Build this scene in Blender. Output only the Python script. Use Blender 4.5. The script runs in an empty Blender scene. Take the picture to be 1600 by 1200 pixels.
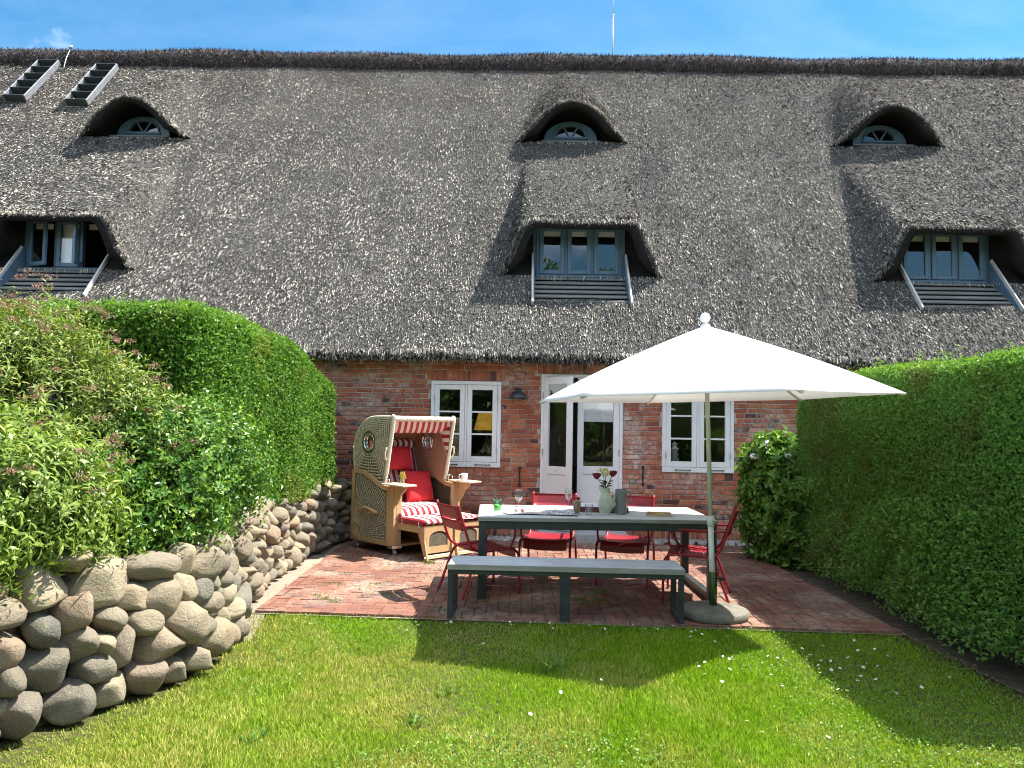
import bpy, bmesh, math, random
import numpy as np
from mathutils import Vector, Matrix

random.seed(7)
rng = np.random.default_rng(7)
R = math.radians
PI = math.pi
scene = bpy.context.scene
COL = scene.collection

# ------------------------------------------------------------------ camera
cam_d = bpy.data.cameras.new('camera')
cam_d.sensor_width = 36.0
cam_d.lens = 36.0 * 1180 / 1600
cam_d.clip_start = 0.05
cam_d.clip_end = 2000
cam = bpy.data.objects.new('camera', cam_d)
COL.objects.link(cam)
p_, y_, r_ = R(2.9), R(0.8), R(1.0)
fw = Vector((-math.sin(y_) * math.cos(p_), math.cos(y_) * math.cos(p_), math.sin(p_)))
rt = Vector((math.cos(y_), math.sin(y_), 0))
up = rt.cross(fw)
rt2 = rt * math.cos(r_) + up * math.sin(r_)
up2 = -rt * math.sin(r_) + up * math.cos(r_)
cam.matrix_world = Matrix(((rt2.x, up2.x, -fw.x, 0), (rt2.y, up2.y, -fw.y, 0), (rt2.z, up2.z, -fw.z, 1.625), (0, 0, 0, 1)))
scene.camera = cam

# ------------------------------------------------------------------ sky, sun, exposure
SUN = Vector((1.15, 0.28, 1.86)).normalized()
world = bpy.data.worlds.new('World')
scene.world = world
world.use_nodes = True
wt = world.node_tree
wt.nodes.clear()
sky = wt.nodes.new('ShaderNodeTexSky')
sky.sky_type = 'NISHITA'
sky.sun_disc = False
sky.sun_elevation = math.asin(SUN.z)
sky.sun_rotation = math.atan2(SUN.x, SUN.y)
sky.air_density = 1.0
sky.dust_density = 0.4
sky.ozone_density = 3.0
wtc = wt.nodes.new('ShaderNodeTexCoord')
wmap = wt.nodes.new('ShaderNodeMapping')
wmap.inputs['Location'].default_value = (2.215, 0.254, -1.898)
wmap.inputs['Rotation'].default_value = (0, 0, R(25))
wmap.inputs['Scale'].default_value = (1.0, 1.5, 2.2)
wn = wt.nodes.new('ShaderNodeTexNoise')
wn.inputs['Scale'].default_value = 1.15
wn.inputs['Detail'].default_value = 8
wn.inputs['Roughness'].default_value = 0.58
wn.inputs['Distortion'].default_value = 0.35
wr = wt.nodes.new('ShaderNodeValToRGB')
wr.color_ramp.elements[0].position = 0.46
wr.color_ramp.elements[0].color = (0, 0, 0, 1)
wr.color_ramp.elements[1].position = 0.80
wr.color_ramp.elements[1].color = (0.9, 0.9, 0.9, 1)
whs = wt.nodes.new('ShaderNodeHueSaturation')
whs.inputs['Saturation'].default_value = 1.3
whs.inputs['Hue'].default_value = 0.487
wm = wt.nodes.new('ShaderNodeMix')
wm.data_type = 'RGBA'
wm.inputs[7].default_value = (27.0, 27.3, 27.8, 1)  # bright clouds, added mostly out of view as ambient fill light
wb = wt.nodes.new('ShaderNodeBackground')
wb.inputs['Strength'].default_value = 0.06
wo = wt.nodes.new('ShaderNodeOutputWorld')
wt.links.new(wtc.outputs['Generated'], wmap.inputs['Vector'])
wt.links.new(wmap.outputs['Vector'], wn.inputs['Vector'])
wt.links.new(wn.outputs['Fac'], wr.inputs['Fac'])
wt.links.new(wr.outputs['Color'], wm.inputs[0])
wt.links.new(sky.outputs['Color'], whs.inputs['Color'])
wmap2 = wt.nodes.new('ShaderNodeMapping')
wmap2.inputs['Location'].default_value = (0.4, 0.0, 0.1)
wmap2.inputs['Rotation'].default_value = (R(20), R(35), R(30))
wmap2.inputs['Scale'].default_value = (1.0, 3.2, 4.0)
wn2 = wt.nodes.new('ShaderNodeTexNoise')
wn2.inputs['Scale'].default_value = 1.6
wn2.inputs['Detail'].default_value = 8
wn2.inputs['Roughness'].default_value = 0.62
wn2.inputs['Distortion'].default_value = 0.6
wr2 = wt.nodes.new('ShaderNodeValToRGB')
wr2.color_ramp.elements[0].position = 0.40
wr2.color_ramp.elements[0].color = (0, 0, 0, 1)
wr2.color_ramp.elements[1].position = 0.80
wr2.color_ramp.elements[1].color = (0.045, 0.045, 0.045, 1)
wm2 = wt.nodes.new('ShaderNodeMix')
wm2.data_type = 'RGBA'
wm2.inputs[7].default_value = (22.0, 22.5, 23.0, 1)
wt.links.new(wtc.outputs['Generated'], wmap2.inputs['Vector'])
wt.links.new(wmap2.outputs['Vector'], wn2.inputs['Vector'])
wt.links.new(wn2.outputs['Fac'], wr2.inputs['Fac'])
wt.links.new(wr2.outputs['Color'], wm2.inputs[0])
wt.links.new(whs.outputs['Color'], wm2.inputs[6])
wt.links.new(wm2.outputs[2], wm.inputs[6])
wt.links.new(wm.outputs[2], wb.inputs['Color'])
wt.links.new(wb.outputs['Background'], wo.inputs['Surface'])

sun_d = bpy.data.lights.new('sun', 'SUN')
sun_d.energy = 3.7
sun_d.angle = R(0.5)
sun_d.color = (1.0, 0.95, 0.87)
sun = bpy.data.objects.new('sun', sun_d)
COL.objects.link(sun)
sun.rotation_euler = SUN.to_track_quat('Z', 'Y').to_euler()
sun.location = SUN * 60

vs = scene.view_settings
vs.view_transform = 'Standard'
vs.look = 'None'
vs.gamma = 1
vs.use_curve_mapping = False
vs.exposure = 1.95
scene.cycles.filter_width = 1.05
scene.cycles.max_bounces = 8
scene.cycles.transparent_max_bounces = 16
scene.cycles.caustics_reflective = False
scene.cycles.caustics_refractive = False


# ------------------------------------------------------------------ materials
class NT:
    def __init__(s, name):
        s.m = bpy.data.materials.new(name)
        s.m.use_nodes = True
        s.t = s.m.node_tree
        s.t.nodes.clear()
        s.out = s.n('ShaderNodeOutputMaterial')
        s._pos = None

    def n(s, typ, **kw):
        nd = s.t.nodes.new(typ)
        for k, v in kw.items():
            setattr(nd, k, v)
        return nd

    def l(s, a, b):
        s.t.links.new(a, b)

    def put(s, sock, v):
        if v is None:
            return
        if hasattr(v, 'is_output'):
            s.l(v, sock)
        elif isinstance(v, (tuple, list)) and len(v) == 3 and sock.type == 'RGBA':
            sock.default_value = (*v, 1)
        else:
            sock.default_value = v

    def coord(s, which='Object'):
        if which == 'World':
            return s.n('ShaderNodeNewGeometry').outputs['Position']
        return s.n('ShaderNodeTexCoord').outputs[which]

    def mapping(s, v, scale=(1, 1, 1), rot=(0, 0, 0), loc=(0, 0, 0)):
        m = s.n('ShaderNodeMapping')
        s.l(v, m.inputs[0])
        m.inputs['Location'].default_value = loc
        m.inputs['Rotation'].default_value = rot
        m.inputs['Scale'].default_value = scale
        return m.outputs[0]

    def noise(s, v, scale=5, detail=4, rough=0.55, dist=0.0):
        n = s.n('ShaderNodeTexNoise')
        s.l(v, n.inputs['Vector'])
        n.inputs['Scale'].default_value = scale
        n.inputs['Detail'].default_value = detail
        n.inputs['Roughness'].default_value = rough
        n.inputs['Distortion'].default_value = dist
        return n.outputs['Fac']

    def ramp(s, f, stops, interp='LINEAR'):
        r = s.n('ShaderNodeValToRGB')
        r.color_ramp.interpolation = interp
        e = r.color_ramp.elements
        while len(e) < len(stops):
            e.new(0.5)
        for i, (p, c) in enumerate(stops):
            e[i].position = p
            if not isinstance(c, (tuple, list)):
                c = (c, c, c)
            e[i].color = (*c, 1)
        s.l(f, r.inputs['Fac'])
        return r.outputs['Color']

    def mix(s, f, a, b, mode='MIX'):
        m = s.n('ShaderNodeMix', data_type='RGBA', blend_type=mode)
        s.put(m.inputs[0], f)
        s.put(m.inputs[6], a)
        s.put(m.inputs[7], b)
        return m.outputs[2]

    def math(s, op, a, b=0.0, c=0.0):
        m = s.n('ShaderNodeMath', operation=op)
        s.put(m.inputs[0], a)
        s.put(m.inputs[1], b)
        s.put(m.inputs[2], c)
        return m.outputs[0]

    def rnd(s):
        """one random number per piece: object and island together"""
        a = s.n('ShaderNodeObjectInfo').outputs['Random']
        b = s.n('ShaderNodeNewGeometry').outputs['Random Per Island']
        return s.math('FRACT', s.math('ADD', s.math('MULTIPLY', a, 3.7), s.math('MULTIPLY', b, 1.0)))

    def bump(s, h, strength=0.3, dist=0.01, normal=None):
        b = s.n('ShaderNodeBump')
        b.inputs['Strength'].default_value = strength
        b.inputs['Distance'].default_value = dist
        s.l(h, b.inputs['Height'])
        if normal:
            s.l(normal, b.inputs['Normal'])
        return b.outputs['Normal']

    def principled(s, color, rough=0.6, metal=0.0, normal=None, spec=None, **kw):
        p = s.n('ShaderNodeBsdfPrincipled')
        s.put(p.inputs['Base Color'], color)
        s.put(p.inputs['Roughness'], rough)
        s.put(p.inputs['Metallic'], metal)
        if spec is not None:
            p.inputs['Specular IOR Level'].default_value = spec
        if normal:
            s.l(normal, p.inputs['Normal'])
        for k, v in kw.items():
            s.put(p.inputs[k.replace('_', ' ')], v)
        return p.outputs[0]

    def done(s, sh):
        s.l(sh, s.out.inputs['Surface'])
        return s.m


def plain(name, c, rough=0.6, metal=0.0, var=0.15, scale=12, bump=0.0, spec=None, coord='Object'):
    t = NT(name)
    v = t.coord(coord)
    f = t.noise(v, scale, 5, 0.6)
    lo = tuple(x * (1 - var) for x in c)
    hi = tuple(min(1, x * (1 + var)) for x in c)
    col = t.ramp(f, [(0.3, lo), (0.7, hi)])
    rr = t.ramp(t.noise(v, scale * 2.3, 3), [(0.3, max(0.02, rough - 0.08)), (0.7, min(1, rough + 0.08))])
    nm = t.bump(t.noise(v, scale * 4, 4), bump, 0.004) if bump else None
    return t.done(t.principled(col, rr, metal, nm, spec))


def leaf_mat(name, stops, trans=0.35, gloss=0.45, pos_tint=None, spec=0.4):
    t = NT(name)
    r = t.n('ShaderNodeNewGeometry').outputs['Random Per Island']
    col = t.ramp(r, stops)
    if pos_tint:
        sc, lo, hi, tint = pos_tint
        f = t.ramp(t.noise(t.coord('World'), sc, 3), [(lo, 0.0), (hi, 1.0)])
        col = t.mix(f, col, tint)
    a = t.principled(col, gloss, 0.0, None, spec)
    b = t.n('ShaderNodeBsdfTranslucent')
    t.l(t.mix(1.0, col, (1.0, 1.0, 0.45), 'MULTIPLY'), b.inputs['Color'])
    m = t.n('ShaderNodeMixShader')
    m.inputs[0].default_value = trans
    t.l(a, m.inputs[1])
    t.l(b.outputs[0], m.inputs[2])
    return t.done(m.outputs[0])


def glass_mat(name, tint=(1, 1, 1), rough=0.0, refl=1.0):
    t = NT(name)
    lw = t.n('ShaderNodeLayerWeight')
    lw.inputs['Blend'].default_value = 0.5
    f = t.math('MINIMUM', t.math('MULTIPLY', t.math('ADD', t.math('MULTIPLY', t.math('POWER', lw.outputs['Facing'], 5.0), 0.96), 0.042), 1.9 * refl), 1.0)
    g = t.n('ShaderNodeBsdfGlossy')
    g.inputs['Roughness'].default_value = rough
    nz = t.bump(t.noise(t.coord('World'), 2.2, 1), 0.06, 0.02)
    t.l(nz, g.inputs['Normal'])
    tr = t.n('ShaderNodeBsdfTransparent')
    tr.inputs[0].default_value = (*tint, 1)
    m = t.n('ShaderNodeMixShader')
    t.l(f, m.inputs[0])
    t.l(tr.outputs[0], m.inputs[1])
    t.l(g.outputs[0], m.inputs[2])
    return t.done(m.outputs[0])


def mat_brick(name, stops, mortar_tint, spots, wscale=1.6):
    t = NT(name)
    w = t.coord('World')
    c = t.ramp(t.rnd(), stops, 'CONSTANT')
    c = t.mix(0.35, c, t.ramp(t.rnd(), stops))
    f1 = t.noise(w, 26, 5, 0.65)
    c = t.mix(t.ramp(f1, [(0.35, 0.0), (0.75, 0.55)]), c, t.mix(1.0, c, (0.45, 0.42, 0.42), 'MULTIPLY'))
    f2 = t.noise(w, wscale, 6, 0.72, 0.4)
    f3 = t.noise(w, 19, 5, 0.7)
    patch = t.math('MULTIPLY', t.ramp(f2, [(spots[0], 0.0), (spots[1], 1.0)]), t.ramp(f3, [(0.37, 0.0), (0.57, 0.9)]))
    c = t.mix(patch, c, mortar_tint)
    nm = t.bump(t.noise(w, 60, 5, 0.7), 0.5, 0.006)
    return t.done(t.principled(c, 0.88, 0, nm, 0.2))


M = {}
M['brick'] = mat_brick('brick', [(0.0, (0.46, 0.14, 0.075)), (0.2, (0.36, 0.105, 0.062)), (0.4, (0.52, 0.185, 0.095)), (0.58, (0.42, 0.13, 0.08)),
                                 (0.72, (0.28, 0.085, 0.06)), (0.84, (0.56, 0.23, 0.12)), (0.93, (0.13, 0.06, 0.055))], (0.60, 0.52, 0.46), (0.50, 0.67))
M['paver'] = mat_brick('paver', [(0.0, (0.225, 0.104, 0.072)), (0.2, (0.185, 0.086, 0.062)), (0.4, (0.25, 0.12, 0.082)), (0.6, (0.18, 0.088, 0.068)),
                                 (0.75, (0.225, 0.108, 0.076)), (0.9, (0.165, 0.095, 0.078))], (0.40, 0.335, 0.26), (0.47, 0.68), 1.1)


def mat_mortar():
    t = NT('mortar')
    w = t.coord('World')
    c = t.ramp(t.noise(w, 3.0, 6, 0.7), [(0.3, (0.34, 0.285, 0.245)), (0.7, (0.54, 0.48, 0.43))])
    return t.done(t.principled(c, 0.95, 0, t.bump(t.noise(w, 70, 4), 0.5, 0.005), 0.1))


M['mortar'] = mat_mortar()


def mat_thatch():
    t = NT('thatch')
    w = t.coord('World')
    v = t.mapping(w, (46, 30, 30))
    a = t.noise(v, 1.0, 5, 0.7, 0.3)
    c = t.ramp(a, [(0.30, (0.024, 0.023, 0.022)), (0.48, (0.085, 0.082, 0.076)), (0.62, (0.20, 0.193, 0.178)), (0.78, (0.36, 0.345, 0.315))])
    big = t.noise(w, 0.7, 5, 0.6)
    c = t.mix(1.0, c, t.ramp(big, [(0.3, (0.62, 0.62, 0.66)), (0.7, (1.0, 1.0, 1.0))]), 'MULTIPLY')
    return t.done(t.principled(c, 0.95, 0, t.bump(a, 1.0, 0.04), 0.08))


def mat_reed(name, stops, bigdark=(0.58, 0.59, 0.62)):
    t = NT(name)
    w = t.coord('World')
    r = t.n('ShaderNodeNewGeometry').outputs['Random Per Island']
    c = t.ramp(r, stops)
    big = t.noise(w, 0.8, 6, 0.65, 0.6)
    c = t.mix(1.0, c, t.ramp(big, [(0.33, bigdark), (0.56, (1.0, 1.0, 1.0))]), 'MULTIPLY')
    mid = t.noise(w, 5.0, 4, 0.6)
    c = t.mix(1.0, c, t.ramp(mid, [(0.36, (0.58, 0.58, 0.60)), (0.6, (1.0, 1.0, 1.0))]), 'MULTIPLY')
    tuft_ = t.noise(t.mapping(w, (36, 10, 10)), 1.0, 3, 0.65)
    c = t.mix(1.0, c, t.ramp(tuft_, [(0.38, (0.13, 0.13, 0.135)), (0.48, (0.68, 0.67, 0.645)), (0.60, (1.6, 1.56, 1.48))]), 'MULTIPLY')
    run = t.noise(t.mapping(w, (2.6, 0.28, 0.28)), 1.0, 4, 0.6)
    c = t.mix(1.0, c, t.ramp(run, [(0.36, (0.66, 0.64, 0.62)), (0.6, (1.0, 0.99, 0.97))]), 'MULTIPLY')
    sz = t.n('ShaderNodeSeparateXYZ')
    t.l(w, sz.inputs[0])
    hi = t.math('MULTIPLY', t.ramp(t.math('DIVIDE', sz.outputs['Z'], 10.0), [(0.62, 0.0), (0.92, 1.0)]), t.ramp(t.noise(w, 1.3, 5, 0.65), [(0.42, 0.0), (0.62, 0.55)]))
    c = t.mix(hi, c, t.mix(1.0, c, (0.86, 0.66, 0.50), 'MULTIPLY'))
    return t.done(t.principled(c, 0.85, 0, None, 0.15))


M['thatch'] = mat_thatch()
M['cut'] = plain('cut_reed_ends_shaded', (0.018, 0.0165, 0.016), 0.95, 0, 0.4, 26, 0.8, 0.05)  # weathered cut ends, with the shade of the openings put into the colour
M['reed'] = mat_reed('reed', [(0.0, (0.11, 0.106, 0.100)), (0.30, (0.25, 0.24, 0.222)), (0.6, (0.43, 0.415, 0.375)), (0.85, (0.60, 0.58, 0.525)), (1.0, (0.70, 0.675, 0.61))])
M['heather'] = mat_reed('heather', [(0.0, (0.05, 0.043, 0.047)), (0.5, (0.15, 0.128, 0.130)), (1.0, (0.36, 0.32, 0.29))], (0.7, 0.7, 0.7))
M['heather_core'] = plain('heather_core', (0.04, 0.031, 0.035), 0.95, 0, 0.5, 30, 0.8)


def mat_wood(name, c1, c2, axis='X', rough=0.6, grain=1.0):
    t = NT(name)
    o = t.coord('Object')
    sc = {'X': (1.5, 30, 30), 'Y': (30, 1.5, 30), 'Z': (30, 30, 1.5)}[axis]
    off = t.n('ShaderNodeObjectInfo').outputs['Random']
    comb = t.n('ShaderNodeVectorMath', operation='SCALE')
    comb.inputs[0].default_value = (3.1, 5.7, 9.3)
    t.l(off, comb.inputs['Scale'])
    ad = t.n('ShaderNodeVectorMath', operation='ADD')
    t.l(o, ad.inputs[0])
    t.l(comb.outputs[0], ad.inputs[1])
    v = t.mapping(ad.outputs[0], sc)
    f = t.noise(v, 1.6, 6, 0.65, 0.4)
    c = t.ramp(f, [(0.25, c1), (0.75, c2)])
    big = t.noise(o, 3.0, 4)
    c = t.mix(1.0, c, t.ramp(big, [(0.3, (0.8, 0.8, 0.8)), (0.7, (1.0, 1.0, 1.0))]), 'MULTIPLY')
    return t.done(t.principled(c, rough, 0, t.bump(f, 0.25 * grain, 0.004), 0.3))


M['greyplank'] = mat_wood('weathered_plank', (0.44, 0.44, 0.44), (0.72, 0.72, 0.71), 'X', 0.7)
M['benchplank'] = mat_wood('bench_plank', (0.36, 0.38, 0.41), (0.62, 0.64, 0.66), 'X', 0.7)
M['tableside'] = mat_wood('plank_edge', (0.20, 0.20, 0.17), (0.36, 0.36, 0.31), 'X', 0.75)
M['steel'] = plain('anthracite_steel', (0.030, 0.038, 0.040), 0.45, 0.2, 0.25, 9, 0.05)
M['teak'] = mat_wood('teak', (0.42, 0.26, 0.13), (0.60, 0.40, 0.215), 'Z', 0.55)
M['teakx'] = mat_wood('teak_long', (0.42, 0.26, 0.13), (0.60, 0.40, 0.215), 'X', 0.55)
M['palewood'] = mat_wood('pale_wood', (0.58, 0.47, 0.31), (0.74, 0.64, 0.46), 'Y', 0.6)
M['roofplank'] = mat_wood('silvered_board', (0.13, 0.13, 0.13), (0.29, 0.29, 0.28), 'X', 0.8)
M['roofplankpale'] = mat_wood('pale_board', (0.42, 0.41, 0.39), (0.62, 0.61, 0.58), 'Y', 0.8)
M['white'] = plain('white_paint', (0.78, 0.78, 0.78), 0.4, 0, 0.04, 6, 0.03)
M['blue'] = plain('blue_grey_paint', (0.088, 0.150, 0.215), 0.5, 0, 0.12, 8, 0.05)
M['black'] = plain('black_iron', (0.02, 0.02, 0.022), 0.5, 0.3, 0.2, 20)
M['lampblack'] = plain('dark_enamel', (0.030, 0.034, 0.040), 0.4, 0.0, 0.15, 10)
M['glass'] = glass_mat('window_glass', (0.93, 0.95, 0.95), 0.0, 1.7)
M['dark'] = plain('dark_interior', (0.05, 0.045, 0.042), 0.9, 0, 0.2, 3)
M['plaster'] = plain('room_plaster', (0.55, 0.52, 0.48), 0.9, 0, 0.1, 3)
M['red'] = plain('red_paint', (0.27, 0.012, 0.022), 0.40, 0, 0.08, 14, 0.02)
M['canvas'] = None
M['polegreen'] = plain('sage_pole', (0.60, 0.61, 0.53), 0.4, 0.1, 0.06, 8)
M['tube'] = plain('green_steel', (0.075, 0.11, 0.045), 0.3, 0.7, 0.2, 10)
M['chrome'] = plain('chrome', (0.75, 0.75, 0.75), 0.15, 1.0, 0.05, 10)
M['ladder'] = plain('weathered_metal', (0.17, 0.18, 0.20), 0.55, 0.2, 0.2, 10)
M['grey_metal'] = plain('galvanised', (0.48, 0.50, 0.53), 0.45, 0.5, 0.12, 12)


def mat_canvas():
    t = NT('canvas')
    v = t.coord('Object')
    f = t.noise(v, 5, 4)
    c = t.ramp(f, [(0.3, (0.80, 0.80, 0.78)), (0.7, (0.86, 0.86, 0.84))])
    wv = t.noise(t.mapping(v, (260, 260, 260)), 1, 2)
    a = t.principled(c, 0.85, 0, t.bump(wv, 0.15, 0.002), 0.15)
    b = t.n('ShaderNodeBsdfTranslucent')
    b.inputs['Color'].default_value = (0.85, 0.85, 0.83, 1)
    m = t.n('ShaderNodeMixShader')
    m.inputs[0].default_value = 0.30
    t.l(a, m.inputs[1])
    t.l(b.outputs[0], m.inputs[2])
    return t.done(m.outputs[0])


M['canvas'] = mat_canvas()


def mat_concrete():
    t = NT('concrete')
    v = t.coord('Object')
    f = t.noise(v, 9, 7, 0.7)
    c = t.ramp(f, [(0.3, (0.10, 0.096, 0.075)), (0.7, (0.215, 0.205, 0.165))])
    sp = t.noise(v, 90, 3)
    c = t.mix(t.ramp(sp, [(0.55, 0.0), (0.7, 0.6)]), c, (0.17, 0.16, 0.13))
    return t.done(t.principled(c, 0.92, 0, t.bump(sp, 0.5, 0.006), 0.15))


M['concrete'] = mat_concrete()
M['stepstone'] = plain('step_stone', (0.34, 0.35, 0.36), 0.8, 0, 0.15, 14, 0.2)


def mat_stone():
    t = NT('fieldstone')
    v = t.coord('Object')
    r = t.n('ShaderNodeObjectInfo').outputs['Random']
    base = t.ramp(r, [(0.0, (0.36, 0.29, 0.185)), (0.16, (0.20, 0.185, 0.15)), (0.32, (0.42, 0.33, 0.21)), (0.48, (0.155, 0.15, 0.13)), (0.62, (0.38, 0.28, 0.19)), (0.78, (0.27, 0.24, 0.175)), (0.92, (0.45, 0.37, 0.245))])
    sp = t.noise(t.mapping(v, (1, 1, 1)), 17, 6, 0.8)
    c = t.mix(t.ramp(sp, [(0.52, 0.0), (0.66, 0.75)]), base, (0.13, 0.12, 0.11))
    sp2 = t.noise(v, 26, 4, 0.7)
    c = t.mix(t.ramp(sp2, [(0.58, 0.0), (0.68, 0.6)]), c, (0.55, 0.52, 0.46))
    li = t.noise(t.coord('World'), 5.5, 5, 0.65)
    c = t.mix(t.ramp(li, [(0.52, 0.0), (0.68, 0.6)]), c, (0.30, 0.29, 0.20))
    h = t.noise(v, 5, 9, 0.75)
    return t.done(t.principled(c, 0.92, 0, t.bump(h, 0.8, 0.05), 0.12))


M['stone'] = mat_stone()


def mat_soil(name, c1, c2, sc=18):
    t = NT(name)
    w = t.coord('World')
    f = t.noise(w, sc, 8, 0.75)
    c = t.ramp(f, [(0.3, c1), (0.7, c2)])
    big = t.noise(w, 1.3, 4)
    c = t.mix(1.0, c, t.ramp(big, [(0.3, (0.75, 0.75, 0.75)), (0.7, (1, 1, 1))]), 'MULTIPLY')
    return t.done(t.principled(c, 0.97, 0, t.bump(f, 0.9, 0.03), 0.1))


M['soil'] = mat_soil('soil', (0.07, 0.055, 0.04), (0.20, 0.165, 0.125))
M['sand'] = mat_soil('sand', (0.26, 0.22, 0.16), (0.46, 0.40, 0.31), 30)
M['turf'] = mat_soil('turf', (0.045, 0.06, 0.016), (0.15, 0.135, 0.06), 22)


def mat_grass():
    t = NT('grass')
    w = t.coord('World')
    g = t.n('ShaderNodeNewGeometry')
    r = g.outputs['Random Per Island']
    green = t.ramp(r, [(0.0, (0.14, 0.29, 0.012)), (0.4, (0.23, 0.41, 0.018)), (0.75, (0.32, 0.49, 0.028)), (1.0, (0.42, 0.54, 0.05))])
    dry = t.ramp(r, [(0.0, (0.34, 0.36, 0.06)), (0.5, (0.54, 0.50, 0.14)), (1.0, (0.66, 0.58, 0.25))])
    n1 = t.noise(w, 1.15, 6, 0.68, 0.6)
    sx = t.n('ShaderNodeSeparateXYZ')
    t.l(w, sx.inputs[0])
    n1 = t.math('SUBTRACT', n1, t.math('ADD', t.math('MULTIPLY', t.math('ADD', sx.outputs[0], 0.1), 0.034), t.math('MULTIPLY', t.math('SUBTRACT', sx.outputs[1], 4.9), 0.03)))
    f = t.ramp(n1, [(0.42, 0.0), (0.62, 0.85)])
    f = t.math('MULTIPLY', f, t.ramp(r, [(0.15, 0.2), (0.5, 1.0)]))
    c = t.mix(f, green, dry)
    a = t.principled(c, 0.75, 0, None, 0.12)
    b = t.n('ShaderNodeBsdfTranslucent')
    t.l(t.mix(1.0, c, (1.0, 1.0, 0.5), 'MULTIPLY'), b.inputs['Color'])
    m = t.n('ShaderNodeMixShader')
    m.inputs[0].default_value = 0.4
    t.l(a, m.inputs[1])
    t.l(b.outputs[0], m.inputs[2])
    return t.done(m.outputs[0])


M['grass'] = mat_grass()
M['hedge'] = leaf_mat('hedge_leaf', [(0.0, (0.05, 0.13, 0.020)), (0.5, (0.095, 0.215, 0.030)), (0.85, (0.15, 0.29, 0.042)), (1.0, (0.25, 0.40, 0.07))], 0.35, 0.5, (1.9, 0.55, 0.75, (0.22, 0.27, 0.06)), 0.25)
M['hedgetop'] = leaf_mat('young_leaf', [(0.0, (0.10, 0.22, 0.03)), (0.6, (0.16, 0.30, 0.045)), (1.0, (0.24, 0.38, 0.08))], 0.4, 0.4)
M['hedge_r'] = leaf_mat('hedge_leaf_dark', [(0.0, (0.10, 0.23, 0.055)), (0.5, (0.16, 0.32, 0.07)), (1.0, (0.23, 0.40, 0.09))], 0.4, 0.5, (1.7, 0.52, 0.72, (0.17, 0.20, 0.06)), 0.25)
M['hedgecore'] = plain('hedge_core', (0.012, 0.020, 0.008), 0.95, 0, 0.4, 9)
M['spirea'] = leaf_mat('spiraea_leaf', [(0.0, (0.09, 0.15, 0.022)), (0.45, (0.15, 0.225, 0.035)), (0.8, (0.22, 0.29, 0.055)), (1.0, (0.32, 0.32, 0.07))], 0.35, 0.42)
M['spirea2'] = leaf_mat('spiraea_leaf_bright', [(0.0, (0.10, 0.18, 0.024)), (0.5, (0.18, 0.28, 0.04)), (1.0, (0.30, 0.38, 0.08))], 0.4, 0.42)
M['rose'] = leaf_mat('rose_leaf', [(0.0, (0.05, 0.135, 0.022)), (0.5, (0.095, 0.215, 0.034)), (0.85, (0.17, 0.30, 0.048)), (1.0, (0.30, 0.38, 0.07))], 0.32, 0.34, None, 0.45)
M['hydr'] = leaf_mat('hydrangea_leaf', [(0.0, (0.08, 0.18, 0.03)), (0.6, (0.14, 0.27, 0.045)), (1.0, (0.22, 0.36, 0.07))], 0.35, 0.4)
M['flowerhead'] = leaf_mat('faded_flower', [(0.0, (0.22, 0.105, 0.085)), (0.5, (0.32, 0.175, 0.145)), (1.0, (0.40, 0.27, 0.20))], 0.2, 0.7)
M['flowerred'] = leaf_mat('red_flower', [(0.0, (0.45, 0.02, 0.04)), (1.0, (0.6, 0.06, 0.10))], 0.3, 0.5)
M['twig'] = plain('twig', (0.10, 0.065, 0.04), 0.9, 0, 0.3, 30)
M['bark'] = plain('bark', (0.13, 0.10, 0.075), 0.95, 0, 0.3, 14, 0.6)
M['weed'] = leaf_mat('weed_leaf', [(0.0, (0.10, 0.20, 0.03)), (1.0, (0.20, 0.32, 0.06))], 0.35, 0.45)
M['petal'] = plain('white_petal', (0.82, 0.82, 0.80), 0.6, 0, 0.04, 20)
M['yellow'] = plain('yellow_centre', (0.60, 0.42, 0.04), 0.7, 0, 0.15, 40)


# ------------------------------------------------------------------ mesh helpers
def link(name, me, mats, parent=None):
    o = bpy.data.objects.new(name, me)
    COL.objects.link(o)
    if not isinstance(mats, (list, tuple)):
        mats = [mats]
    for m in mats:
        if m is not None and len(me.materials) < len(mats):
            me.materials.append(m)
    if parent is not None:
        o.parent = parent
    return o


def np_mesh(name, V, faces, mats, parent=None, smooth=False, matidx=None):
    """faces: list of (n,k) int arrays"""
    me = bpy.data.meshes.new(name)
    V = np.ascontiguousarray(V, dtype=np.float32)
    if isinstance(faces, np.ndarray):
        faces = [faces]
    faces = [f for f in faces if len(f)]
    tot = sum(f.shape[0] for f in faces)
    loops = np.concatenate([f.reshape(-1) for f in faces]).astype(np.int32)
    starts = []
    s = 0
    for f in faces:
        starts.append(np.arange(f.shape[0], dtype=np.int32) * f.shape[1] + s)
        s += f.size
    starts = np.concatenate(starts).astype(np.int32)
    me.vertices.add(len(V))
    me.vertices.foreach_set('co', V.reshape(-1))
    me.loops.add(len(loops))
    me.loops.foreach_set('vertex_index', loops)
    me.polygons.add(tot)
    me.polygons.foreach_set('loop_start', starts)
    if matidx is not None:
        me.polygons.foreach_set('material_index', np.asarray(matidx, dtype=np.int32))
    me.polygons.foreach_set('use_smooth', np.full(tot, bool(smooth)))
    me.update(calc_edges=True)
    me.validate()
    return link(name, me, mats, parent)


def tag(o, label=None, cat=None, group=None, kind=None):
    if label:
        o['label'] = label
    if cat:
        o['category'] = cat
    if group:
        o['group'] = group
    if kind:
        o['kind'] = kind
    return o


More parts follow.
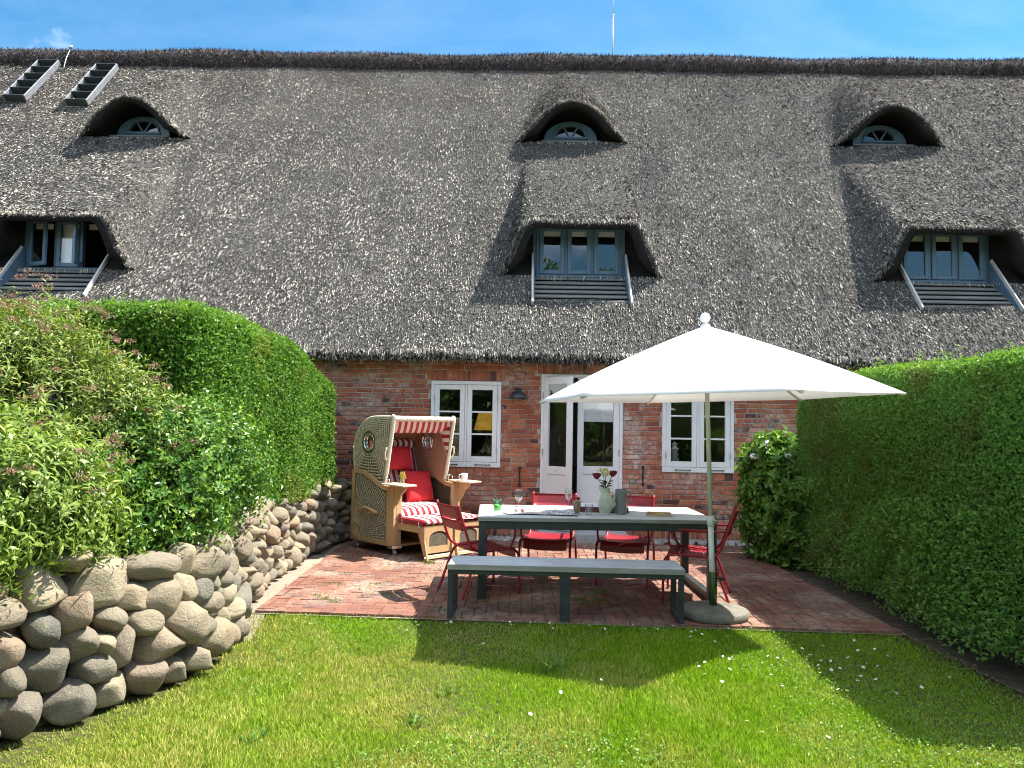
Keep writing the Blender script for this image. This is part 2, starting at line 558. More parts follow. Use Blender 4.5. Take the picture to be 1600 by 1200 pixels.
def empty(name, loc=(0, 0, 0), rz=0.0, label=None, cat=None, group=None):
    o = bpy.data.objects.new(name, None)
    o.empty_display_size = 0.1
    COL.objects.link(o)
    o.location = loc
    o.rotation_euler = (0, 0, rz)
    return tag(o, label, cat, group)


def copy_tree(o, parent=None):
    c = o.copy()
    COL.objects.link(c)
    c.parent = parent
    for ch in list(o.children):
        copy_tree(ch, c)
    return c


def frame_of(d):
    d = Vector(d).normalized()
    a = Vector((0, 0, 1)) if abs(d.z) < 0.9 else Vector((1, 0, 0))
    u = d.cross(a).normalized()
    return u, d.cross(u).normalized(), d


class MB:
    def __init__(s):
        s.v, s.f, s.mi, s.sm = [], [], [], []

    def add(s, vs_, fs, mi=0, smooth=False):
        b = len(s.v)
        s.v += [tuple(x) for x in vs_]
        for f in fs:
            s.f.append([b + i for i in f])
            s.mi.append(mi)
            s.sm.append(smooth)
        return s

    def box(s, lo, hi, mi=0, bev=0.0, M4=None):
        """axis aligned box, chamfered when bev > 0"""
        lo, hi = [min(a, b) for a, b in zip(lo, hi)], [max(a, b) for a, b in zip(lo, hi)]
        if bev <= 0:
            vv = [(x, y, z) for z in (lo[2], hi[2]) for y in (lo[1], hi[1]) for x in (lo[0], hi[0])]
            ff = [(0, 2, 3, 1), (4, 5, 7, 6), (0, 1, 5, 4), (2, 6, 7, 3), (0, 4, 6, 2), (1, 3, 7, 5)]
        else:
            bev = min(bev, *[(h - l) * 0.45 for l, h in zip(lo, hi)])
            bm = bmesh.new()
            bmesh.ops.create_cube(bm, size=1)
            for v in bm.verts:
                v.co = Vector([lo[i] + (v.co[i] + 0.5) * (hi[i] - lo[i]) for i in range(3)])
            bmesh.ops.bevel(bm, geom=bm.edges[:], offset=bev, segments=1, affect='EDGES', profile=0.5)
            bm.verts.index_update()
            vv = [tuple(v.co) for v in bm.verts]
            ff = [[v.index for v in f.verts] for f in bm.faces]
            bm.free()
        if M4 is not None:
            vv = [tuple(M4 @ Vector(p)) for p in vv]
        return s.add(vv, ff, mi)

    def beam(s, a, b, w, h, mi=0, bev=0.0, upv=(0, 0, 1)):
        """a bar from a to b, w wide and h high (h along upv)"""
        a, b = Vector(a), Vector(b)
        d = (b - a)
        L = d.length
        d.normalize()
        u = d.cross(Vector(upv)).normalized()
        n = u.cross(d).normalized()
        m = Matrix(((d.x, u.x, n.x, a.x), (d.y, u.y, n.y, a.y), (d.z, u.z, n.z, a.z), (0, 0, 0, 1)))
        return s.box((0, -w / 2, -h / 2), (L, w / 2, h / 2), mi, bev, m)

    def tube(s, pts, r, seg=10, mi=0, cap=True, rads=None):
        pts = [Vector(p) for p in pts]
        n = len(pts)
        vv = []
        u = None
        for i, p in enumerate(pts):
            d = (pts[min(i + 1, n - 1)] - pts[max(i - 1, 0)]).normalized()
            if u is None:
                u = frame_of(d)[0]
            u = (u - d * u.dot(d)).normalized()
            w = d.cross(u)
            rr = rads[i] if rads else r
            for k in range(seg):
                a = 2 * PI * k / seg
                vv.append(p + (u * math.cos(a) + w * math.sin(a)) * rr)
        ff = []
        for i in range(n - 1):
            for k in range(seg):
                k2 = (k + 1) % seg
                ff.append((i * seg + k, i * seg + k2, (i + 1) * seg + k2, (i + 1) * seg + k))
        s.add(vv, ff, mi, True)
        if cap:
            b = len(s.v) - len(vv)
            s.f.append([b + k for k in range(seg)][::-1])
            s.mi.append(mi)
            s.sm.append(False)
            s.f.append([b + (n - 1) * seg + k for k in range(seg)])
            s.mi.append(mi)
            s.sm.append(False)
        return s

    def lathe(s, prof, seg=24, c=(0, 0, 0), mi=0, a0=0.0, a1=2 * PI):
        full = abs(a1 - a0 - 2 * PI) < 1e-6
        cols = seg if full else seg + 1
        vv, ff = [], []
        for r, z in prof:
            for k in range(cols):
                a = a0 + (a1 - a0) * k / seg
                vv.append((c[0] + r * math.cos(a), c[1] + r * math.sin(a), c[2] + z))
        for i in range(len(prof) - 1):
            for k in range(seg):
                k2 = (k + 1) % cols
                ff.append((i * cols + k, i * cols + k2, (i + 1) * cols + k2, (i + 1) * cols + k))
        return s.add(vv, ff, mi, True)

    def prism(s, outline, axis, a, b, mi=0):
        """outline of 2-D points extruded along an axis from a to b"""
        n = len(outline)

        def P(q, t):
            if axis == 'X':
                return (t, q[0], q[1])
            if axis == 'Y':
                return (q[0], t, q[1])
            return (q[0], q[1], t)
        vv = [P(q, a) for q in outline] + [P(q, b) for q in outline]
        ff = [list(range(n))[::-1], [n + i for i in range(n)]]
        ff += [(i, (i + 1) % n, n + (i + 1) % n, n + i) for i in range(n)]
        return s.add(vv, ff, mi)

    def ball(s, c, r, seg=16, rings=10, mi=0):
        rx, ry, rz = (r, r, r) if not isinstance(r, (tuple, list)) else r
        vv, ff = [], []
        for i in range(rings + 1):
            t = PI * i / rings
            for k in range(seg):
                a = 2 * PI * k / seg
                vv.append((c[0] + rx * math.sin(t) * math.cos(a), c[1] + ry * math.sin(t) * math.sin(a), c[2] + rz * math.cos(t)))
        for i in range(rings):
            for k in range(seg):
                k2 = (k + 1) % seg
                ff.append((i * seg + k, (i + 1) * seg + k, (i + 1) * seg + k2, i * seg + k2))
        return s.add(vv, ff, mi, True)

    def grid(s, P, nu, nv, mi=0, smooth=True):
        """P: nu*nv points, u fastest"""
        ff = [(j * nu + i, j * nu + i + 1, (j + 1) * nu + i + 1, (j + 1) * nu + i) for j in range(nv - 1) for i in range(nu - 1)]
        return s.add(P, ff, mi, smooth)

    def build(s, name, mats, parent=None, fix=False, angle=None):
        me = bpy.data.meshes.new(name)
        me.from_pydata(s.v, [], s.f)
        me.polygons.foreach_set('material_index', s.mi)
        me.polygons.foreach_set('use_smooth', s.sm)
        if fix:
            bm = bmesh.new()
            bm.from_mesh(me)
            bmesh.ops.remove_doubles(bm, verts=bm.verts, dist=1e-5)
            bmesh.ops.recalc_face_normals(bm, faces=bm.faces)
            bm.to_mesh(me)
            bm.free()
        if angle is not None:
            me.polygons.foreach_set('use_smooth', [True] * len(me.polygons))
            me.set_sharp_from_angle(angle=angle)
        me.update()
        return link(name, me, mats, parent)


def smooth_path(pts, n=8, closed=False):
    """Catmull-Rom through the points"""
    P = [Vector(p) for p in pts]
    out = []
    m = len(P)
    rngi = range(m if closed else m - 1)
    for i in rngi:
        if closed:
            p0, p1, p2, p3 = P[(i - 1) % m], P[i], P[(i + 1) % m], P[(i + 2) % m]
        else:
            p0, p1, p2, p3 = P[max(i - 1, 0)], P[i], P[i + 1], P[min(i + 2, m - 1)]
        for k in range(n):
            t = k / n
            out.append(0.5 * ((2 * p1) + (-p0 + p2) * t + (2 * p0 - 5 * p1 + 4 * p2 - p3) * t * t + (-p0 + 3 * p1 - 3 * p2 + p3) * t ** 3))
    if not closed:
        out.append(P[-1])
    return out


def norm(a):
    return a / np.maximum(np.linalg.norm(a, axis=-1, keepdims=True), 1e-9)


def vnoise(P, seed=0, octaves=3, scale=1.0):
    """cheap smooth noise from sums of sines, about -1..1"""
    g = np.random.default_rng(seed)
    out = np.zeros(len(P))
    amp, tot = 1.0, 0.0
    for o in range(octaves):
        for k in range(4):
            d = g.normal(size=P.shape[1])
            d /= np.linalg.norm(d)
            out += amp * np.sin((P @ d) * scale * (2 ** o) * g.uniform(0.7, 1.4) + g.uniform(0, 6.28)) / 2.2
        tot += amp
        amp *= 0.5
    return out / tot


def leaf_mesh(name, P, D, N, L, W, mats, parent=None, long=False, droop=0.25, fold=0.25, matidx=None):
    """one leaf per row: P base, D axis, N upper side, L length, W width"""
    D = norm(D)
    S = norm(np.cross(D, N))
    N = np.cross(S, D)
    L = L[:, None]
    W = W[:, None]
    n = len(P)
    if not long:
        mid = P + D * L * 0.45
        v0 = P
        v1 = mid + S * W * 0.5 + N * W * fold
        v2 = mid - S * W * 0.5 + N * W * fold
        v3 = P + D * L - N * L * droop
        V = np.stack([v0, v1, v2, v3], 1).reshape(-1, 3)
        b = np.arange(n)[:, None] * 4
        F = np.concatenate([b + np.array([[0, 1, 3]]), b + np.array([[0, 3, 2]])], 0)
        k = 2
    else:
        a1 = P + D * L * 0.33 + N * L * droop * 0.15
        a2 = P + D * L * 0.68 - N * L * droop * 0.2
        V = np.stack([P, a1 + S * W * 0.5, a1 - S * W * 0.5, a2 + S * W * 0.36, a2 - S * W * 0.36, P + D * L - N * L * droop], 1).reshape(-1, 3)
        b = np.arange(n)[:, None] * 6
        F = np.concatenate([b + np.array([[0, 1, 2]]), b + np.array([[1, 3, 4]]), b + np.array([[1, 4, 2]]), b + np.array([[3, 5, 4]])], 0)
        k = 4
    mi = None if matidx is None else np.tile(matidx, k)
    return np_mesh(name, V, F, mats, parent, False, mi)


# ------------------------------------------------------------------ the ground
def flat(name, pts, z, m, parent=None):
    return MB().add([(x, y, z) for x, y in pts], [list(range(len(pts)))]).build(name, m, parent)


tag(flat('lawn', [(-300, -300), (300, -300), (300, 300), (-300, 300)], -0.045, M['turf']), kind='structure')
PAT = [(-2.23, 6.45), (3.08, 6.20), (2.98, 10.42), (-2.33, 10.42)]
patio = tag(flat('patio', [(-2.30, 6.43), (3.12, 6.18), (3.02, 10.45), (-2.40, 10.45)], -0.022, M['sand']), kind='structure')
tag(flat('soil_strip', [(3.10, 6.18), (2.99, 10.7), (4.4, 10.7), (4.4, 3.0), (3.35, 3.0), (3.22, 4.6)], -0.036, M['soil']), kind='structure')
tag(flat('gravel_strip', [(-2.1, 5.6), (-2.0, 5.7), (-2.05, 6.0), (-2.14, 6.45), (-2.26, 9.0), (-2.2, 10.75), (-2.9, 10.75), (-2.9, 5.6)], -0.030, M['sand']), kind='structure')


def paver_mesh(k):
    g = random.Random(k)
    m = MB()
    hx, hy, t = 0.0975, 0.0475, 0.004
    j = lambda: g.uniform(-0.0018, 0.0018)
    vv = [(sx * hx + j(), sy * hy + j(), -0.05) for sy in (-1, 1) for sx in (-1, 1)]
    vv += [(sx * hx + j(), sy * hy + j(), -0.005) for sy in (-1, 1) for sx in (-1, 1)]
    vv += [(sx * (hx - t) + j(), sy * (hy - t) + j(), j()) for sy in (-1, 1) for sx in (-1, 1)]
    ff = [(8, 9, 11, 10)]
    for a, b in ((0, 4), (4, 8)):
        ff += [(a, a + 1, b + 1, b), (a + 1, a + 3, b + 3, b + 1), (a + 3, a + 2, b + 2, b + 3), (a + 2, a, b, b + 2)]
    return vv, ff


def inside(px, py, poly):
    c = True
    for i in range(len(poly)):
        x1, y1 = poly[i]
        x2, y2 = poly[(i + 1) % len(poly)]
        if (x2 - x1) * (py - y1) - (y2 - y1) * (px - x1) < 0:
            c = False
    return c


pv_all = []
U = 0.10
for i in range(-40, 50):
    for j in range(-10, 60):
        m_ = (i - j) % 4
        if m_ == 0:
            x, y, rz = (i + 1) * U, (j + 0.5) * U, 0
        elif m_ == 2:
            x, y, rz = (i + 0.5) * U, j * U, PI / 2
        else:
            continue
        x = x + 0.02
        y = y + 6.0
        pv_all.append((x, y, rz))
def clip_poly(rect, poly):
    out = rect
    for i in range(len(poly)):
        x1, y1 = poly[i]
        x2, y2 = poly[(i + 1) % len(poly)]
        f_ = lambda q: (x2 - x1) * (q[1] - y1) - (y2 - y1) * (q[0] - x1)
        new = []
        for k in range(len(out)):
            a, b = out[k], out[(k + 1) % len(out)]
            fa, fb = f_(a), f_(b)
            if fa >= 0:
                new.append(a)
            if (fa >= 0) != (fb >= 0):
                t = fa / (fa - fb)
                new.append((a[0] + (b[0] - a[0]) * t, a[1] + (b[1] - a[1]) * t))
        out = new
        if len(out) < 3:
            return []
    return out


CCW = PAT[::1]
if sum((CCW[(i + 1) % 4][0] - CCW[i][0]) * (CCW[(i + 1) % 4][1] + CCW[i][1]) for i in range(4)) > 0:
    CCW = CCW[::-1]
cutp = []
keepv = []
for (x, y, rz) in pv_all:
    hx, hy = (0.0975, 0.0475) if rz == 0 else (0.0475, 0.0975)
    rect = [(x - hx, y - hy), (x + hx, y - hy), (x + hx, y + hy), (x - hx, y + hy)]
    ins = [inside(a, b, CCW) for a, b in rect]
    if all(ins):
        keepv.append((x, y, rz))
    else:
        q = clip_poly(rect, CCW)
        if len(q) >= 3:
            ar = abs(sum(q[i][0] * q[(i + 1) % len(q)][1] - q[(i + 1) % len(q)][0] * q[i][1] for i in range(len(q)))) / 2
            if ar > 0.0009:
                cutp.append(q)
pv = keepv
pv.sort(key=lambda q: q[0] ** 2 * 0.25 + q[1] ** 2)
pmesh = [paver_mesh(k) for k in range(4)]
pdata = []
stuff = MB()
for n_, (x, y, rz) in enumerate(pv):
    dz = random.uniform(-0.004, 0.003) + 0.006 * math.sin(x * 2.1 + y * 1.3)
    tilt = random.uniform(-0.018, 0.018)
    tilt2 = random.uniform(-0.01, 0.01)
    mt = Matrix.Translation((x, y, dz)) @ Matrix.Rotation(rz + random.uniform(-0.012, 0.012), 4, 'Z') @ Matrix.Rotation(tilt, 4, 'X') @ Matrix.Rotation(tilt2, 4, 'Y')
    k = n_ % 4
    if n_ < 300:
        if len(pdata) < 4:
            me = bpy.data.meshes.new('paver')
            me.from_pydata(pmesh[k][0], [], pmesh[k][1])
            me.materials.append(M['paver'])
            pdata.append(me)
        o = bpy.data.objects.new('paver', pdata[k])
        COL.objects.link(o)
        o.parent = patio
        o.matrix_local = mt
    else:
        stuff.add([mt @ Vector(p) for p in pmesh[k][0]], pmesh[k][1])
for q in cutp:
    n0 = len(q)
    dz = random.uniform(-0.003, 0.003)
    stuff.add([(a, b, -0.05) for a, b in q] + [(a, b, dz) for a, b in q], [list(range(n0, 2 * n0))] + [(i, (i + 1) % n0, n0 + (i + 1) % n0, n0 + i) for i in range(n0)])
tag(stuff.build('paver_field', M['paver'], patio), kind='stuff')

# ------------------------------------------------------------------ the house
T = math.tan(R(50))
EY, EZ = 10.3, 2.55
YW = 10.75
LOW = dict(Yf=11.38, c=[-7.2, 0.85, 6.5], h0=0.96, tan=0.755, k=0.20, vis=0.17)
UPP = dict(Yf=13.92, c=[-7.4, 0.84, 6.72], h0=0.89, tan=0.68, k=0.20, vis=0.25)
RIDGE_Y = 16.25


def zp(Y):
    return EZ + T * (Y - EY)


def sstep(a, b, x):
    t = np.clip((x - a) / (b - a), 0, 1)
    return t * t * (3 - 2 * t)


def bell_low(dx):
    return 1 - sstep(0.78, 1.42, np.abs(dx))


def bell_up(dx):
    return np.where(np.abs(dx) < 1.22, np.cos(np.clip(dx / 1.22, -1, 1) * PI / 2) ** 0.95, 0)


def smax(a, b, k):
    h = np.clip(0.5 + 0.5 * (b - a) / k, 0, 1)
    return a + (b - a) * h + k * h * (1 - h)


def zroof(X, Y):
    X, Y = np.broadcast_arrays(np.asarray(X, float), np.asarray(Y, float))
    P = np.stack([X.ravel(), Y.ravel() * 1.4], 1)
    lump = (vnoise(P, 3, 3, 1.1) * 0.022 + vnoise(P, 5, 2, 6.0) * 0.007).reshape(X.shape)
    z = zp(Y)
    for D_, bell in ((LOW, bell_low), (UPP, bell_up)):
        for c in D_['c']:
            g = bell(X - c)
            zh = zp(D_['Yf']) - 0.35 + (D_['h0'] + 0.35) * g + (Y - D_['Yf']) * D_['tan']
            zz = smax(z, zh, D_['k'])
            z = np.where((Y >= D_['Yf']) & (g > 0), zz, z)
    return z + lump


house = empty('thatched_house', (0, YW, 0), 0, 'long red brick house with a grey thatched roof and white windows behind the terrace', 'house')
OFF = Vector((0, -YW, 0))


def hpart(mb, name, mats, parent=house, fix=False, angle=None):
    """build in world numbers, hang under the house"""
    mb.v = [(x, y - YW, z) for x, y, z in mb.v]
    return mb.build(name, mats, parent, fix, angle)


HB = 0.72   # half width of the cut for a dormer window
APY = 11.06
YWIN = 11.76
xs = set(np.round(np.arange(-13.5, 13.501, 0.07), 4))
for c in LOW['c']:
    xs |= {round(c - HB, 4), round(c + HB, 4)}
xs = np.array(sorted(xs))
keep = [0]
for i in range(1, len(xs)):
    if xs[i] - xs[keep[-1]] > 0.012 or any(abs(xs[i] - (c + s_ * HB)) < 1e-4 for c in LOW['c'] for s_ in (-1, 1)):
        keep.append(i)
xs = xs[keep]
ys = set(np.round(np.arange(10.3, RIDGE_Y + 0.001, 0.048), 4))
ys = sorted(ys | {APY, LOW['Yf'], LOW['Yf'] - 0.001, UPP['Yf'], UPP['Yf'] - 0.001})
ys = np.array([y for i, y in enumerate(ys) if i == 0 or True])
XX, YY = np.meshgrid(xs, ys)
ZZ = zroof(XX, YY)
nx, ny = len(xs), len(ys)
V = np.stack([XX.ravel(), YY.ravel() - YW, ZZ.ravel()], 1)
quads = []
for j in range(ny - 1):
    yc = 0.5 * (ys[j] + ys[j + 1])
    a = j * nx + np.arange(nx - 1)
    q = np.stack([a, a + 1, a + 1 + nx, a + nx], 1)
    ok = np.ones(nx - 1, bool)
    xc = 0.5 * (xs[:-1] + xs[1:])
    if ys[j + 1] - ys[j] < 0.0015:
        dz = np.maximum(np.abs(ZZ[j + 1, :-1] - ZZ[j, :-1]), np.abs(ZZ[j + 1, 1:] - ZZ[j, 1:]))
        ok &= dz < 0.04
    if APY - 1e-4 < yc < LOW['Yf'] - 0.001:
        for c in LOW['c']:
            ok &= ~(np.abs(xc - c) < HB)
    quads.append(q[ok])
thatch = np_mesh('thatch_roof', V, np.concatenate(quads), M['thatch'], house, True)

# eave roll, underside and the hidden back slope
mb = MB()
prof = [(10.30, 2.55), (10.285, 2.50), (10.31, 2.465), (10.40, 2.47), (10.78, 2.56)]
vv, ff = [], []
ex = np.arange(-13.5, 13.51, 0.15)
zl = zroof(ex, np.full(len(ex), 10.3)) - 2.55
for (y, z) in prof:
    for i, x in enumerate(ex):
        vv.append((x, y, z + zl[i]))
n = len(ex)
for j in range(len(prof) - 1):
    for i in range(n - 1):
        ff.append((j * n + i + 1, j * n + i, (j + 1) * n + i, (j + 1) * n + i + 1))
mb.add(vv, ff, 0, True)
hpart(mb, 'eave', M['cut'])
mb = MB()
bz = zp(RIDGE_Y)
mb.add([(-13.5, RIDGE_Y, bz), (13.5, RIDGE_Y, bz), (13.5, 2 * RIDGE_Y - EY, EZ), (-13.5, 2 * RIDGE_Y - EY, EZ)], [(0, 1, 2, 3)])
hpart(mb, 'back_slope', M['thatch'])

BROW = []
# dormer mouths: cut face of the thatch down to the window opening
for D_, bell, kind in ((LOW, bell_low, 'low'), (UPP, bell_up, 'up')):
    jf = int(np.argmin(np.abs(ys - D_['Yf'])))
    for c in D_['c']:
        cols = [i for i in range(nx) if abs(xs[i] - c) < 1.5 and abs(ZZ[jf, i] - ZZ[jf - 1, i]) > 0.015]
        i0, i1 = cols[0] - 1, cols[-1] + 1
        idx = list(range(i0, i1 + 1))
        O = np.array([(xs[i], D_['Yf'], ZZ[jf, i]) for i in idx])
        base = np.array([ZZ[jf - 1, i] for i in idx])
        h = np.clip((O[:, 2] - base) / 0.35, 0, 1)
        # arc parameter
        seg = np.concatenate([[0], np.cumsum(np.linalg.norm(np.diff(O, axis=0), axis=1))])
        t = seg / seg[-1]
        if kind == 'low':
            hw, zt, zb, yi = HB - 0.012, 4.79, zp(YWIN) - 0.02, YWIN
            per = [(-hw, zb), (-hw, zt), (hw, zt), (hw, zb)]
        else:
            hw, yi = 0.62, 14.36
            zb = 6.98
            per = [(-hw - 0.1, zb)] + [(-hw * math.cos(a), 7.0 + 0.50 * math.sin(a)) for a in np.linspace(0.05, PI - 0.05, 25)] + [(hw + 0.1, zb)]
        per = np.array(per)
        ps = np.concatenate([[0], np.cumsum(np.linalg.norm(np.diff(per, axis=0), axis=1))])
        ps /= ps[-1]
        I = np.stack([c + np.interp(t, ps, per[:, 0]), np.full(len(t), yi), np.interp(t, ps, per[:, 1])], 1)
        # the brow leans forward over the opening
        gg = np.clip(bell(O[:, 0] - c), 0, 1) ** 0.8 * np.clip(h, 0, 1)
        O0 = O.copy()
        V1 = O + np.stack([0 * gg, -0.5 * D_['vis'] * gg, -0.5 * D_['vis'] * gg * D_['tan']], 1)
        O = O + np.stack([0 * gg, -D_['vis'] * gg, -D_['vis'] * gg * (D_['tan'] + 0.06)], 1)
        BROW.append((O0, O, gg))
        dn = np.stack([(c - O[:, 0]) * 0.06 * h, np.zeros(len(t)), -0.05 * h], 1)
        r1 = O + dn + np.stack([0 * h, -0.055 * h, 0 * h], 1)
        r2 = O + dn * 2.6 + np.stack([0 * h, -0.035 * h, 0 * h], 1)
        r3 = O * 0.72 + I * 0.28 + dn * 1.8
        r4 = O * 0.3 + I * 0.7
        P = np.concatenate([O0, V1, O, r1, r2, r3, r4, I], 0)
        mb = MB()
        mb.grid([tuple(p) for p in P], len(t), 8)
        if kind == 'low':
            e = 0.003
            for s_ in (-1, 1):
                xo = O0[0][0] if s_ < 0 else O0[-1][0]
                mb.add([(xo, D_['Yf'], zp(D_['Yf'])), (c + s_ * HB, D_['Yf'], zp(D_['Yf'])), (c + s_ * HB, YWIN, zp(YWIN))], [(0, 1, 2) if s_ < 0 else (0, 2, 1)])
        else:
            mb.add([(O0[0][0], D_['Yf'] - 0.001, zp(D_['Yf'])), (O0[-1][0], D_['Yf'] - 0.001, zp(D_['Yf'])), (c + 0.72, 14.36, 6.99), (c - 0.72, 14.36, 6.99)], [(0, 1, 2, 3)])
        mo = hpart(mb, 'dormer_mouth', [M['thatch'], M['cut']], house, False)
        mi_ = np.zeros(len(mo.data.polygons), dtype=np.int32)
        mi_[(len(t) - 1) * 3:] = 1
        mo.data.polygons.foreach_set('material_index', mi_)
        if kind == 'up':
            continue

# reed ends, scattered over the slope
def reeds(n, seed, xlim, ylim):
    g = np.random.default_rng(seed)
    X = g.uniform(*xlim, n)
    Y = g.uniform(*ylim, n)
    keepm = np.abs(X - 0.2) < Y * 0.78
    for c in LOW['c']:
        keepm &= ~((np.abs(X - c) < HB + 0.01) & (Y > APY - 0.02) & (Y < LOW['Yf'] - 0.005))
    X, Y = X[keepm], Y[keepm]
    e = 0.02
    Z = zroof(X, Y)
    Yu = Y + e
    zx = (zroof(X + e, Y) - zroof(X - e, Y)) / (2 * e)
    zy = (zroof(X, Yu) - Z) / e
    w = np.sqrt(1 + np.minimum(zx ** 2, 9) + zy ** 2)
    k2 = g.uniform(0, 3.4, len(X)) < w
    X, Y, Z, zx, zy = X[k2], Y[k2], Z[k2], zx[k2], zy[k2]
    N = norm(np.stack([-zx, -zy, np.ones_like(zx)], 1))
    d = np.stack([0 * X, -np.ones_like(X), -zy], 1)
    d = norm(d)
    return np.stack([X, Y - YW, Z], 1), N, d


P, N, d = reeds(880000, 11, (-12.0, 12.2), (10.3, 16.1))
for O0, O1, gg in BROW:
    m_ = int(5200 * max(0.15, float(np.mean(np.linalg.norm(O1 - O0, axis=1)))) * 2.2 * 1.6)
    g = np.random.default_rng(len(P))
    tt = g.uniform(0, len(O0) - 1.001, m_)
    a_ = tt.astype(int)
    fr_ = (tt - a_)[:, None]
    e0 = O0[a_] * (1 - fr_) + O0[a_ + 1] * fr_
    e1 = O1[a_] * (1 - fr_) + O1[a_ + 1] * fr_
    q_ = e0 + (e1 - e0) * g.uniform(0, 1, (m_, 1))
    ok_ = np.interp(tt, np.arange(len(gg)), gg) > 0.08
    dd_ = norm(np.stack([0 * tt, -np.ones(m_), -0.75 * np.ones(m_)], 1))
    sl_ = O0[a_ + 1] - O0[a_]
    nn_ = norm(np.cross(sl_, -dd_))
    nn_ *= np.sign(nn_[:, 2:3])
    q_[:, 1] -= YW
    P = np.concatenate([P, q_[ok_]])
    N = np.concatenate([N, nn_[ok_]])
    d = np.concatenate([d, dd_[ok_]])
n = len(P)
g = np.random.default_rng(12)
lat = norm(np.cross(N, d))
tilt = np.radians(g.uniform(4, 32, n))[:, None]
ax = norm(d * np.cos(tilt) + N * np.sin(tilt) + lat * g.normal(0, 0.14, n)[:, None])
L = g.uniform(0.035, 0.09, n)
W = g.uniform(0.007, 0.013, n)
sd = norm(np.cross(ax, N) + N * g.normal(0, 0.9, n)[:, None])
b0 = P - ax * 0.03 + N * g.uniform(-0.01, 0.012, n)[:, None]
tp = b0 + ax * L[:, None]
V = np.stack([b0 + sd * W[:, None] * 0.5, b0 - sd * W[:, None] * 0.5, tp - sd * W[:, None] * 0.4, tp + sd * W[:, None] * 0.4], 1).reshape(-1, 3)
F = np.arange(n * 4).reshape(-1, 4)
tag(np_mesh('reed', V, F, M['reed'], thatch), kind='stuff')


def reed_fringe(name, pts, dirs, n, L, W, spread, mat_, parent, seed=1):
    """reed ends along an edge polyline"""
    g = np.random.default_rng(seed)
    pts = np.array(pts, float)
    dirs = norm(np.array(dirs, float))
    seg = np.concatenate([[0], np.cumsum(np.linalg.norm(np.diff(pts, axis=0), axis=1))])
    t = g.uniform(0, seg[-1], n)
    P = np.stack([np.interp(t, seg, pts[:, k]) for k in range(3)], 1)
    D = norm(np.stack([np.interp(t, seg, dirs[:, k]) for k in range(3)], 1) + g.normal(0, spread, (n, 3)))
    P = P + g.normal(0, 0.02, (n, 3))
    LL = g.uniform(*L, n)[:, None]
    WW = g.uniform(*W, n)[:, None]
    S = norm(np.cross(D, g.normal(size=(n, 3))))
    a = P - D * LL * 0.5
    b = P + D * LL * 0.5
    V = np.stack([a + S * WW / 2, a - S * WW / 2, b - S * WW * 0.4, b + S * WW * 0.4], 1).reshape(-1, 3)
    V[:, 1] -= YW
    return tag(np_mesh(name, V, np.arange(n * 4).reshape(-1, 4), mat_, parent), kind='stuff')


exx = np.arange(-9, 9.01, 0.3)
ezz = zroof(exx, np.full(len(exx), 10.3)) - 2.55
for k, (yy, zz, dr, nn) in enumerate([(10.30, 2.545, (0, -0.6, -0.75), 22000), (10.31, 2.50, (0, -0.35, -1), 12000), (10.45, 2.485, (0, -0.2, -0.9), 7000)]):
    reed_fringe('eave_reed', [(x, yy, zz + e) for x, e in zip(exx, ezz)], [dr] * len(exx), nn, (0.04, 0.09), (0.007, 0.014), 0.22, M['reed'], thatch, 30 + k)
for k, (O0, O1, gg) in enumerate(BROW):
    ok_ = gg > 0.04
    c = float(np.mean(O1[:, 0]))
    e_ = O1[ok_] + np.array([0, -0.03, -0.02])
    reed_fringe('lip_reed', e_, [(0, -0.7, -0.7)] * len(e_), 3000, (0.03, 0.07), (0.006, 0.011), 0.25, M['reed'], thatch, 50 + k)

# heather ridge
RC = (RIDGE_Y - 0.10, zp(RIDGE_Y) - 0.34)
mb = MB()
rx = np.arange(-13.5, 13.51, 0.12)
seg = 18
vv, ff = [], []
for i, x in enumerate(rx):
    for k in range(seg):
        a = 2 * PI * k / seg
        rr = 0.30 + 0.02 * math.sin(x * 1.7 + 1) + 0.012 * math.sin(x * 5.1 + a * 3)
        vv.append((x, RC[0] + rr * 1.05 * math.cos(a), RC[1] + rr * math.sin(a) + 0.02 * math.sin(x * 0.7)))
for i in range(len(rx) - 1):
    for k in range(seg):
        k2 = (k + 1) % seg
        ff.append((i * seg + k, i * seg + k2, (i + 1) * seg + k2, (i + 1) * seg + k))
mb.add(vv, ff, 0, True)
ridge = hpart(mb, 'ridge', M['heather_core'])
n = 50000
g = np.random.default_rng(77)
X = g.uniform(-13, 13, n)
A = g.uniform(0.15 * PI, 1.25 * PI, n)
rr = 0.305 + 0.02 * np.sin(X * 1.7 + 1)
P = np.stack([X, RC[0] + rr * 1.05 * np.cos(A) - YW, RC[1] + rr * np.sin(A) + 0.02 * np.sin(X * 0.7)], 1)
Nn = np.stack([0 * X, np.cos(A), np.sin(A)], 1)
D = norm(Nn * 0.7 + np.stack([0 * X, np.sin(A), -np.cos(A)], 1) * g.normal(0, 0.8, n)[:, None] + g.normal(0, 0.5, (n, 3)))
S = norm(np.cross(D, g.normal(size=(n, 3))))
L = g.uniform(0.03, 0.09, n)[:, None]
W = g.uniform(0.006, 0.014, n)[:, None]
V = np.stack([P + S * W / 2, P - S * W / 2, P + D * L - S * W * 0.3, P + D * L + S * W * 0.3], 1).reshape(-1, 3)
tag(np_mesh('heather', V, np.arange(n * 4).reshape(-1, 4), M['heather'], ridge), kind='stuff')

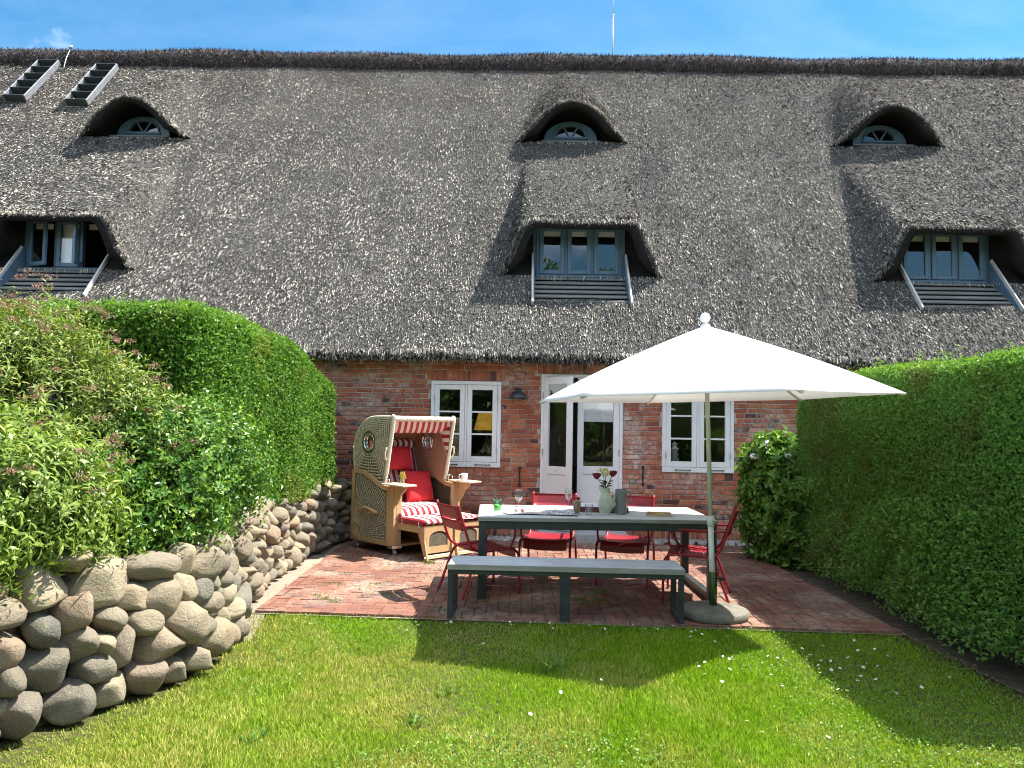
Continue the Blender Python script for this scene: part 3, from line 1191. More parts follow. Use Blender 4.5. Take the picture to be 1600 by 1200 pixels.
# --- brick wall
WIN1 = (-1.30, -0.30, 0.98, 2.20)
DOOR = (0.27, 1.43, 0.13, 2.32)
WIN2 = (1.99, 3.00, 0.96, 2.20)
OPEN = [WIN1, DOOR, WIN2]
YM = YW + 0.014     # mortar face
YB = YW + 0.34      # inner face
mb = MB()
cuts = sorted({-13.3, 13.3} | {o[0] for o in OPEN} | {o[1] for o in OPEN})
for a, b in zip(cuts[:-1], cuts[1:]):
    op = [o for o in OPEN if abs(o[0] - a) < 1e-6]
    if op:
        o = op[0]
        mb.box((a, YM, -0.05), (b, YB, o[2]))
        mb.box((a, YM, o[3]), (b, YB, 2.62))
    else:
        mb.box((a, YM, -0.05), (b, YB, 2.62))
for s_ in (-1, 1):
    mb.box((s_ * 13.3 - 0.15, YB + 0.002, -0.05), (s_ * 13.3 + 0.15, 21.7, 2.6))
    mb.add([(s_ * 13.3, 10.8, 2.6), (s_ * 13.3, 21.7, 2.6), (s_ * 13.3, RIDGE_Y, bz - 0.1)], [(0, 1, 2)])
mb.box((-13.3, 21.702, -0.05), (13.3, 22.0, 2.6))
wall = hpart(mb, 'wall', M['mortar'])


def brick_mesh(kx, kz, g, depth=0.05):
    t = 0.005
    j = lambda a=0.003: g.uniform(-a, a)
    vv = [(sx * kx / 2 + j(), 0.05, sz * kz / 2 + j()) for sz in (-1, 1) for sx in (-1, 1)]
    vv += [(sx * kx / 2 + j(), 0.007 + j(0.002), sz * kz / 2 + j()) for sz in (-1, 1) for sx in (-1, 1)]
    vv += [(sx * (kx / 2 - t) + j(), j(0.003), sz * (kz / 2 - t) + j(0.002)) for sz in (-1, 1) for sx in (-1, 1)]
    ff = [(8, 9, 11, 10)]
    for a, b in ((0, 4), (4, 8)):
        ff += [(a, a + 1, b + 1, b), (a + 1, a + 3, b + 3, b + 1), (a + 3, a + 2, b + 2, b + 3), (a + 2, a, b, b + 2)]
    return vv, ff


PITCH = 0.0685
BH = 0.057
bricks = []   # (x0, x1, zc, kz)


def clear(x0, x1, z0, z1):
    """cut a brick against the openings; returns the remaining span"""
    for o in SOLID:
        if z1 > o[2] + 0.004 and z0 < o[3] - 0.004 and x1 > o[0] and x0 < o[1]:
            if x0 < o[0] < x1 and o[0] - x0 >= (x1 - o[1]):
                x1 = o[0] - 0.006
            elif x0 < o[1] < x1:
                x0 = o[1] + 0.006
            else:
                return None
    return (x0, x1) if x1 - x0 > 0.035 else None


def course_top(z):
    return 0.17 + math.floor((z - 0.17 - BH) / PITCH) * PITCH + BH


def course_bottom(z):
    return 0.17 + math.ceil((z - 0.17) / PITCH) * PITCH


SILL = {o: o[2] - course_top(o[2] - 0.085) for o in (WIN1, WIN2)}
HEAD = {o: course_bottom(o[3] + (0.13 if o is not DOOR else 0.16)) - o[3] for o in OPEN}
SOLID = [(DOOR[0], DOOR[1], -1, DOOR[3] + 0.006)]
for o in (WIN1, WIN2):
    SOLID.append((o[0], o[1], o[2] - SILL[o] + 0.004, o[3] + 0.006))
for o in OPEN:
    SOLID.append((o[0] - 0.06, o[1] + 0.06, o[3], o[3] + HEAD[o] - 0.006))
row = 0
z = 0.17
while z < 2.52:
    xmin, xmax = -3.4, 6.3
    x = xmin - random.uniform(0, 0.2)
    hdr = random.random() < 0.5
    while x < xmax:
        Lb = 0.108 if hdr else 0.222
        Lb *= random.uniform(0.95, 1.05)
        if random.random() < 0.62:
            hdr = not hdr
        s_ = clear(x, x + Lb, z, z + BH)
        if s_:
            bricks.append((s_[0], s_[1], z + BH / 2 + random.uniform(-0.002, 0.002), BH * random.uniform(0.93, 1.03)))
        x += Lb + 0.012 * random.uniform(0.8, 1.3)
    z += PITCH
    row += 1
# rowlock plinth course, soldier arches, sills of bricks on edge
x = -3.4
while x < 6.2:
    s_ = clear(x, x + 0.062, 0.03, 0.15)
    if s_:
        bricks.append((x, x + 0.058, 0.095, 0.125))
    x += 0.07
for o, hh in [(o, HEAD[o]) for o in OPEN]:
    nn = int((o[1] - o[0] + 0.12) / 0.068)
    for k in range(nn):
        xa = o[0] - 0.06 + k * (o[1] - o[0] + 0.12) / nn
        bricks.append((xa + 0.006, xa + (o[1] - o[0] + 0.12) / nn - 0.006, o[3] + hh / 2 - 0.002, hh - 0.016))
for o in (WIN1, WIN2):
    nn = int((o[1] - o[0]) / 0.118)
    for k in range(nn):
        xa = o[0] + k * (o[1] - o[0]) / nn
        bricks.append((xa + 0.005, xa + (o[1] - o[0]) / nn - 0.005, o[2] - SILL[o] / 2 + 0.002, SILL[o] - 0.018))
bricks.sort(key=lambda b: (0.5 * (b[0] + b[1]) - 0.2) ** 2 * 0.35 + (b[2] - 1.6) ** 2)
bmeshes = {}
stuff = MB()
g = random.Random(3)
for n_, (x0, x1, zc, kz) in enumerate(bricks):
    w_ = x1 - x0
    dy = random.uniform(-0.003, 0.004)
    if n_ < 300:
        key = (round(w_, 2), round(kz, 2), n_ % 2)
        if key not in bmeshes:
            vv, ff = brick_mesh(key[0], key[1], g)
            me = bpy.data.meshes.new('brick')
            me.from_pydata(vv, [], ff)
            me.materials.append(M['brick'])
            bmeshes[key] = me
        o = bpy.data.objects.new('brick', bmeshes[key])
        COL.objects.link(o)
        o.parent = wall
        o.location = ((x0 + x1) / 2, dy, zc)
        o.rotation_euler = (random.uniform(-0.02, 0.02), random.uniform(-0.012, 0.012), random.uniform(-0.015, 0.015))
        o.scale = (w_ / key[0], 1, kz / key[1])
    else:
        vv, ff = brick_mesh(w_, kz, g)
        stuff.add([(v[0] + (x0 + x1) / 2, v[1] + dy, v[2] + zc) for v in vv], ff)
tag(stuff.build('brickwork', M['brick'], wall), kind='stuff')

# wall ties
mb = MB()
for xa, za in ((-0.02, 0.86), (1.72, 0.90)):
    mb = MB()
    mb.box((xa - 0.008, YW - 0.022, za - 0.13), (xa + 0.008, YW - 0.006, za + 0.13))
    mb.box((xa - 0.02, YW - 0.024, za + 0.11), (xa + 0.02, YW - 0.004, za + 0.135))
    mb.box((xa - 0.02, YW - 0.024, za - 0.135), (xa + 0.02, YW - 0.004, za - 0.11))
    hpart(mb, 'wall_tie', M['black'])

# the room behind
mb = MB()
mb.box((-2.6, YB + 0.002, -0.02), (4.2, 15.2, 0.10))
mb.box((-2.6, 15.2, 0.1), (4.2, 15.4, 2.55))
mb.box((-2.75, YB + 0.002, 0.1), (-2.6, 15.2, 2.55))
mb.box((4.2, YB + 0.002, 0.1), (4.35, 15.2, 2.55))
mb.box((-2.75, YB + 0.002, 2.551), (4.35, 15.4, 2.60))
hpart(mb, 'room', M['plaster'])
mb = MB()
mb.box((-1.4, 14.6, 0.1), (0.0, 15.15, 2.1), 0, 0.01)
mb.box((0.6, 13.0, 0.1), (1.9, 13.6, 0.86), 0, 0.01)
mb.box((2.2, 14.4, 0.1), (3.6, 15.1, 1.4), 0, 0.01)
hpart(mb, 'cupboard', M['dark'])


def white_window(x0, x1, z0, z1, name='window'):
    yo = YW - 0.018
    fr = 0.05
    mb = MB()
    mb.box((x0, yo, z0), (x1, YW + 0.09, z0 + fr + 0.02), 0, 0.004)
    mb.box((x0, yo, z1 - fr), (x1, YW + 0.09, z1), 0, 0.004)
    mb.box((x0, yo + 0.001, z0 + fr + 0.021), (x0 + fr, YW + 0.089, z1 - fr - 0.001), 0, 0.004)
    mb.box((x1 - fr, yo + 0.001, z0 + fr + 0.021), (x1, YW + 0.089, z1 - fr - 0.001), 0, 0.004)
    xm = (x0 + x1) / 2
    mb.box((xm - 0.014, yo + 0.004, z0 + fr + 0.021), (xm + 0.014, YW + 0.08, z1 - fr - 0.001), 0, 0.003)
    w = hpart(mb, name, M['white'])
    for a, b in ((x0 + fr + 0.004, xm - 0.018), (xm + 0.018, x1 - fr - 0.004)):
        za, zb = z0 + fr + 0.025, z1 - fr - 0.005
        ys0, ys1 = yo + 0.006, YW + 0.04
        st = 0.068
        mb = MB()
        mb.box((a, ys0, za), (a + st, ys1, zb), 0, 0.004)
        mb.box((b - st, ys0, za), (b, ys1, zb), 0, 0.004)
        mb.box((a + st + 0.0005, ys0 + 0.001, za), (b - st - 0.0005, ys1 - 0.001, za + st + 0.01), 0, 0.004)
        mb.box((a + st + 0.0005, ys0 + 0.001, zb - st), (b - st - 0.0005, ys1 - 0.001, zb), 0, 0.004)
        hp = (zb - za - 2 * st - 0.01)
        zlo = za + st + 0.01
        for k in (1, 2):
            zm = zlo + hp * k / 3
            mb.box((a + st + 0.0005, ys0 + 0.004, zm - 0.012), (b - st - 0.0005, ys1 - 0.004, zm + 0.012), 0, 0.003)
        hpart(mb, 'sash', M['white'], w)
        for k in range(3):
            pa, pb = zlo + hp * k / 3 + 0.0125 * (k > 0), zlo + hp * (k + 1) / 3 - 0.0125 * (k < 2)
            tl = random.uniform(-0.004, 0.004)
            hpart(MB().add([(a + st, YW + 0.012 + tl, pa), (b - st, YW + 0.012 - tl, pa), (b - st, YW + 0.012 - tl, pb), (a + st, YW + 0.012 + tl, pb)], [(0, 1, 2, 3)]), 'pane', M['glass'], w)
        xc = (a + b) / 2 + 0.02
        mb = MB()
        mb.tube([(xc - 0.10, yo - 0.012, z0 + 0.035), (xc + 0.10, yo - 0.012, z0 + 0.035)], 0.0055, 6)
        mb.ball((xc - 0.10, yo - 0.012, z0 + 0.035), 0.012, 8, 6)
        mb.ball((xc + 0.10, yo - 0.012, z0 + 0.035), 0.010, 8, 6)
        hpart(mb, 'stay', M['black'], w)
    for xh in (x0 + fr, x1 - fr):
        for zh in (z0 + 0.24, z1 - 0.24):
            hpart(MB().box((xh - 0.008, yo - 0.010, zh - 0.04), (xh + 0.008, yo + 0.004, zh + 0.04), 0, 0.003), 'hinge', M['grey_metal'], w)
    return w


white_window(*WIN1)
white_window(*WIN2)

# double door
x0, x1, z0, z1 = DOOR
mb = MB()
mb.box((x0, YW - 0.016, z0 + 0.03), (x0 + 0.045, YW + 0.10, z1 - 0.045), 0, 0.004)
mb.box((x1 - 0.045, YW - 0.016, z0 + 0.03), (x1, YW + 0.10, z1 - 0.045), 0, 0.004)
mb.box((x0, YW - 0.017, z1 - 0.044), (x1, YW + 0.10, z1), 0, 0.004)
mb.box((x0, YW - 0.03, z0), (x1, YW + 0.12, z0 + 0.029), 0, 0.004)
door_frame = hpart(mb, 'door_frame', M['white'])


def leaf_door(w, h, blind):
    """door leaf hinged at x=0, running along +x, outside faces -y"""
    st = 0.085
    rail = 0.80
    t0, t1 = -0.022, 0.022
    mb = MB()
    mb.box((0, t0, 0), (st, t1, h), 0, 0.004)
    mb.box((w - st, t0, 0), (w, t1, h), 0, 0.004)
    for za, zb in ((0, 0.13), (rail - 0.05, rail + 0.06), (h - 0.10, h)):
        mb.box((st + 0.0005, t0 + 0.001, za), (w - st - 0.0005, t1 - 0.001, zb), 0, 0.004)
    leaf = mb.build('door_leaf', M['white'], house)
    MB().box((st + 0.001, -0.008, 0.131), (w - st - 0.001, 0.008, rail - 0.051), 0, 0.0).build('panel', M['white'], leaf)
    MB().add([(st, 0, rail + 0.06), (w - st, 0, rail + 0.06), (w - st, 0, h - 0.10), (st, 0, h - 0.10)], [(0, 1, 2, 3)]).build('pane', M['glass'], leaf)
    if blind:
        MB().box((st + 0.002, 0.012, h - 0.62), (w - st - 0.002, 0.018, h - 0.102)).build('roller_blind', M['white'], leaf)
    k = MB()
    k.ball((w / 2, t0 - 0.008, rail + 0.005), 0.011, 8, 6)
    k.build('knob', M['grey_metal'], leaf)
    for zh in (0.35, 1.05, 1.85):
        MB().box((-0.012, t0 - 0.010, zh - 0.045), (0.012, t0 + 0.004, zh + 0.045), 0, 0.003).build('hinge', M['grey_metal'], leaf)
    return leaf


lh = z1 - z0 - 0.03 - 0.05
lw = (x1 - x0 - 0.09) / 2 - 0.004
la = leaf_door(lw - 0.03, lh, False)
la.location = (x0 + 0.047, -0.01, z0 + 0.032)
la.rotation_euler = (0, 0, R(-42))
lb = leaf_door(lw + 0.06, lh, True)
lb.location = (x1 - 0.047, 0.012, z0 + 0.032)
lb.scale = (-1, 1, 1)
lb.rotation_euler = (0, 0, 0)
hpart(MB().box((x0 - 0.03, YW - 0.36, -0.03), (x1 + 0.05, YW - 0.002, z0 - 0.004), 0, 0.012), 'door_step', M['stepstone'])

# --- lower dormer windows
def dormer(c, opened):
    zb, zt, yw = 3.90, 4.735, YWIN - 0.06
    hw = 0.665
    mb = MB()
    f = 0.045
    mb.box((c - hw, yw, zb), (c + hw, yw + 0.09, zb + f), 0, 0.004)
    mb.box((c - hw, yw, zt - f), (c + hw, yw + 0.09, zt), 0, 0.004)
    for s_ in (-1, 1):
        mb.box((c + s_ * hw, yw + 0.001, zb + f + 0.0005), (c + s_ * (hw - f), yw + 0.089, zt - f - 0.0005), 0, 0.004)
    mb.box((c - HB + 0.003, yw + 0.03, zb - 0.25), (c - hw - 0.001, yw + 0.08, zt + 0.05))
    mb.box((c + hw + 0.001, yw + 0.03, zb - 0.25), (c + HB - 0.003, yw + 0.08, zt + 0.05))
    w3 = (2 * hw - 2 * f) / 3
    for k in (1, 2):
        xm = c - hw + f + w3 * k
        mb.box((xm - 0.022, yw + 0.002, zb + f + 0.0005), (xm + 0.022, yw + 0.085, zt - f - 0.0005), 0, 0.004)
    win = hpart(mb, 'dormer_window', M['blue'])
    for k in range(3):
        xa = c - hw + f + w3 * k + (0.024 if k else 0.002)
        xb = c - hw + f + w3 * (k + 1) - (0.024 if k < 2 else 0.002)
        za, zc = zb + f + 0.003, zt - f - 0.003
        st = 0.062
        W_ = xb - xa
        H_ = zc - za
        mb = MB()
        mb.box((0, -0.02, 0), (st, 0.022, H_), 0, 0.004)
        mb.box((W_ - st, -0.02, 0), (W_, 0.022, H_), 0, 0.004)
        mb.box((st + 0.0005, -0.019, 0), (W_ - st - 0.0005, 0.021, st), 0, 0.004)
        mb.box((st + 0.0005, -0.019, H_ - st), (W_ - st - 0.0005, 0.021, H_), 0, 0.004)
        sash = mb.build('sash', M['blue'], win)
        pane = MB().add([(st, 0.0, st), (W_ - st, 0.0, st), (W_ - st, 0.0, H_ - st), (st, 0.0, H_ - st)], [(0, 1, 2, 3)]).build('pane', M['glass'], win)
        bl = MB().box((st - 0.01, 0.055, H_ - st - (0.07 if not (opened and k == 1) else H_ - 2 * st + 0.02)), (W_ - st + 0.01, 0.06, H_ - st + 0.02)).build('blind', M['white'], win)
        ang = 0.0
        px, py = xa, yw - 0.004
        if opened and k == 0:
            ang = R(-22)
        if opened and k == 2:
            ang = R(-78)
        for o in (sash, pane):
            o.location = (px, py - YW, za)
            o.rotation_euler = (random.uniform(-0.02, 0.02) if o is pane else 0, 0, ang)
        bl.location = (px, py - YW, za)
    # apron of slats and side boards
    za, ya = zp(APY) - 0.10, APY - 0.02
    zc, yc = zb - 0.02, yw - 0.01
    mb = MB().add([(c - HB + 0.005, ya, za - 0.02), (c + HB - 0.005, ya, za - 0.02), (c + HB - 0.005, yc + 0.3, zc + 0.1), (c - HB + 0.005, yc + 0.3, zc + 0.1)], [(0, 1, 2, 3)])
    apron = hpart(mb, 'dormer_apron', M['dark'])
    ns = 6
    for k in range(ns):
        t = (k + 0.5) / ns
        y = ya + (yc - ya) * t
        zz = za + (zc - za) * t
        mb = MB()
        m4 = Matrix.Translation((c, y, zz + 0.03)) @ Matrix.Rotation(R(20), 4, 'X')
        mb.box((-HB + 0.03, -0.068, -0.012), (HB - 0.03, 0.068, 0.012), 0, 0.003, m4)
        hpart(mb, 'slat', M['roofplank'], apron)
    for s_ in (-1, 1):
        xo = c + s_ * (HB - 0.013)
        q = [(ya - 0.03, za - 0.03), (yc + 0.06, zc - 0.05), (yc + 0.06, zp(yc + 0.06) + 0.03), (ya - 0.03, zp(ya - 0.03) + 0.03)]
        hpart(MB().prism(q, 'X', xo - 0.012, xo + 0.012), 'cheek_board', M['blue'], apron, True)
        a = Vector((c + s_ * (HB + 0.005), ya - 0.09, zp(ya - 0.09) + 0.045))
        b = Vector((c + s_ * (HB + 0.005), yc - 0.0, zp(yc) + 0.045))
        n_ = Vector((0, -math.sin(R(50)), math.cos(R(50))))
        hpart(MB().beam(a, b, 0.03, 0.07, 0, 0.004, n_), 'side_board', M['roofplankpale'], apron)
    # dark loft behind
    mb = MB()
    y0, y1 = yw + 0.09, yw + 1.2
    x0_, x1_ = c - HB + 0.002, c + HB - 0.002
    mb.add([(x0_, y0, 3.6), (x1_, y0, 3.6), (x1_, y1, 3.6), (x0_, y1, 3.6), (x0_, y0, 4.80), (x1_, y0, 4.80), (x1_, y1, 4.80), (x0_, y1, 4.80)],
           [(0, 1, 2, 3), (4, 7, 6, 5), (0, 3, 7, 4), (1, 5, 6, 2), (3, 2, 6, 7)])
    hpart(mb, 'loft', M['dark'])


dormer(LOW['c'][0], True)
dormer(LOW['c'][1], False)
dormer(LOW['c'][2], False)


def eyebrow(c):
    yw = 14.22
    z0 = 7.02
    ow, oh = 0.51, 0.38
    iw, ih = 0.285, 0.215
    n = 28
    # boarded arch with a half-round hole
    mb = MB()
    outer = [(c - ow - 0.04, z0 - 0.10)] + [(c - ow * math.cos(a), z0 + oh * math.sin(a)) for a in np.linspace(0.02, PI - 0.02, n)] + [(c + ow + 0.04, z0 - 0.10)]
    inner = [(c - iw, z0 + 0.075)] + [(c - iw * math.cos(a), z0 + 0.08 + ih * math.sin(a)) for a in np.linspace(0.02, PI - 0.02, n)] + [(c + iw, z0 + 0.075)]
    vv = [(x, yw, z) for x, z in outer] + [(x, yw, z) for x, z in inner] + [(x, yw + 0.06, z) for x, z in inner]
    m_ = n + 2
    ff = []
    for i in range(m_ - 1):
        ff.append((i, i + 1, m_ + i + 1, m_ + i))
        ff.append((m_ + i, m_ + i + 1, 2 * m_ + i + 1, 2 * m_ + i))
    ff.append((0, m_, 2 * m_ - 1, m_ - 1))
    ff.append((m_, 2 * m_, 3 * m_ - 1, 2 * m_ - 1))
    mb.add(vv, ff)
    w = hpart(mb, 'eyebrow_window', M['blue'], house, True)
    mb = MB()
    path = [(c - (iw + 0.02) * math.cos(a), yw - 0.012, z0 + 0.08 + (ih + 0.02) * math.sin(a)) for a in np.linspace(0, PI, 24)]
    mb.tube(path, 0.02, 6)
    mb.box((c - iw - 0.05, yw - 0.03, z0 + 0.035), (c + iw + 0.05, yw + 0.01, z0 + 0.075), 0, 0.004)
    hpart(mb, 'frame', M['blue'], w)
    for s_ in (-1, 1):
        hpart(MB().beam((c + s_ * 0.01, yw + 0.012, z0 + 0.07), (c + s_ * 0.14, yw + 0.012, z0 + 0.08 + 0.20), 0.03, 0.022, 0, 0.003, (0, 1, 0)), 'muntin', M['blue'], w)
    pn = [(c - (iw + 0.01) * math.cos(a), yw + 0.035, z0 + 0.07 + (ih + 0.015) * math.sin(a)) for a in np.linspace(0, PI, 24)]
    hpart(MB().add(pn, [list(range(24))]), 'pane', M['glass'], w)
    mb = MB()
    mb.box((c - ow - 0.06, yw - 0.16, z0 - 0.075), (c + ow + 0.06, yw + 0.01, z0 - 0.045), 0, 0.005)
    mb.box((c - ow, yw - 0.26, z0 - 0.165), (c + ow, yw - 0.14, z0 - 0.135), 0, 0.005)
    hpart(mb, 'sill', M['roofplank'], w)
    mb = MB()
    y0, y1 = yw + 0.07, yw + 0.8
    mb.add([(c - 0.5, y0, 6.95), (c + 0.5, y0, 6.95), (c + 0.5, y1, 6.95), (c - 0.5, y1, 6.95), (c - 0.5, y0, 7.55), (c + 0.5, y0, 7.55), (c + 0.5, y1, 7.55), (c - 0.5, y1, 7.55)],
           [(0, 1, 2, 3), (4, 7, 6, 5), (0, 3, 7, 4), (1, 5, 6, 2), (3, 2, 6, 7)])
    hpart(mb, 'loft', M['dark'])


for c in UPP['c']:
    eyebrow(c)

# lightning rod and the bracket on the ridge
mb = MB()
mb.tube([(1.86, RIDGE_Y, 9.5), (1.86, RIDGE_Y, 10.62)], 0.016, 8)
mb.tube([(1.86, RIDGE_Y, 10.62), (1.86, RIDGE_Y, 11.3)], 0.009, 6)
mb.ball((1.86, RIDGE_Y, 10.62), 0.03, 8, 6)
hpart(mb, 'lightning_rod', M['grey_metal'])
mb = MB()
mb.tube(smooth_path([(-9.93, RIDGE_Y - 0.58, 9.02), (-9.93, RIDGE_Y - 0.50, 9.3), (-9.97, RIDGE_Y - 0.30, 9.60), (-10.05, RIDGE_Y - 0.18, 9.62)], 5), 0.010, 6)
mb.ball((-9.94, RIDGE_Y - 0.36, 9.60), (0.05, 0.04, 0.04), 10, 8)
hpart(mb, 'conductor_bracket', M['grey_metal'])

# cobble drip strip at the foot of the wall
g = np.random.default_rng(5)
mb = MB()
for k in range(420):
    x = g.uniform(-2.3, 3.3)
    if DOOR[0] - 0.05 < x < DOOR[1] + 0.07:
        continue
    r = g.uniform(0.025, 0.055)
    mb.ball((x, g.uniform(10.44, 10.72), g.uniform(-0.015, 0.01)), (r, r * g.uniform(0.7, 1), r * 0.6), 7, 5)
M['pebble'] = mat_brick('pebble', [(0.0, (0.36, 0.34, 0.32)), (0.4, (0.24, 0.23, 0.22)), (0.7, (0.45, 0.42, 0.38))], (0.5, 0.48, 0.45), (0.6, 0.8))
tag(mb.build('pebbles', M['pebble']), kind='stuff')
tag(flat('drip_strip', [(-2.5, 10.42), (3.4, 10.42), (3.4, 10.76), (-2.5, 10.76)], -0.028, M['soil']), kind='structure')

# wall lamp
lamp = empty('wall_lamp', (-0.06, YW, 1.99), 0, 'black half dome lamp on the brick wall between the left window and the door', 'lamp')
mb = MB()
mb.lathe([(0.0, 0.115), (0.05, 0.11), (0.09, 0.09), (0.125, 0.05), (0.14, 0.0), (0.132, 0.0), (0.11, 0.05), (0.05, 0.095), (0.0, 0.1)], 28, (0, -0.16, -0.04))
mb.build('lamp_shade', M['lampblack'], lamp)
mb = MB()
mb.box((-0.04, -0.028, 0.03), (0.04, -0.002, 0.12), 0, 0.006)
mb.tube(smooth_path([(0, -0.02, 0.10), (0, -0.09, 0.125), (0, -0.16, 0.10), (0, -0.16, 0.06)], 4), 0.012, 8)
mb.build('bracket', M['lampblack'], lamp)

# things seen inside
tl = empty('table_lamp', (-0.52, YW + 0.75, 1.30), 0, 'glowing amber table lamp inside the left ground floor window', 'lamp')
t = NT('amber_shade')
e = t.n('ShaderNodeEmission')
e.inputs['Strength'].default_value = 0.12
gz_ = t.ramp(t.noise(t.coord('Object'), 7, 3), [(0.3, (0.40, 0.20, 0.02)), (0.7, (0.75, 0.42, 0.05))])
t.l(gz_, e.inputs['Color'])
a_ = t.n('ShaderNodeAddShader')
t.l(e.outputs[0], a_.inputs[0])
t.l(t.principled((0.6, 0.35, 0.06), 0.8), a_.inputs[1])
M['amber'] = t.done(a_.outputs[0])
MB().lathe([(0.14, 0.47), (0.21, 0.20), (0.205, 0.20), (0.135, 0.47)], 24).build('lamp_shade', M['amber'], tl)
mb = MB()
mb.lathe([(0.0, -0.18), (0.08, -0.18), (0.09, -0.12), (0.07, -0.02), (0.03, 0.06), (0.012, 0.10), (0.012, 0.3)], 18)
mb.build('base', M['dark'], tl)
st_ = empty('side_cabinet', (-0.6, YW + 0.78, 0.10), 0, 'dark cabinet inside the house carrying the amber lamp', 'cabinet')
mb = MB()
mb.box((-0.6, -0.22, 0), (0.5, 0.22, 0.98), 0, 0.01)
mb.build('carcass', M['dark'], st_)
MB().box((-0.62, -0.24, 0.981), (0.52, 0.24, 1.015), 0, 0.006).build('top', M['dark'], st_)
lt = empty('lighthouse_model', (2.21, YW + 0.22, 0.985), 0, 'small white lighthouse model on the sill of the right ground floor window', 'ornament')
MB().lathe([(0.0, 0.0), (0.075, 0.0), (0.05, 0.29), (0.065, 0.29), (0.065, 0.31), (0.0, 0.31)], 24).build('tower', M['white'], lt)
MB().lathe([(0.036, 0.31), (0.036, 0.365), (0.05, 0.366), (0.0, 0.40)], 16).build('lantern', M['white'], lt)
for k in range(4):
    MB().box((0.028 + 0.004 * (3 - k), -0.075 + 0.006 * k, 0.05 + 0.065 * k), (0.044 + 0.004 * (3 - k), -0.048 + 0.004 * k, 0.068 + 0.065 * k)).build('window', M['black'], lt)
mb = MB()
mb.box((WIN2[0], YW + 0.091, WIN2[2] - 0.02), (WIN2[1], YB + 0.05, WIN2[2] + 0.022), 0, 0.004)
hpart(mb, 'inner_sill', M['white'])

# roof ladders
def roof_ladder(x, y, label):
    o = empty('roof_ladder', (x, y, zp(y)), 0, label, 'ladder', 'ladders lying on the thatched roof')
    Lr = 1.62
    s50, c50 = math.sin(R(50)), math.cos(R(50))
    n_ = Vector((0, -s50, c50))
    d_ = Vector((0, c50, s50))
    for s_ in (-1, 1):
        a = Vector((s_ * 0.22, 0, 0)) + n_ * 0.09
        MB().beam(a, a + d_ * Lr, 0.03, 0.12, 0, 0.004, n_).build('rail', M['ladder'], o)
    for k in range(6):
        a = n_ * 0.085 + d_ * (0.02 + (Lr - 0.04) * k / 5)
        MB().beam(a + Vector((-0.204, 0, 0)), a + Vector((0.204, 0, 0)), 0.022, 0.15, 0, 0.003, n_).build('rung', M['steel'], o)
    return o


roof_ladder(-10.30, 14.78, 'grey roof ladder near the ridge, further from the eyebrow dormer, nearest the left edge')
roof_ladder(-8.98, 14.68, 'grey roof ladder on the thatch right beside the left eyebrow dormer')

# ------------------------------------------------------------------ fieldstone wall
WP = smooth_path([(-3.9, 1.7, 0), (-3.05, 2.9, 0), (-2.56, 3.7, 0), (-2.17, 4.42, 0), (-2.00, 4.95, 0), (-2.06, 5.5, 0), (-2.24, 6.3, 0), (-2.44, 7.4, 0), (-2.48, 8.6, 0), (-2.44, 9.6, 0), (-2.32, 10.15, 0), (-2.02, 10.6, 0)], 20)
wl = [0.0]
for a, b in zip(WP[:-1], WP[1:]):
    wl.append(wl[-1] + (b - a).length)


def wpt(s):
    s = min(max(s, 0), wl[-1] - 1e-4)
    i = max(k for k in range(len(wl)) if wl[k] <= s)
    i = min(i, len(WP) - 2)
    t = (s - wl[i]) / (wl[i + 1] - wl[i])
    p = WP[i].lerp(WP[i + 1], t)
    d = (WP[i + 1] - WP[i]).normalized()
    return p, d, Vector((-d.y, d.x, 0))     # point, along, inward (to the bed)


stone_wall = empty('stone_wall', (-2.2, 6.0, 0), 0, 'low dry wall of rounded fieldstones holding up the planting bed left of the terrace', 'wall')


def stone_mesh(k):
    g = np.random.default_rng(100 + k)
    bm = bmesh.new()
    bmesh.ops.create_icosphere(bm, subdivisions=3, radius=1)
    P = np.array([v.co[:] for v in bm.verts])
    q = (np.abs(P) ** 2.6).sum(1) ** (-1 / 2.6)
    P = P * (0.35 + 0.65 * q[:, None])
    P *= 1 + 0.10 * vnoise(P, 200 + k, 2, 1.6)[:, None]
    for _ in range(7):
        nrm = g.normal(size=3)
        nrm /= np.linalg.norm(nrm)
        d = np.percentile(P @ nrm, g.uniform(80, 97))
        over = P @ nrm - d
        P -= np.outer(np.maximum(over, 0) * 0.92, nrm)
    P /= np.abs(P).max(0)
    P *= 1 + 0.020 * vnoise(P, 300 + k, 3, 5)[:, None]
    for v, p in zip(bm.verts, P):
        v.co = p
    me = bpy.data.meshes.new('stone')
    bm.to_mesh(me)
    bm.free()
    me.polygons.foreach_set('use_smooth', [True] * len(me.polygons))
    me.materials.append(M['stone'])
    return me


smeshes = [stone_mesh(k) for k in range(16)]
srnd = random.Random(21)
WALLH = 0.80
fill = MB()
# lay the stones course by course on the uneven top of what is there already
NB = 520
prof_top = np.zeros(NB)
bs = np.linspace(0, wl[-1], NB)


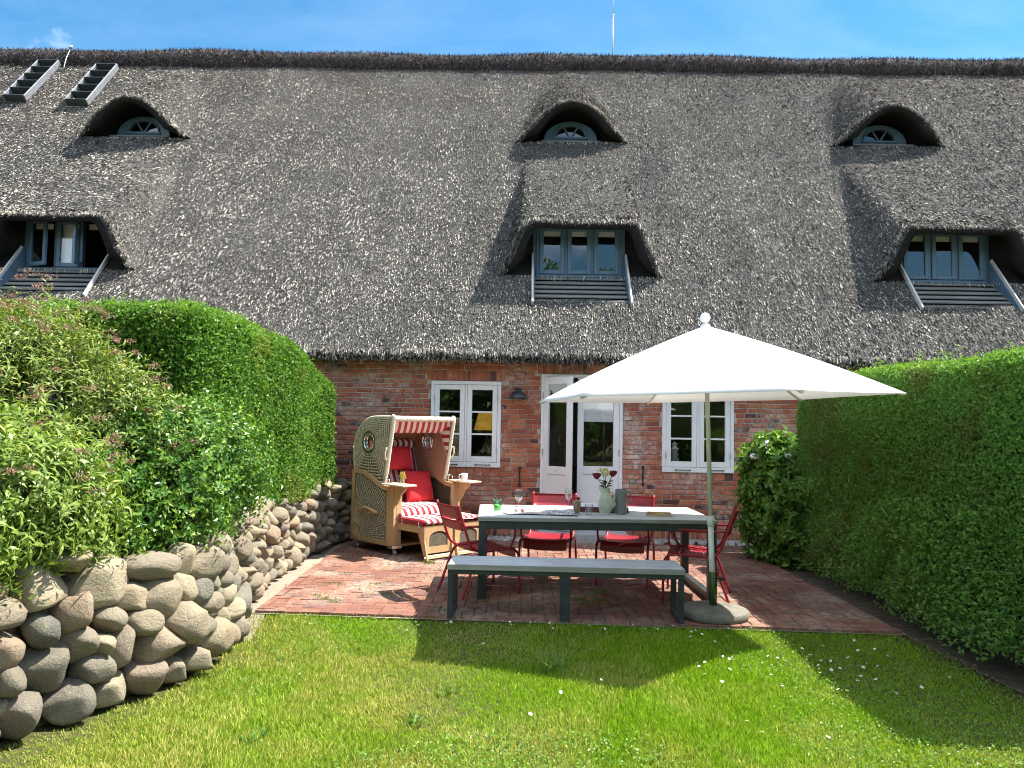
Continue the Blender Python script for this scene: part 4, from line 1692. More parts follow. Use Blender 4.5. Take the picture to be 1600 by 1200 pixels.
def put_stone(s, w, h, zb):
    p, dr, inn = wpt(s)
    zc = zb + h * 0.46
    pos = p + inn * (0.12 + 0.12 * zc + srnd.uniform(-0.05, 0.025))
    o = bpy.data.objects.new('stone', smeshes[srnd.randrange(16)])
    COL.objects.link(o)
    o.parent = stone_wall
    o.location = Vector((pos.x, pos.y, zc)) - stone_wall.location
    ang = math.atan2(dr.y, dr.x)
    m = Matrix.Rotation(ang, 4, 'Z') @ Matrix.Rotation(srnd.uniform(-0.32, 0.32), 4, 'Y') @ Matrix.Diagonal((w * 0.545, srnd.uniform(0.15, 0.20), h * 0.55, 1))
    m = m @ Matrix.Rotation(srnd.choice((0, PI)), 4, 'X') @ Matrix.Rotation(srnd.choice((0, PI)), 4, 'Z')
    loc, rot, sca = m.decompose()
    o.rotation_euler = rot.to_euler()
    o.scale = sca


for _ in range(420):
    # lowest place first
    k = int(np.argmin(prof_top + np.array([0.012 * srnd.random() for _ in range(NB)])))
    if prof_top[k] > WALLH - 0.10:
        break
    s = bs[k]
    near = s < 5.2
    w = srnd.uniform(0.17, 0.32) if near else srnd.uniform(0.15, 0.26)
    h = w * srnd.uniform(0.70, 0.95)
    left = WALLH + srnd.uniform(-0.02, 0.05) - prof_top[k]
    if left < h * 1.25:
        h = max(min(left, h * 1.2), 0.11)
        w = max(w, h * 1.15)
    # slide so that the stone sits against its neighbour's shoulder
    a = k
    while a > 0 and prof_top[a - 1] - prof_top[k] < 0.05:
        a -= 1
    b = k
    while b < NB - 1 and prof_top[b + 1] - prof_top[k] < 0.05:
        b += 1
    gapw = bs[b] - bs[a]
    if gapw < w * 1.5:
        if gapw > w * 0.55:
            w = min(max(gapw * 1.02, w * 0.7), w * 1.3)
        s = (bs[a] + bs[b]) / 2
    else:
        s = bs[a] + w / 2
    m_ = np.abs(bs - s) < w / 2
    if not m_.any():
        prof_top[k] += 0.05
        continue
    zb = float(np.percentile(prof_top[m_], 35)) - 0.012
    put_stone(s, w, h, zb)
    arch_ = 1 - 0.22 * ((bs[m_] - s) / (w / 2)) ** 2
    prof_top[m_] = np.maximum(prof_top[m_] + 0.02, zb + h * arch_ * 0.93)
vv, ff = [], []
for i in range(0, len(WP) - 1, 4):
    p, d_, inn = wpt(wl[i])
    q = p + inn * 0.20
    vv += [(q.x + 2.2, q.y - 6, -0.1), (q.x + 2.2, q.y - 6, 0.70)]
k = len(vv) // 2
fill.add(vv, [(2 * i, 2 * i + 2, 2 * i + 3, 2 * i + 1) for i in range(k - 1)])
tag(fill.build('earth_fill', M['soil'], stone_wall), kind='stuff')
# bed surface
bp = [(wpt(x)[0] + wpt(x)[2] * 0.18) for x in np.linspace(0, wl[-1] - 0.02, 60)]
gx = MB()
vv, ff = [], []
for i, p in enumerate(bp):
    for k in range(8):
        t = k / 7
        x = p.x + (-9 - p.x) * t ** 1.6
        vv.append((x, p.y, 0.70 + 0.10 * min(1, t * 5) + 0.03 * math.sin(x * 5 + p.y * 3)))
for i in range(len(bp) - 1):
    for k in range(7):
        ff.append((i * 8 + k, (i + 1) * 8 + k, (i + 1) * 8 + k + 1, i * 8 + k + 1))
gx.add(vv, ff, 0, True)
tag(gx.build('planting_bed', M['soil']), kind='structure')


# ------------------------------------------------------------------ hedges and shrubs
def rbox_points(n, lo, hi, r, g, faces):
    """points and normals on a rounded box; faces: weights for -x,+x,-y,+y,+z"""
    lo, hi = np.array(lo, float), np.array(hi, float)
    s = hi - lo
    area = np.array([s[1] * s[2], s[1] * s[2], s[0] * s[2], s[0] * s[2], s[0] * s[1]]) * np.array(faces)
    f = g.choice(5, n, p=area / area.sum())
    P = lo + g.uniform(0, 1, (n, 3)) * s
    for k, (ax, v) in enumerate(((0, lo[0]), (0, hi[0]), (1, lo[1]), (1, hi[1]), (2, hi[2]))):
        P[f == k, ax] = v
    q = np.clip(P, lo + np.array([r, r, -9]), hi - r)
    N = norm(P - q)
    return q + N * r, N


def hedge_leaves(name, P, N, g, Lr, Wr, mats, parent, jitter=0.10, upbias=0.25, lump=0.06, sd=4, topmat=None):
    n = len(P)
    lum = vnoise(P, sd, 3, 2.6)
    depth = np.minimum(g.exponential(jitter * 0.55, n), 0.30)
    P = P + N * (lum * lump)[:, None] - N * depth[:, None] + N * 0.03 + g.normal(0, 0.012, (n, 3))
    D = norm(N * 0.35 + g.normal(0, 0.62, (n, 3)) + np.array([0, 0, upbias]))
    U = norm(N * 0.9 + np.array([0, 0, 0.5]) + g.normal(0, 0.45, (n, 3)))
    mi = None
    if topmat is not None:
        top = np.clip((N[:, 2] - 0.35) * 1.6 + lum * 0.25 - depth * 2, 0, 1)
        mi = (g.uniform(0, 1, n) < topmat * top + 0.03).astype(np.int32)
    return leaf_mesh(name, P, D, U, g.uniform(*Lr, n), g.uniform(*Wr, n), mats, parent, matidx=mi)


lh_ = empty('hedge', (-3.4, 8.0, 0.75), 0, 'clipped green hedge in full sun on the raised bed behind the stone wall', 'hedge')
g = np.random.default_rng(41)
ox = np.array([-3.4, 8.0, 0.75])


def lh_top(P):
    Y = P[:, 1]
    k = np.where(Y > 8.3, 1 - 0.20 * np.clip((Y - 8.3) / 1.7, 0, 1) ** 1.2, 1.0)
    P[:, 2] = 0.72 + (P[:, 2] - 0.72) * k
    P[:, 0] += np.where(P[:, 0] > -3.0, -0.10 * np.clip((8.5 - Y) / 2.5, 0, 1), 0)
    return P


P1, N1 = rbox_points(115000, (-3.75, 5.95, 0.72), (-2.52, 10.15, 2.50), 0.22, g, (0.05, 1, 1, 1, 0.9))
P2, N2 = rbox_points(26000, (-6.9, 5.95, 1.2), (-3.5, 7.0, 2.50), 0.22, g, (0, 0, 1, 0, 1))
P = np.concatenate([lh_top(P1), P2])
N = np.concatenate([N1, N2])
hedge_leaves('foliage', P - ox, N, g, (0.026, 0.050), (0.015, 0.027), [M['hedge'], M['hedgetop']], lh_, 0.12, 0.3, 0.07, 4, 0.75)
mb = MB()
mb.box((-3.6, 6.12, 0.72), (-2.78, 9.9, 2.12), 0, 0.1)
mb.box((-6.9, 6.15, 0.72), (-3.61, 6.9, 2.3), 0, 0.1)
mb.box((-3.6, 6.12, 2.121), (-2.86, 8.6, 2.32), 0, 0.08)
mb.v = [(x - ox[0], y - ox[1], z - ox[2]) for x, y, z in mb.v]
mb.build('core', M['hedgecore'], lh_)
def stray(P0, n, g, mat_, parent, off, ln=(0.08, 0.22)):
    P_, D_, U_, L_, W_ = [], [], [], [], []
    for p in P0:
        d_ = norm(np.array([[g.normal(0, 0.35), g.normal(0, 0.35), 1.0]]))[0]
        l_ = g.uniform(*ln)
        for q in range(n):
            t = (q + 1) / n
            a = q * 2.4
            P_.append(p + d_ * l_ * t)
            D_.append(d_ * 0.6 + np.array([math.cos(a), math.sin(a), 0.1]))
            U_.append(d_)
            L_.append(g.uniform(0.03, 0.05))
            W_.append(g.uniform(0.014, 0.024))
    return tag(leaf_mesh('shoot', np.array(P_) - off, np.array(D_), np.array(U_), np.array(L_), np.array(W_), mat_, parent), kind='stuff')


gs = np.random.default_rng(301)
stray(np.stack([gs.uniform(-3.5, -2.62, 60), gs.uniform(6.0, 8.4, 60), np.full(60, 2.48)], 1), 7, gs, M['hedgetop'], lh_, ox, (0.05, 0.14))
mb = MB()
for k in range(12):
    y = 6.3 + k * 0.32
    mb.tube([(-2.9 - ox[0], y - ox[1], 0.70 - ox[2]), (-2.85 - ox[0] + 0.05 * math.sin(k), y - ox[1] + 0.05, 1.1 - ox[2])], 0.02, 6)
mb.build('stem', M['bark'], lh_)

rh = empty('hedge', (3.9, 6.0, 0), 0, 'tall clipped hedge in shade along the right side of the lawn and terrace', 'hedge')
ox2 = np.array([3.9, 6.0, 0])
P, N = rbox_points(180000, (3.36, 4.42, 0.12), (4.55, 9.15, 2.17), 0.14, g, (1.25, 0, 1.1, 1, 1))


def rh_shape(P, N):
    f = np.clip((0.75 - P[:, 2]) / 0.75, 0, 1)
    P[:, 0] -= 0.10 * f * (0.6 + 0.6 * vnoise(P, 9, 2, 3.0))
    P[:, 0] += np.clip((P[:, 1] - 7.5) / 2, 0, 1) * -0.06
    return P


P = rh_shape(P, N)
gap = (P[:, 2] < 0.42) & (g.uniform(0, 1, len(P)) < 0.45)
P, N = P[~gap], N[~gap]
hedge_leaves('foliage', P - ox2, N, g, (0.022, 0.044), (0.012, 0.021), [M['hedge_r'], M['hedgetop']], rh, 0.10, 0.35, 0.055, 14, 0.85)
# loose shoots that lean out at the foot
n = 9000
P = np.stack([3.34 - g.uniform(0, 0.16, n) + g.normal(0, 0.05, n), g.uniform(4.5, 9.3, n), g.uniform(0.10, 1.05, n) ** 1.2], 1)
P += 0.05 * np.stack([vnoise(P, 71, 2, 5), vnoise(P, 72, 2, 5), vnoise(P, 73, 2, 5)], 1)
kp = vnoise(P, 75, 2, 4.5) > -0.1
P = P[kp]
n = len(P)
leaf_mesh('foliage', P - ox2, norm(np.array([-0.5, 0, 0.35]) + g.normal(0, 0.6, (n, 3))), norm(np.array([-0.4, 0, 0.9]) + g.normal(0, 0.4, (n, 3))), g.uniform(0.03, 0.055, n), g.uniform(0.017, 0.028, n), M['hedge_r'], rh)
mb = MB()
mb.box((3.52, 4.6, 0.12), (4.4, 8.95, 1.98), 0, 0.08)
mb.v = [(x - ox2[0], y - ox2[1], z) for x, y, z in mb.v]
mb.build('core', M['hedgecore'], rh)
stray(np.stack([gs.uniform(3.38, 4.2, 110), gs.uniform(4.5, 9.1, 110), np.full(110, 2.15)], 1), 7, gs, M['hedgetop'], rh, ox2, (0.05, 0.16))
mb = MB()
for k in range(26):
    y = 4.6 + k * 0.17
    x = 3.48 + random.uniform(-0.06, 0.05)
    mb.tube([(x - ox2[0], y - ox2[1], -0.04), (x - ox2[0] + random.uniform(-0.08, 0.08), y - ox2[1] + random.uniform(-0.08, 0.08), 0.35), (x - ox2[0] + random.uniform(-0.12, 0.1), y - ox2[1] + random.uniform(-0.15, 0.15), 0.75)], 0.012, 6)
mb.build('stem', M['bark'], rh)


def blob_cloud(blobs, n, g, shell=0.55):
    """points in ellipsoids, thicker near the surface; returns points and outward normals"""
    vol = np.array([b[3] * b[4] + b[3] * b[5] + b[4] * b[5] for b in blobs])
    k = g.choice(len(blobs), n, p=vol / vol.sum())
    B = np.array(blobs)[k]
    d = norm(g.normal(size=(n, 3)))
    r = 1 - (1 - shell) * g.uniform(0, 1, n) ** 1.6
    r *= 1 + 0.16 * vnoise(d * 2.0 + B[:, :3] * 3, 8, 3, 2.4)
    P = B[:, :3] + d * B[:, 3:6] * r[:, None]
    N = norm(d / B[:, 3:6])
    return P, N


def shrub(name, label, cat, loc, blobs, n, L, W, mat_, seed, long=False, droop=0.25, zmin=0.74, heads=0, headmat=None, tip=0.5, up=0.3, stems=14, group=None):
    g = np.random.default_rng(seed)
    root = empty(name, loc, 0, label, cat, group)
    o0 = np.array(loc)
    P, N = blob_cloud(blobs, n, g)
    ok = P[:, 2] > zmin
    P, N = P[ok], N[ok]
    # leaves gathered on twigs
    m = len(P) // 9
    tw = g.integers(0, len(P), m)
    TP, TN = P[tw], N[tw]
    TD = norm(TN * tip + np.array([0, 0, up]) + g.normal(0, 0.42, (m, 3)))
    tl_ = g.uniform(0.08, 0.22, m)
    rep = 9
    t = np.tile(np.linspace(0.1, 1.0, rep), m)
    TPr, TDr, tlr = np.repeat(TP, rep, 0), np.repeat(TD, rep, 0), np.repeat(tl_, rep)
    TNr = np.repeat(TN, rep, 0)
    LP = TPr + TDr * (t * tlr)[:, None]
    a = np.tile(np.arange(rep) * 2.4, m) + np.repeat(g.uniform(0, 6.28, m), rep)
    u = norm(np.cross(TDr, np.array([0.31, 0.52, 0.79])))
    v = np.cross(TDr, u)
    LD = norm(TDr * 0.55 + u * np.cos(a)[:, None] + v * np.sin(a)[:, None] + g.normal(0, 0.2, (len(LP), 3)))
    LU = norm(TDr * 1.0 + TNr * 0.3 + np.array([0, 0, 0.35]) + g.normal(0, 0.2, (len(LP), 3)))
    q = len(LP)
    leaf_mesh('foliage', LP - o0, LD, LU, g.uniform(*L, q), g.uniform(*W, q), mat_, root, long, droop)
    # dark inner mass and twigs
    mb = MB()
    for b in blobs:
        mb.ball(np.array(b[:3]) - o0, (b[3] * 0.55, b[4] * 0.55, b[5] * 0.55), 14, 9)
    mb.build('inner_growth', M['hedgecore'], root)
    mb = MB()
    for k in range(stems):
        b = blobs[g.integers(0, len(blobs))]
        e = np.array(b[:3]) + norm(g.normal(size=(1, 3)))[0] * np.array(b[3:6]) * 0.95
        s = np.array([loc[0] + g.normal(0, 0.12), loc[1] + g.normal(0, 0.12), loc[2] - 0.05])
        mid = (s + e) / 2 + g.normal(0, 0.05, 3)
        mb.tube(smooth_path([s - o0, mid - o0, e - o0], 4), 0.006, 5)
    mb.build('stem', M['twig'], root)
    if heads:
        hp = np.zeros((0, 3))
        P, N = blob_cloud(blobs, heads * 6, g, 0.95)
        ok = (N[:, 2] > -0.1) & (P[:, 2] > zmin + 0.1)
        P, N = P[ok][:heads], N[ok][:heads]
        P = P + N * 0.16 + np.array([0, 0, 0.07])
        LP, LDs = [], []
        for p, nn in zip(P, N):
            c_ = 44
            rad = g.uniform(0.03, 0.07)
            dd = norm(g.normal(size=(c_, 3)))
            q_ = p + dd * np.array([rad, rad, rad * 0.45]) * g.uniform(0.2, 1, (c_, 1))
            LP.append(q_)
            LDs.append(norm(dd + np.array([0, 0, 0.6])))
        LP, LDs = np.concatenate(LP), np.concatenate(LDs)
        q = len(LP)
        leaf_mesh('flower_head', LP - o0, LDs, norm(g.normal(size=(q, 3)) + np.array([0, 0, 1.0])), g.uniform(0.008, 0.018, q), g.uniform(0.007, 0.013, q), headmat or M['flowerhead'], root)
    return root


shrub('spiraea_shrub', 'tall shrub with narrow yellowish leaves and many faded brown pink flower heads', 'shrub', (-3.35, 5.0, 0.78),
      [(-3.25, 5.05, 1.45, 0.62, 0.50, 0.72), (-3.75, 4.8, 1.55, 0.60, 0.55, 0.85), (-2.82, 5.15, 1.35, 0.40, 0.42, 0.60), (-3.5, 5.2, 1.95, 0.52, 0.40, 0.42), (-4.3, 4.9, 1.7, 0.6, 0.5, 0.75)],
      46000, (0.045, 0.075), (0.009, 0.016), M['spirea'], 51, True, 0.3, 0.76, 230, None, 0.5, 0.55, 40)
shrub('spiraea_shrub', 'low bright yellow green shrub with long drooping leaves at the front edge of the bed', 'shrub', (-2.95, 4.0, 0.76),
      [(-2.83, 4.05, 1.14, 0.46, 0.42, 0.42), (-3.2, 3.85, 1.18, 0.46, 0.42, 0.50), (-2.62, 4.30, 1.05, 0.26, 0.26, 0.30), (-2.75, 3.62, 0.98, 0.26, 0.22, 0.26)],
      24000, (0.05, 0.085), (0.012, 0.020), M['spirea2'], 52, True, 0.32, 0.74, 60, None, 0.6, 0.3, 24)
shrub('rose_bush', 'dark glossy leaved rose bush without flowers spilling over the fieldstones', 'shrub', (-2.6, 5.35, 0.76),
      [(-2.55, 5.35, 1.22, 0.40, 0.46, 0.46), (-2.42, 5.85, 1.20, 0.36, 0.42, 0.44), (-2.85, 5.0, 1.12, 0.40, 0.40, 0.40), (-2.33, 5.15, 0.98, 0.26, 0.30, 0.22), (-2.6, 4.75, 0.98, 0.30, 0.24, 0.24), (-2.5, 6.3, 1.1, 0.25, 0.3, 0.3)],
      30000, (0.032, 0.055), (0.020, 0.034), M['rose'], 53, False, 0.15, 0.72, 0, None, 0.7, 0.2, 30)
hy = shrub('hydrangea', 'broad leaved hydrangea with few white blooms at the end of the shaded hedge', 'shrub', (3.18, 9.45, 0.0),
      [(3.18, 9.45, 0.72, 0.36, 0.36, 0.76), (3.30, 9.2, 0.50, 0.34, 0.40, 0.52), (3.12, 9.55, 1.12, 0.30, 0.28, 0.36)],
      9000, (0.07, 0.12), (0.05, 0.08), M['hydr'], 54, False, 0.2, 0.0, 0, None, 0.6, 0.2, 14)
g = np.random.default_rng(9)
for (x, y, z_) in ((2.97, 9.2, 1.42), (3.19, 9.1, 1.28), (3.30, 9.05, 1.12), (2.84, 9.3, 1.26), (3.05, 9.15, 0.95), (3.15, 9.0, 0.45)):
    mb = MB()
    for k in range(22):
        d_ = norm(g.normal(size=(1, 3)))[0] * 0.035
        mb.ball((x - 3.18 + d_[0], y - 9.45 + d_[1], z_ + d_[2] * 0.8), 0.014, 6, 4)
    mb.build('bloom', M['petal'], hy)

# weeds and rough tufts
def tuft(label, loc, n, L, spread, mat_, name='grass_tuft', cat='grass tuft', group=None, wd=(0.004, 0.008)):
    g = np.random.default_rng(int(abs(loc[0] * 100) + loc[1] * 10))
    root = empty(name, loc, 0, label, cat, group)
    P = np.stack([g.normal(0, 0.035, n), g.normal(0, 0.03, n), np.zeros(n)], 1)
    D = norm(np.stack([g.normal(0, spread, n), g.normal(0, spread, n), np.ones(n)], 1))
    leaf_mesh('blade', P, D, norm(g.normal(size=(n, 3))), g.uniform(*L, n), g.uniform(*wd, n), mat_, root, True, 0.3)
    return root


tuft('tuft of long bright grass blades in the sunny lawn before the bench', (0.22, 5.15, -0.04), 90, (0.10, 0.24), 0.55, M['weed'])
tuft('low leafy weed in the lawn left of the long grass tuft', (-0.42, 4.7, -0.04), 24, (0.035, 0.08), 0.9, M['weed'], 'weed', 'weed', None, (0.012, 0.022))
tuft('broad bladed weed at the middle of the near lawn', (-0.55, 4.25, -0.04), 30, (0.04, 0.09), 0.9, M['weed'], 'weed', 'weed', None, (0.010, 0.018))
tuft('dark weed rosette in the lawn nearest the stone wall', (-1.35, 3.95, -0.04), 30, (0.035, 0.075), 0.9, M['hydr'], 'weed', 'weed', None, (0.010, 0.020))
wd = tuft('small leafy weed with a white flower on the pavers below the wicker beach chair', (-1.05, 8.72, -0.005), 30, (0.03, 0.06), 0.9, M['weed'], 'weed', 'weed', None, (0.012, 0.02))
MB().ball((-0.03, -0.02, 0.06), 0.012, 8, 6).build('flower', M['petal'], wd)
# fine weeds in the joints
g = np.random.default_rng(15)
n = 2600
cx = g.uniform(-1.9, 0.9, 60)
cy = g.uniform(6.5, 8.6, 60)
k = g.integers(0, 60, n)
P = np.stack([cx[k] + g.normal(0, 0.04, n), cy[k] + g.normal(0, 0.03, n), np.full(n, -0.008)], 1)
o = leaf_mesh('joint_weeds', P, norm(np.stack([g.normal(0, 0.6, n), g.normal(0, 0.6, n), np.ones(n)], 1)), norm(g.normal(size=(n, 3))), g.uniform(0.01, 0.03, n), g.uniform(0.004, 0.009, n), M['weed'])
tag(o, kind='stuff')

g = np.random.default_rng(88)
n = 190
X = np.concatenate([g.uniform(-2.1, 2.9, 110), g.uniform(-2.3, -1.9, 30), g.uniform(2.7, 3.3, 50)])
Y = np.concatenate([g.uniform(6.5, 10.3, 110), g.uniform(6.4, 10.2, 30), g.uniform(5.2, 9.5, 50)])
P = np.stack([X, Y, np.full(n, 0.006)], 1)
a = g.uniform(0, 6.28, n)
M['litter'] = leaf_mat('dry_leaf', [(0.0, (0.16, 0.10, 0.05)), (0.5, (0.28, 0.20, 0.09)), (1.0, (0.20, 0.24, 0.07))], 0.2, 0.7)
o = leaf_mesh('leaf_litter', P, np.stack([np.cos(a), np.sin(a), g.uniform(0, 0.35, n)], 1), norm(np.stack([g.normal(0, 0.3, n), g.normal(0, 0.3, n), np.ones(n)], 1)), g.uniform(0.015, 0.04, n), g.uniform(0.010, 0.022, n), M['litter'], None, False, 0.15)
tag(o, kind='stuff')

# ------------------------------------------------------------------ lawn blades and daisies
def lawn_ok(x, y):
    front = 6.44 + (x + 2.23) * (6.20 - 6.45) / 5.31
    ok = y < front + 0.012 + 0.035 * np.maximum(0, np.sin(x * 9.0) * np.sin(x * 23.7 + 1.0) + 0.2 * np.sin(x * 61))
    # right side: bare soil under the hedge
    xr = np.interp(y, [1.5, 3.0, 4.6, 6.2, 6.5], [3.4, 3.32, 3.10, 2.98, 2.95])
    ok &= x < xr + 0.12
    return ok


WPX = np.array([(p.x, p.y) for p in WP])
g = np.random.default_rng(61)
n = 395000
Y = 2.7 + (6.47 - 2.7) * g.uniform(0, 1, n) ** 1.15
X = g.uniform(-0.74, 0.74, n) * Y
wx = np.interp(Y, WPX[:, 1], WPX[:, 0])
ok = lawn_ok(X, Y) & (X > wx - 0.10 + 0.1 * np.abs(vnoise(np.stack([X, Y], 1), 31, 2, 5)))
dens = vnoise(np.stack([X, Y], 1), 17, 3, 2.2)
ok &= g.uniform(0, 1, n) < np.clip(0.9 + dens * 0.35, 0.25, 1) * np.clip((X - wx - 0.0) / 0.25, 0.55, 1)
xr = np.interp(Y, [1.5, 3.0, 4.6, 6.2, 6.5], [3.4, 3.32, 3.10, 2.98, 2.95])
ok &= g.uniform(0, 1, n) < np.clip((xr + 0.12 - X) / 0.5, 0.05, 1)
X, Y, dens = X[ok], Y[ok], dens[ok]
n = len(X)
P = np.stack([X, Y, np.full(n, -0.047)], 1)
lean = np.stack([vnoise(P[:, :2], 23, 2, 4.0), vnoise(P[:, :2], 24, 2, 4.0)], 1)
D = norm(np.stack([g.normal(0, 0.55, n) + lean[:, 0] * 0.4, g.normal(0, 0.55, n) + lean[:, 1] * 0.4, np.ones(n)], 1))
L = g.uniform(0.020, 0.047, n) * np.clip(1 + dens * 0.35, 0.6, 1.5)
W = g.uniform(0.0025, 0.0048, n)
o = leaf_mesh('grass', P, D, norm(g.normal(size=(n, 3))), L, W, M['grass'], None, False, 0.22, 0.1)
tag(o, kind='stuff')
# clover leaves between the blades
n = 26000
Y = 2.7 + (6.4 - 2.7) * g.uniform(0, 1, n)
X = g.uniform(-0.74, 0.74, n) * Y
q = np.stack([X, Y], 1)
ok = lawn_ok(X, Y) & (vnoise(q, 83, 3, 1.5) + (X + Y * 0.2 - 1.2) * 0.12 > 0.12) & (X > np.interp(Y, WPX[:, 1], WPX[:, 0]) + 0.3)
X, Y = X[ok], Y[ok]
n = len(X)
P = np.stack([X, Y, g.uniform(-0.03, 0.0, n)], 1)
a = g.uniform(0, 6.28, n)
o = leaf_mesh('clover', P, np.stack([np.cos(a), np.sin(a), g.uniform(-0.1, 0.35, n)], 1), norm(np.stack([g.normal(0, 0.3, n), g.normal(0, 0.3, n), np.ones(n)], 1)), g.uniform(0.012, 0.022, n), g.uniform(0.010, 0.018, n), M['hedgetop'])
tag(o, kind='stuff')

dm = MB()
for k in range(11):
    a = 2 * PI * k / 11
    ca, sa = math.cos(a), math.sin(a)
    dm.add([(0.003 * ca, 0.003 * sa, 0.0), (0.010 * math.cos(a - 0.24), 0.010 * math.sin(a - 0.24), 0.002), (0.0125 * ca, 0.0125 * sa, 0.001), (0.010 * math.cos(a + 0.24), 0.010 * math.sin(a + 0.24), 0.002)], [(0, 1, 2, 3)], 0)
dm.ball((0, 0, 0.001), (0.0042, 0.0042, 0.003), 8, 5, 1)
dm.tube([(0, 0, -0.05), (0, 0, 0.0)], 0.0012, 4, 2)
d0 = dm.build('daisy', [M['petal'], M['yellow'], M['weed']])
tag(d0, 'small white daisy in flower, one of many scattered in the lawn', 'daisy', 'daisies in the lawn')
g = random.Random(8)
spots = []
while len(spots) < 52:
    x, y = g.gauss(2.0, 0.5), g.gauss(5.25, 0.5)
    if x < 2.9 and 3.4 < y < 6.1 and x < 0.7 * y:
        spots.append((x, y))
while len(spots) < 86:
    x = g.uniform(-0.6, 1.75)
    spots.append((x, 6.36 - (x + 2.23) * 0.047 - abs(g.gauss(0.03, 0.10))))
while len(spots) < 98:
    spots.append((g.uniform(-0.5, 1.6), g.uniform(3.6, 6.0)))
for i, (x, y) in enumerate(spots):
    o = d0 if i == 0 else d0.copy()
    if i:
        COL.objects.link(o)
    o.location = (x, y, 0.004 + g.uniform(-0.005, 0.014))
    o.rotation_euler = (g.uniform(-0.1, 0.75), g.uniform(-0.35, 0.35), g.uniform(0, 6))
    s_ = g.uniform(0.7, 1.05)
    o.scale = (s_, s_, s_)

# ------------------------------------------------------------------ table and bench
TZ = 0.75
table = empty('dining_table', (0.70, 7.57, 0), R(2.2), 'long garden table with whitewashed boards on a dark steel frame under the parasol', 'table')
TL, TW = 2.20, 1.06
for k in range(6):
    w = TW / 6
    y = -TW / 2 + k * w
    mb = MB()
    mb.box((-TL / 2, y + 0.002, TZ - 0.034 + random.uniform(0, 0.001)), (TL / 2, y + w - 0.004, TZ + random.uniform(-0.0015, 0.001)), 0, 0.003)
    mb.build('plank', M['greyplank'], table)
mb = MB()
for y0 in (-TW / 2 - 0.012, TW / 2):
    mb.box((-TL / 2 - 0.012, y0, TZ - 0.036), (TL / 2 + 0.012, y0 + 0.012, TZ - 0.002), 0, 0.002)
for x0 in (-TL / 2 - 0.012, TL / 2):
    mb.box((x0, -TW / 2 + 0.0005, TZ - 0.036), (x0 + 0.012, TW / 2 - 0.0005, TZ - 0.002), 0, 0.002)
mb.build('edge', M['tableside'], table)
mb = MB()
for y in (-TW / 2 + 0.035, TW / 2 - 0.035):
    mb.box((-TL / 2 + 0.075, y - 0.03, TZ - 0.11), (TL / 2 - 0.075, y + 0.03, TZ - 0.037), 0, 0.003)
for x in (-TL / 2 + 0.035, 0, TL / 2 - 0.035):
    mb.box((x - 0.03, -TW / 2 + 0.066, TZ - 0.105), (x + 0.03, TW / 2 - 0.066, TZ - 0.038), 0, 0.003)
mb.build('apron', M['steel'], table)
for sx in (-1, 1):
    for sy in (-1, 1):
        x, y = sx * (TL / 2 - 0.035), sy * (TW / 2 - 0.035)
        MB().box((x - 0.038, y - 0.034, 0.0), (x + 0.038, y + 0.034, TZ - 0.037), 0, 0.003).build('leg', M['steel'], table)
    x = sx * (TL / 2 - 0.035)
    MB().box((x - 0.036, -TW / 2 + 0.07, 0.004), (x + 0.036, TW / 2 - 0.07, 0.07), 0, 0.003).build('runner', M['steel'], table)

BZ = 0.445
bench = empty('bench', (0.385, 6.50, 0), R(-1.2), 'long backless bench with grey slatted seat on dark steel legs at the lawn edge', 'bench')
BL, BW = 1.95, 0.40
for k in range(4):
    w = BW / 4
    y = -BW / 2 + k * w
    MB().box((-BL / 2, y + 0.0025, BZ - 0.034), (BL / 2, y + w - 0.006, BZ + random.uniform(-0.001, 0.001)), 0, 0.003).build('plank', M['benchplank'], bench)
mb = MB()
mb.box((-BL / 2 - 0.004, -BW / 2 - 0.012, BZ - 0.046), (BL / 2 + 0.004, -BW / 2, BZ - 0.002), 0, 0.002)
mb.box((-BL / 2 - 0.004, BW / 2, BZ - 0.046), (BL / 2 + 0.004, BW / 2 + 0.012, BZ - 0.002), 0, 0.002)
mb.build('edge', M['tableside'], bench)
mb = MB()
for y in (-BW / 2 + 0.022, BW / 2 - 0.022):
    mb.box((-BL / 2 + 0.001, y - 0.02, BZ - 0.085), (BL / 2 - 0.001, y + 0.02, BZ - 0.037), 0, 0.002)
mb.build('rail', M['steel'], bench)
for x in (-BL / 2 + 0.024, BL / 2 - 0.024):
    for y in (-BW / 2 + 0.024, BW / 2 - 0.024):
        MB().box((x - 0.022, y - 0.022, 0.0), (x + 0.022, y + 0.022, BZ - 0.086), 0, 0.002).build('leg', M['steel'], bench)
    MB().box((x - 0.0215, -BW / 2 + 0.047, 0.003), (x + 0.0215, BW / 2 - 0.047, 0.043), 0, 0.002).build('runner', M['steel'], bench)
for y in (-BW / 2 + 0.024,):
    MB().box((-0.045, y - 0.02, 0.0), (0.04, y + 0.02, BZ - 0.086), 0, 0.002).build('leg', M['steel'], bench)


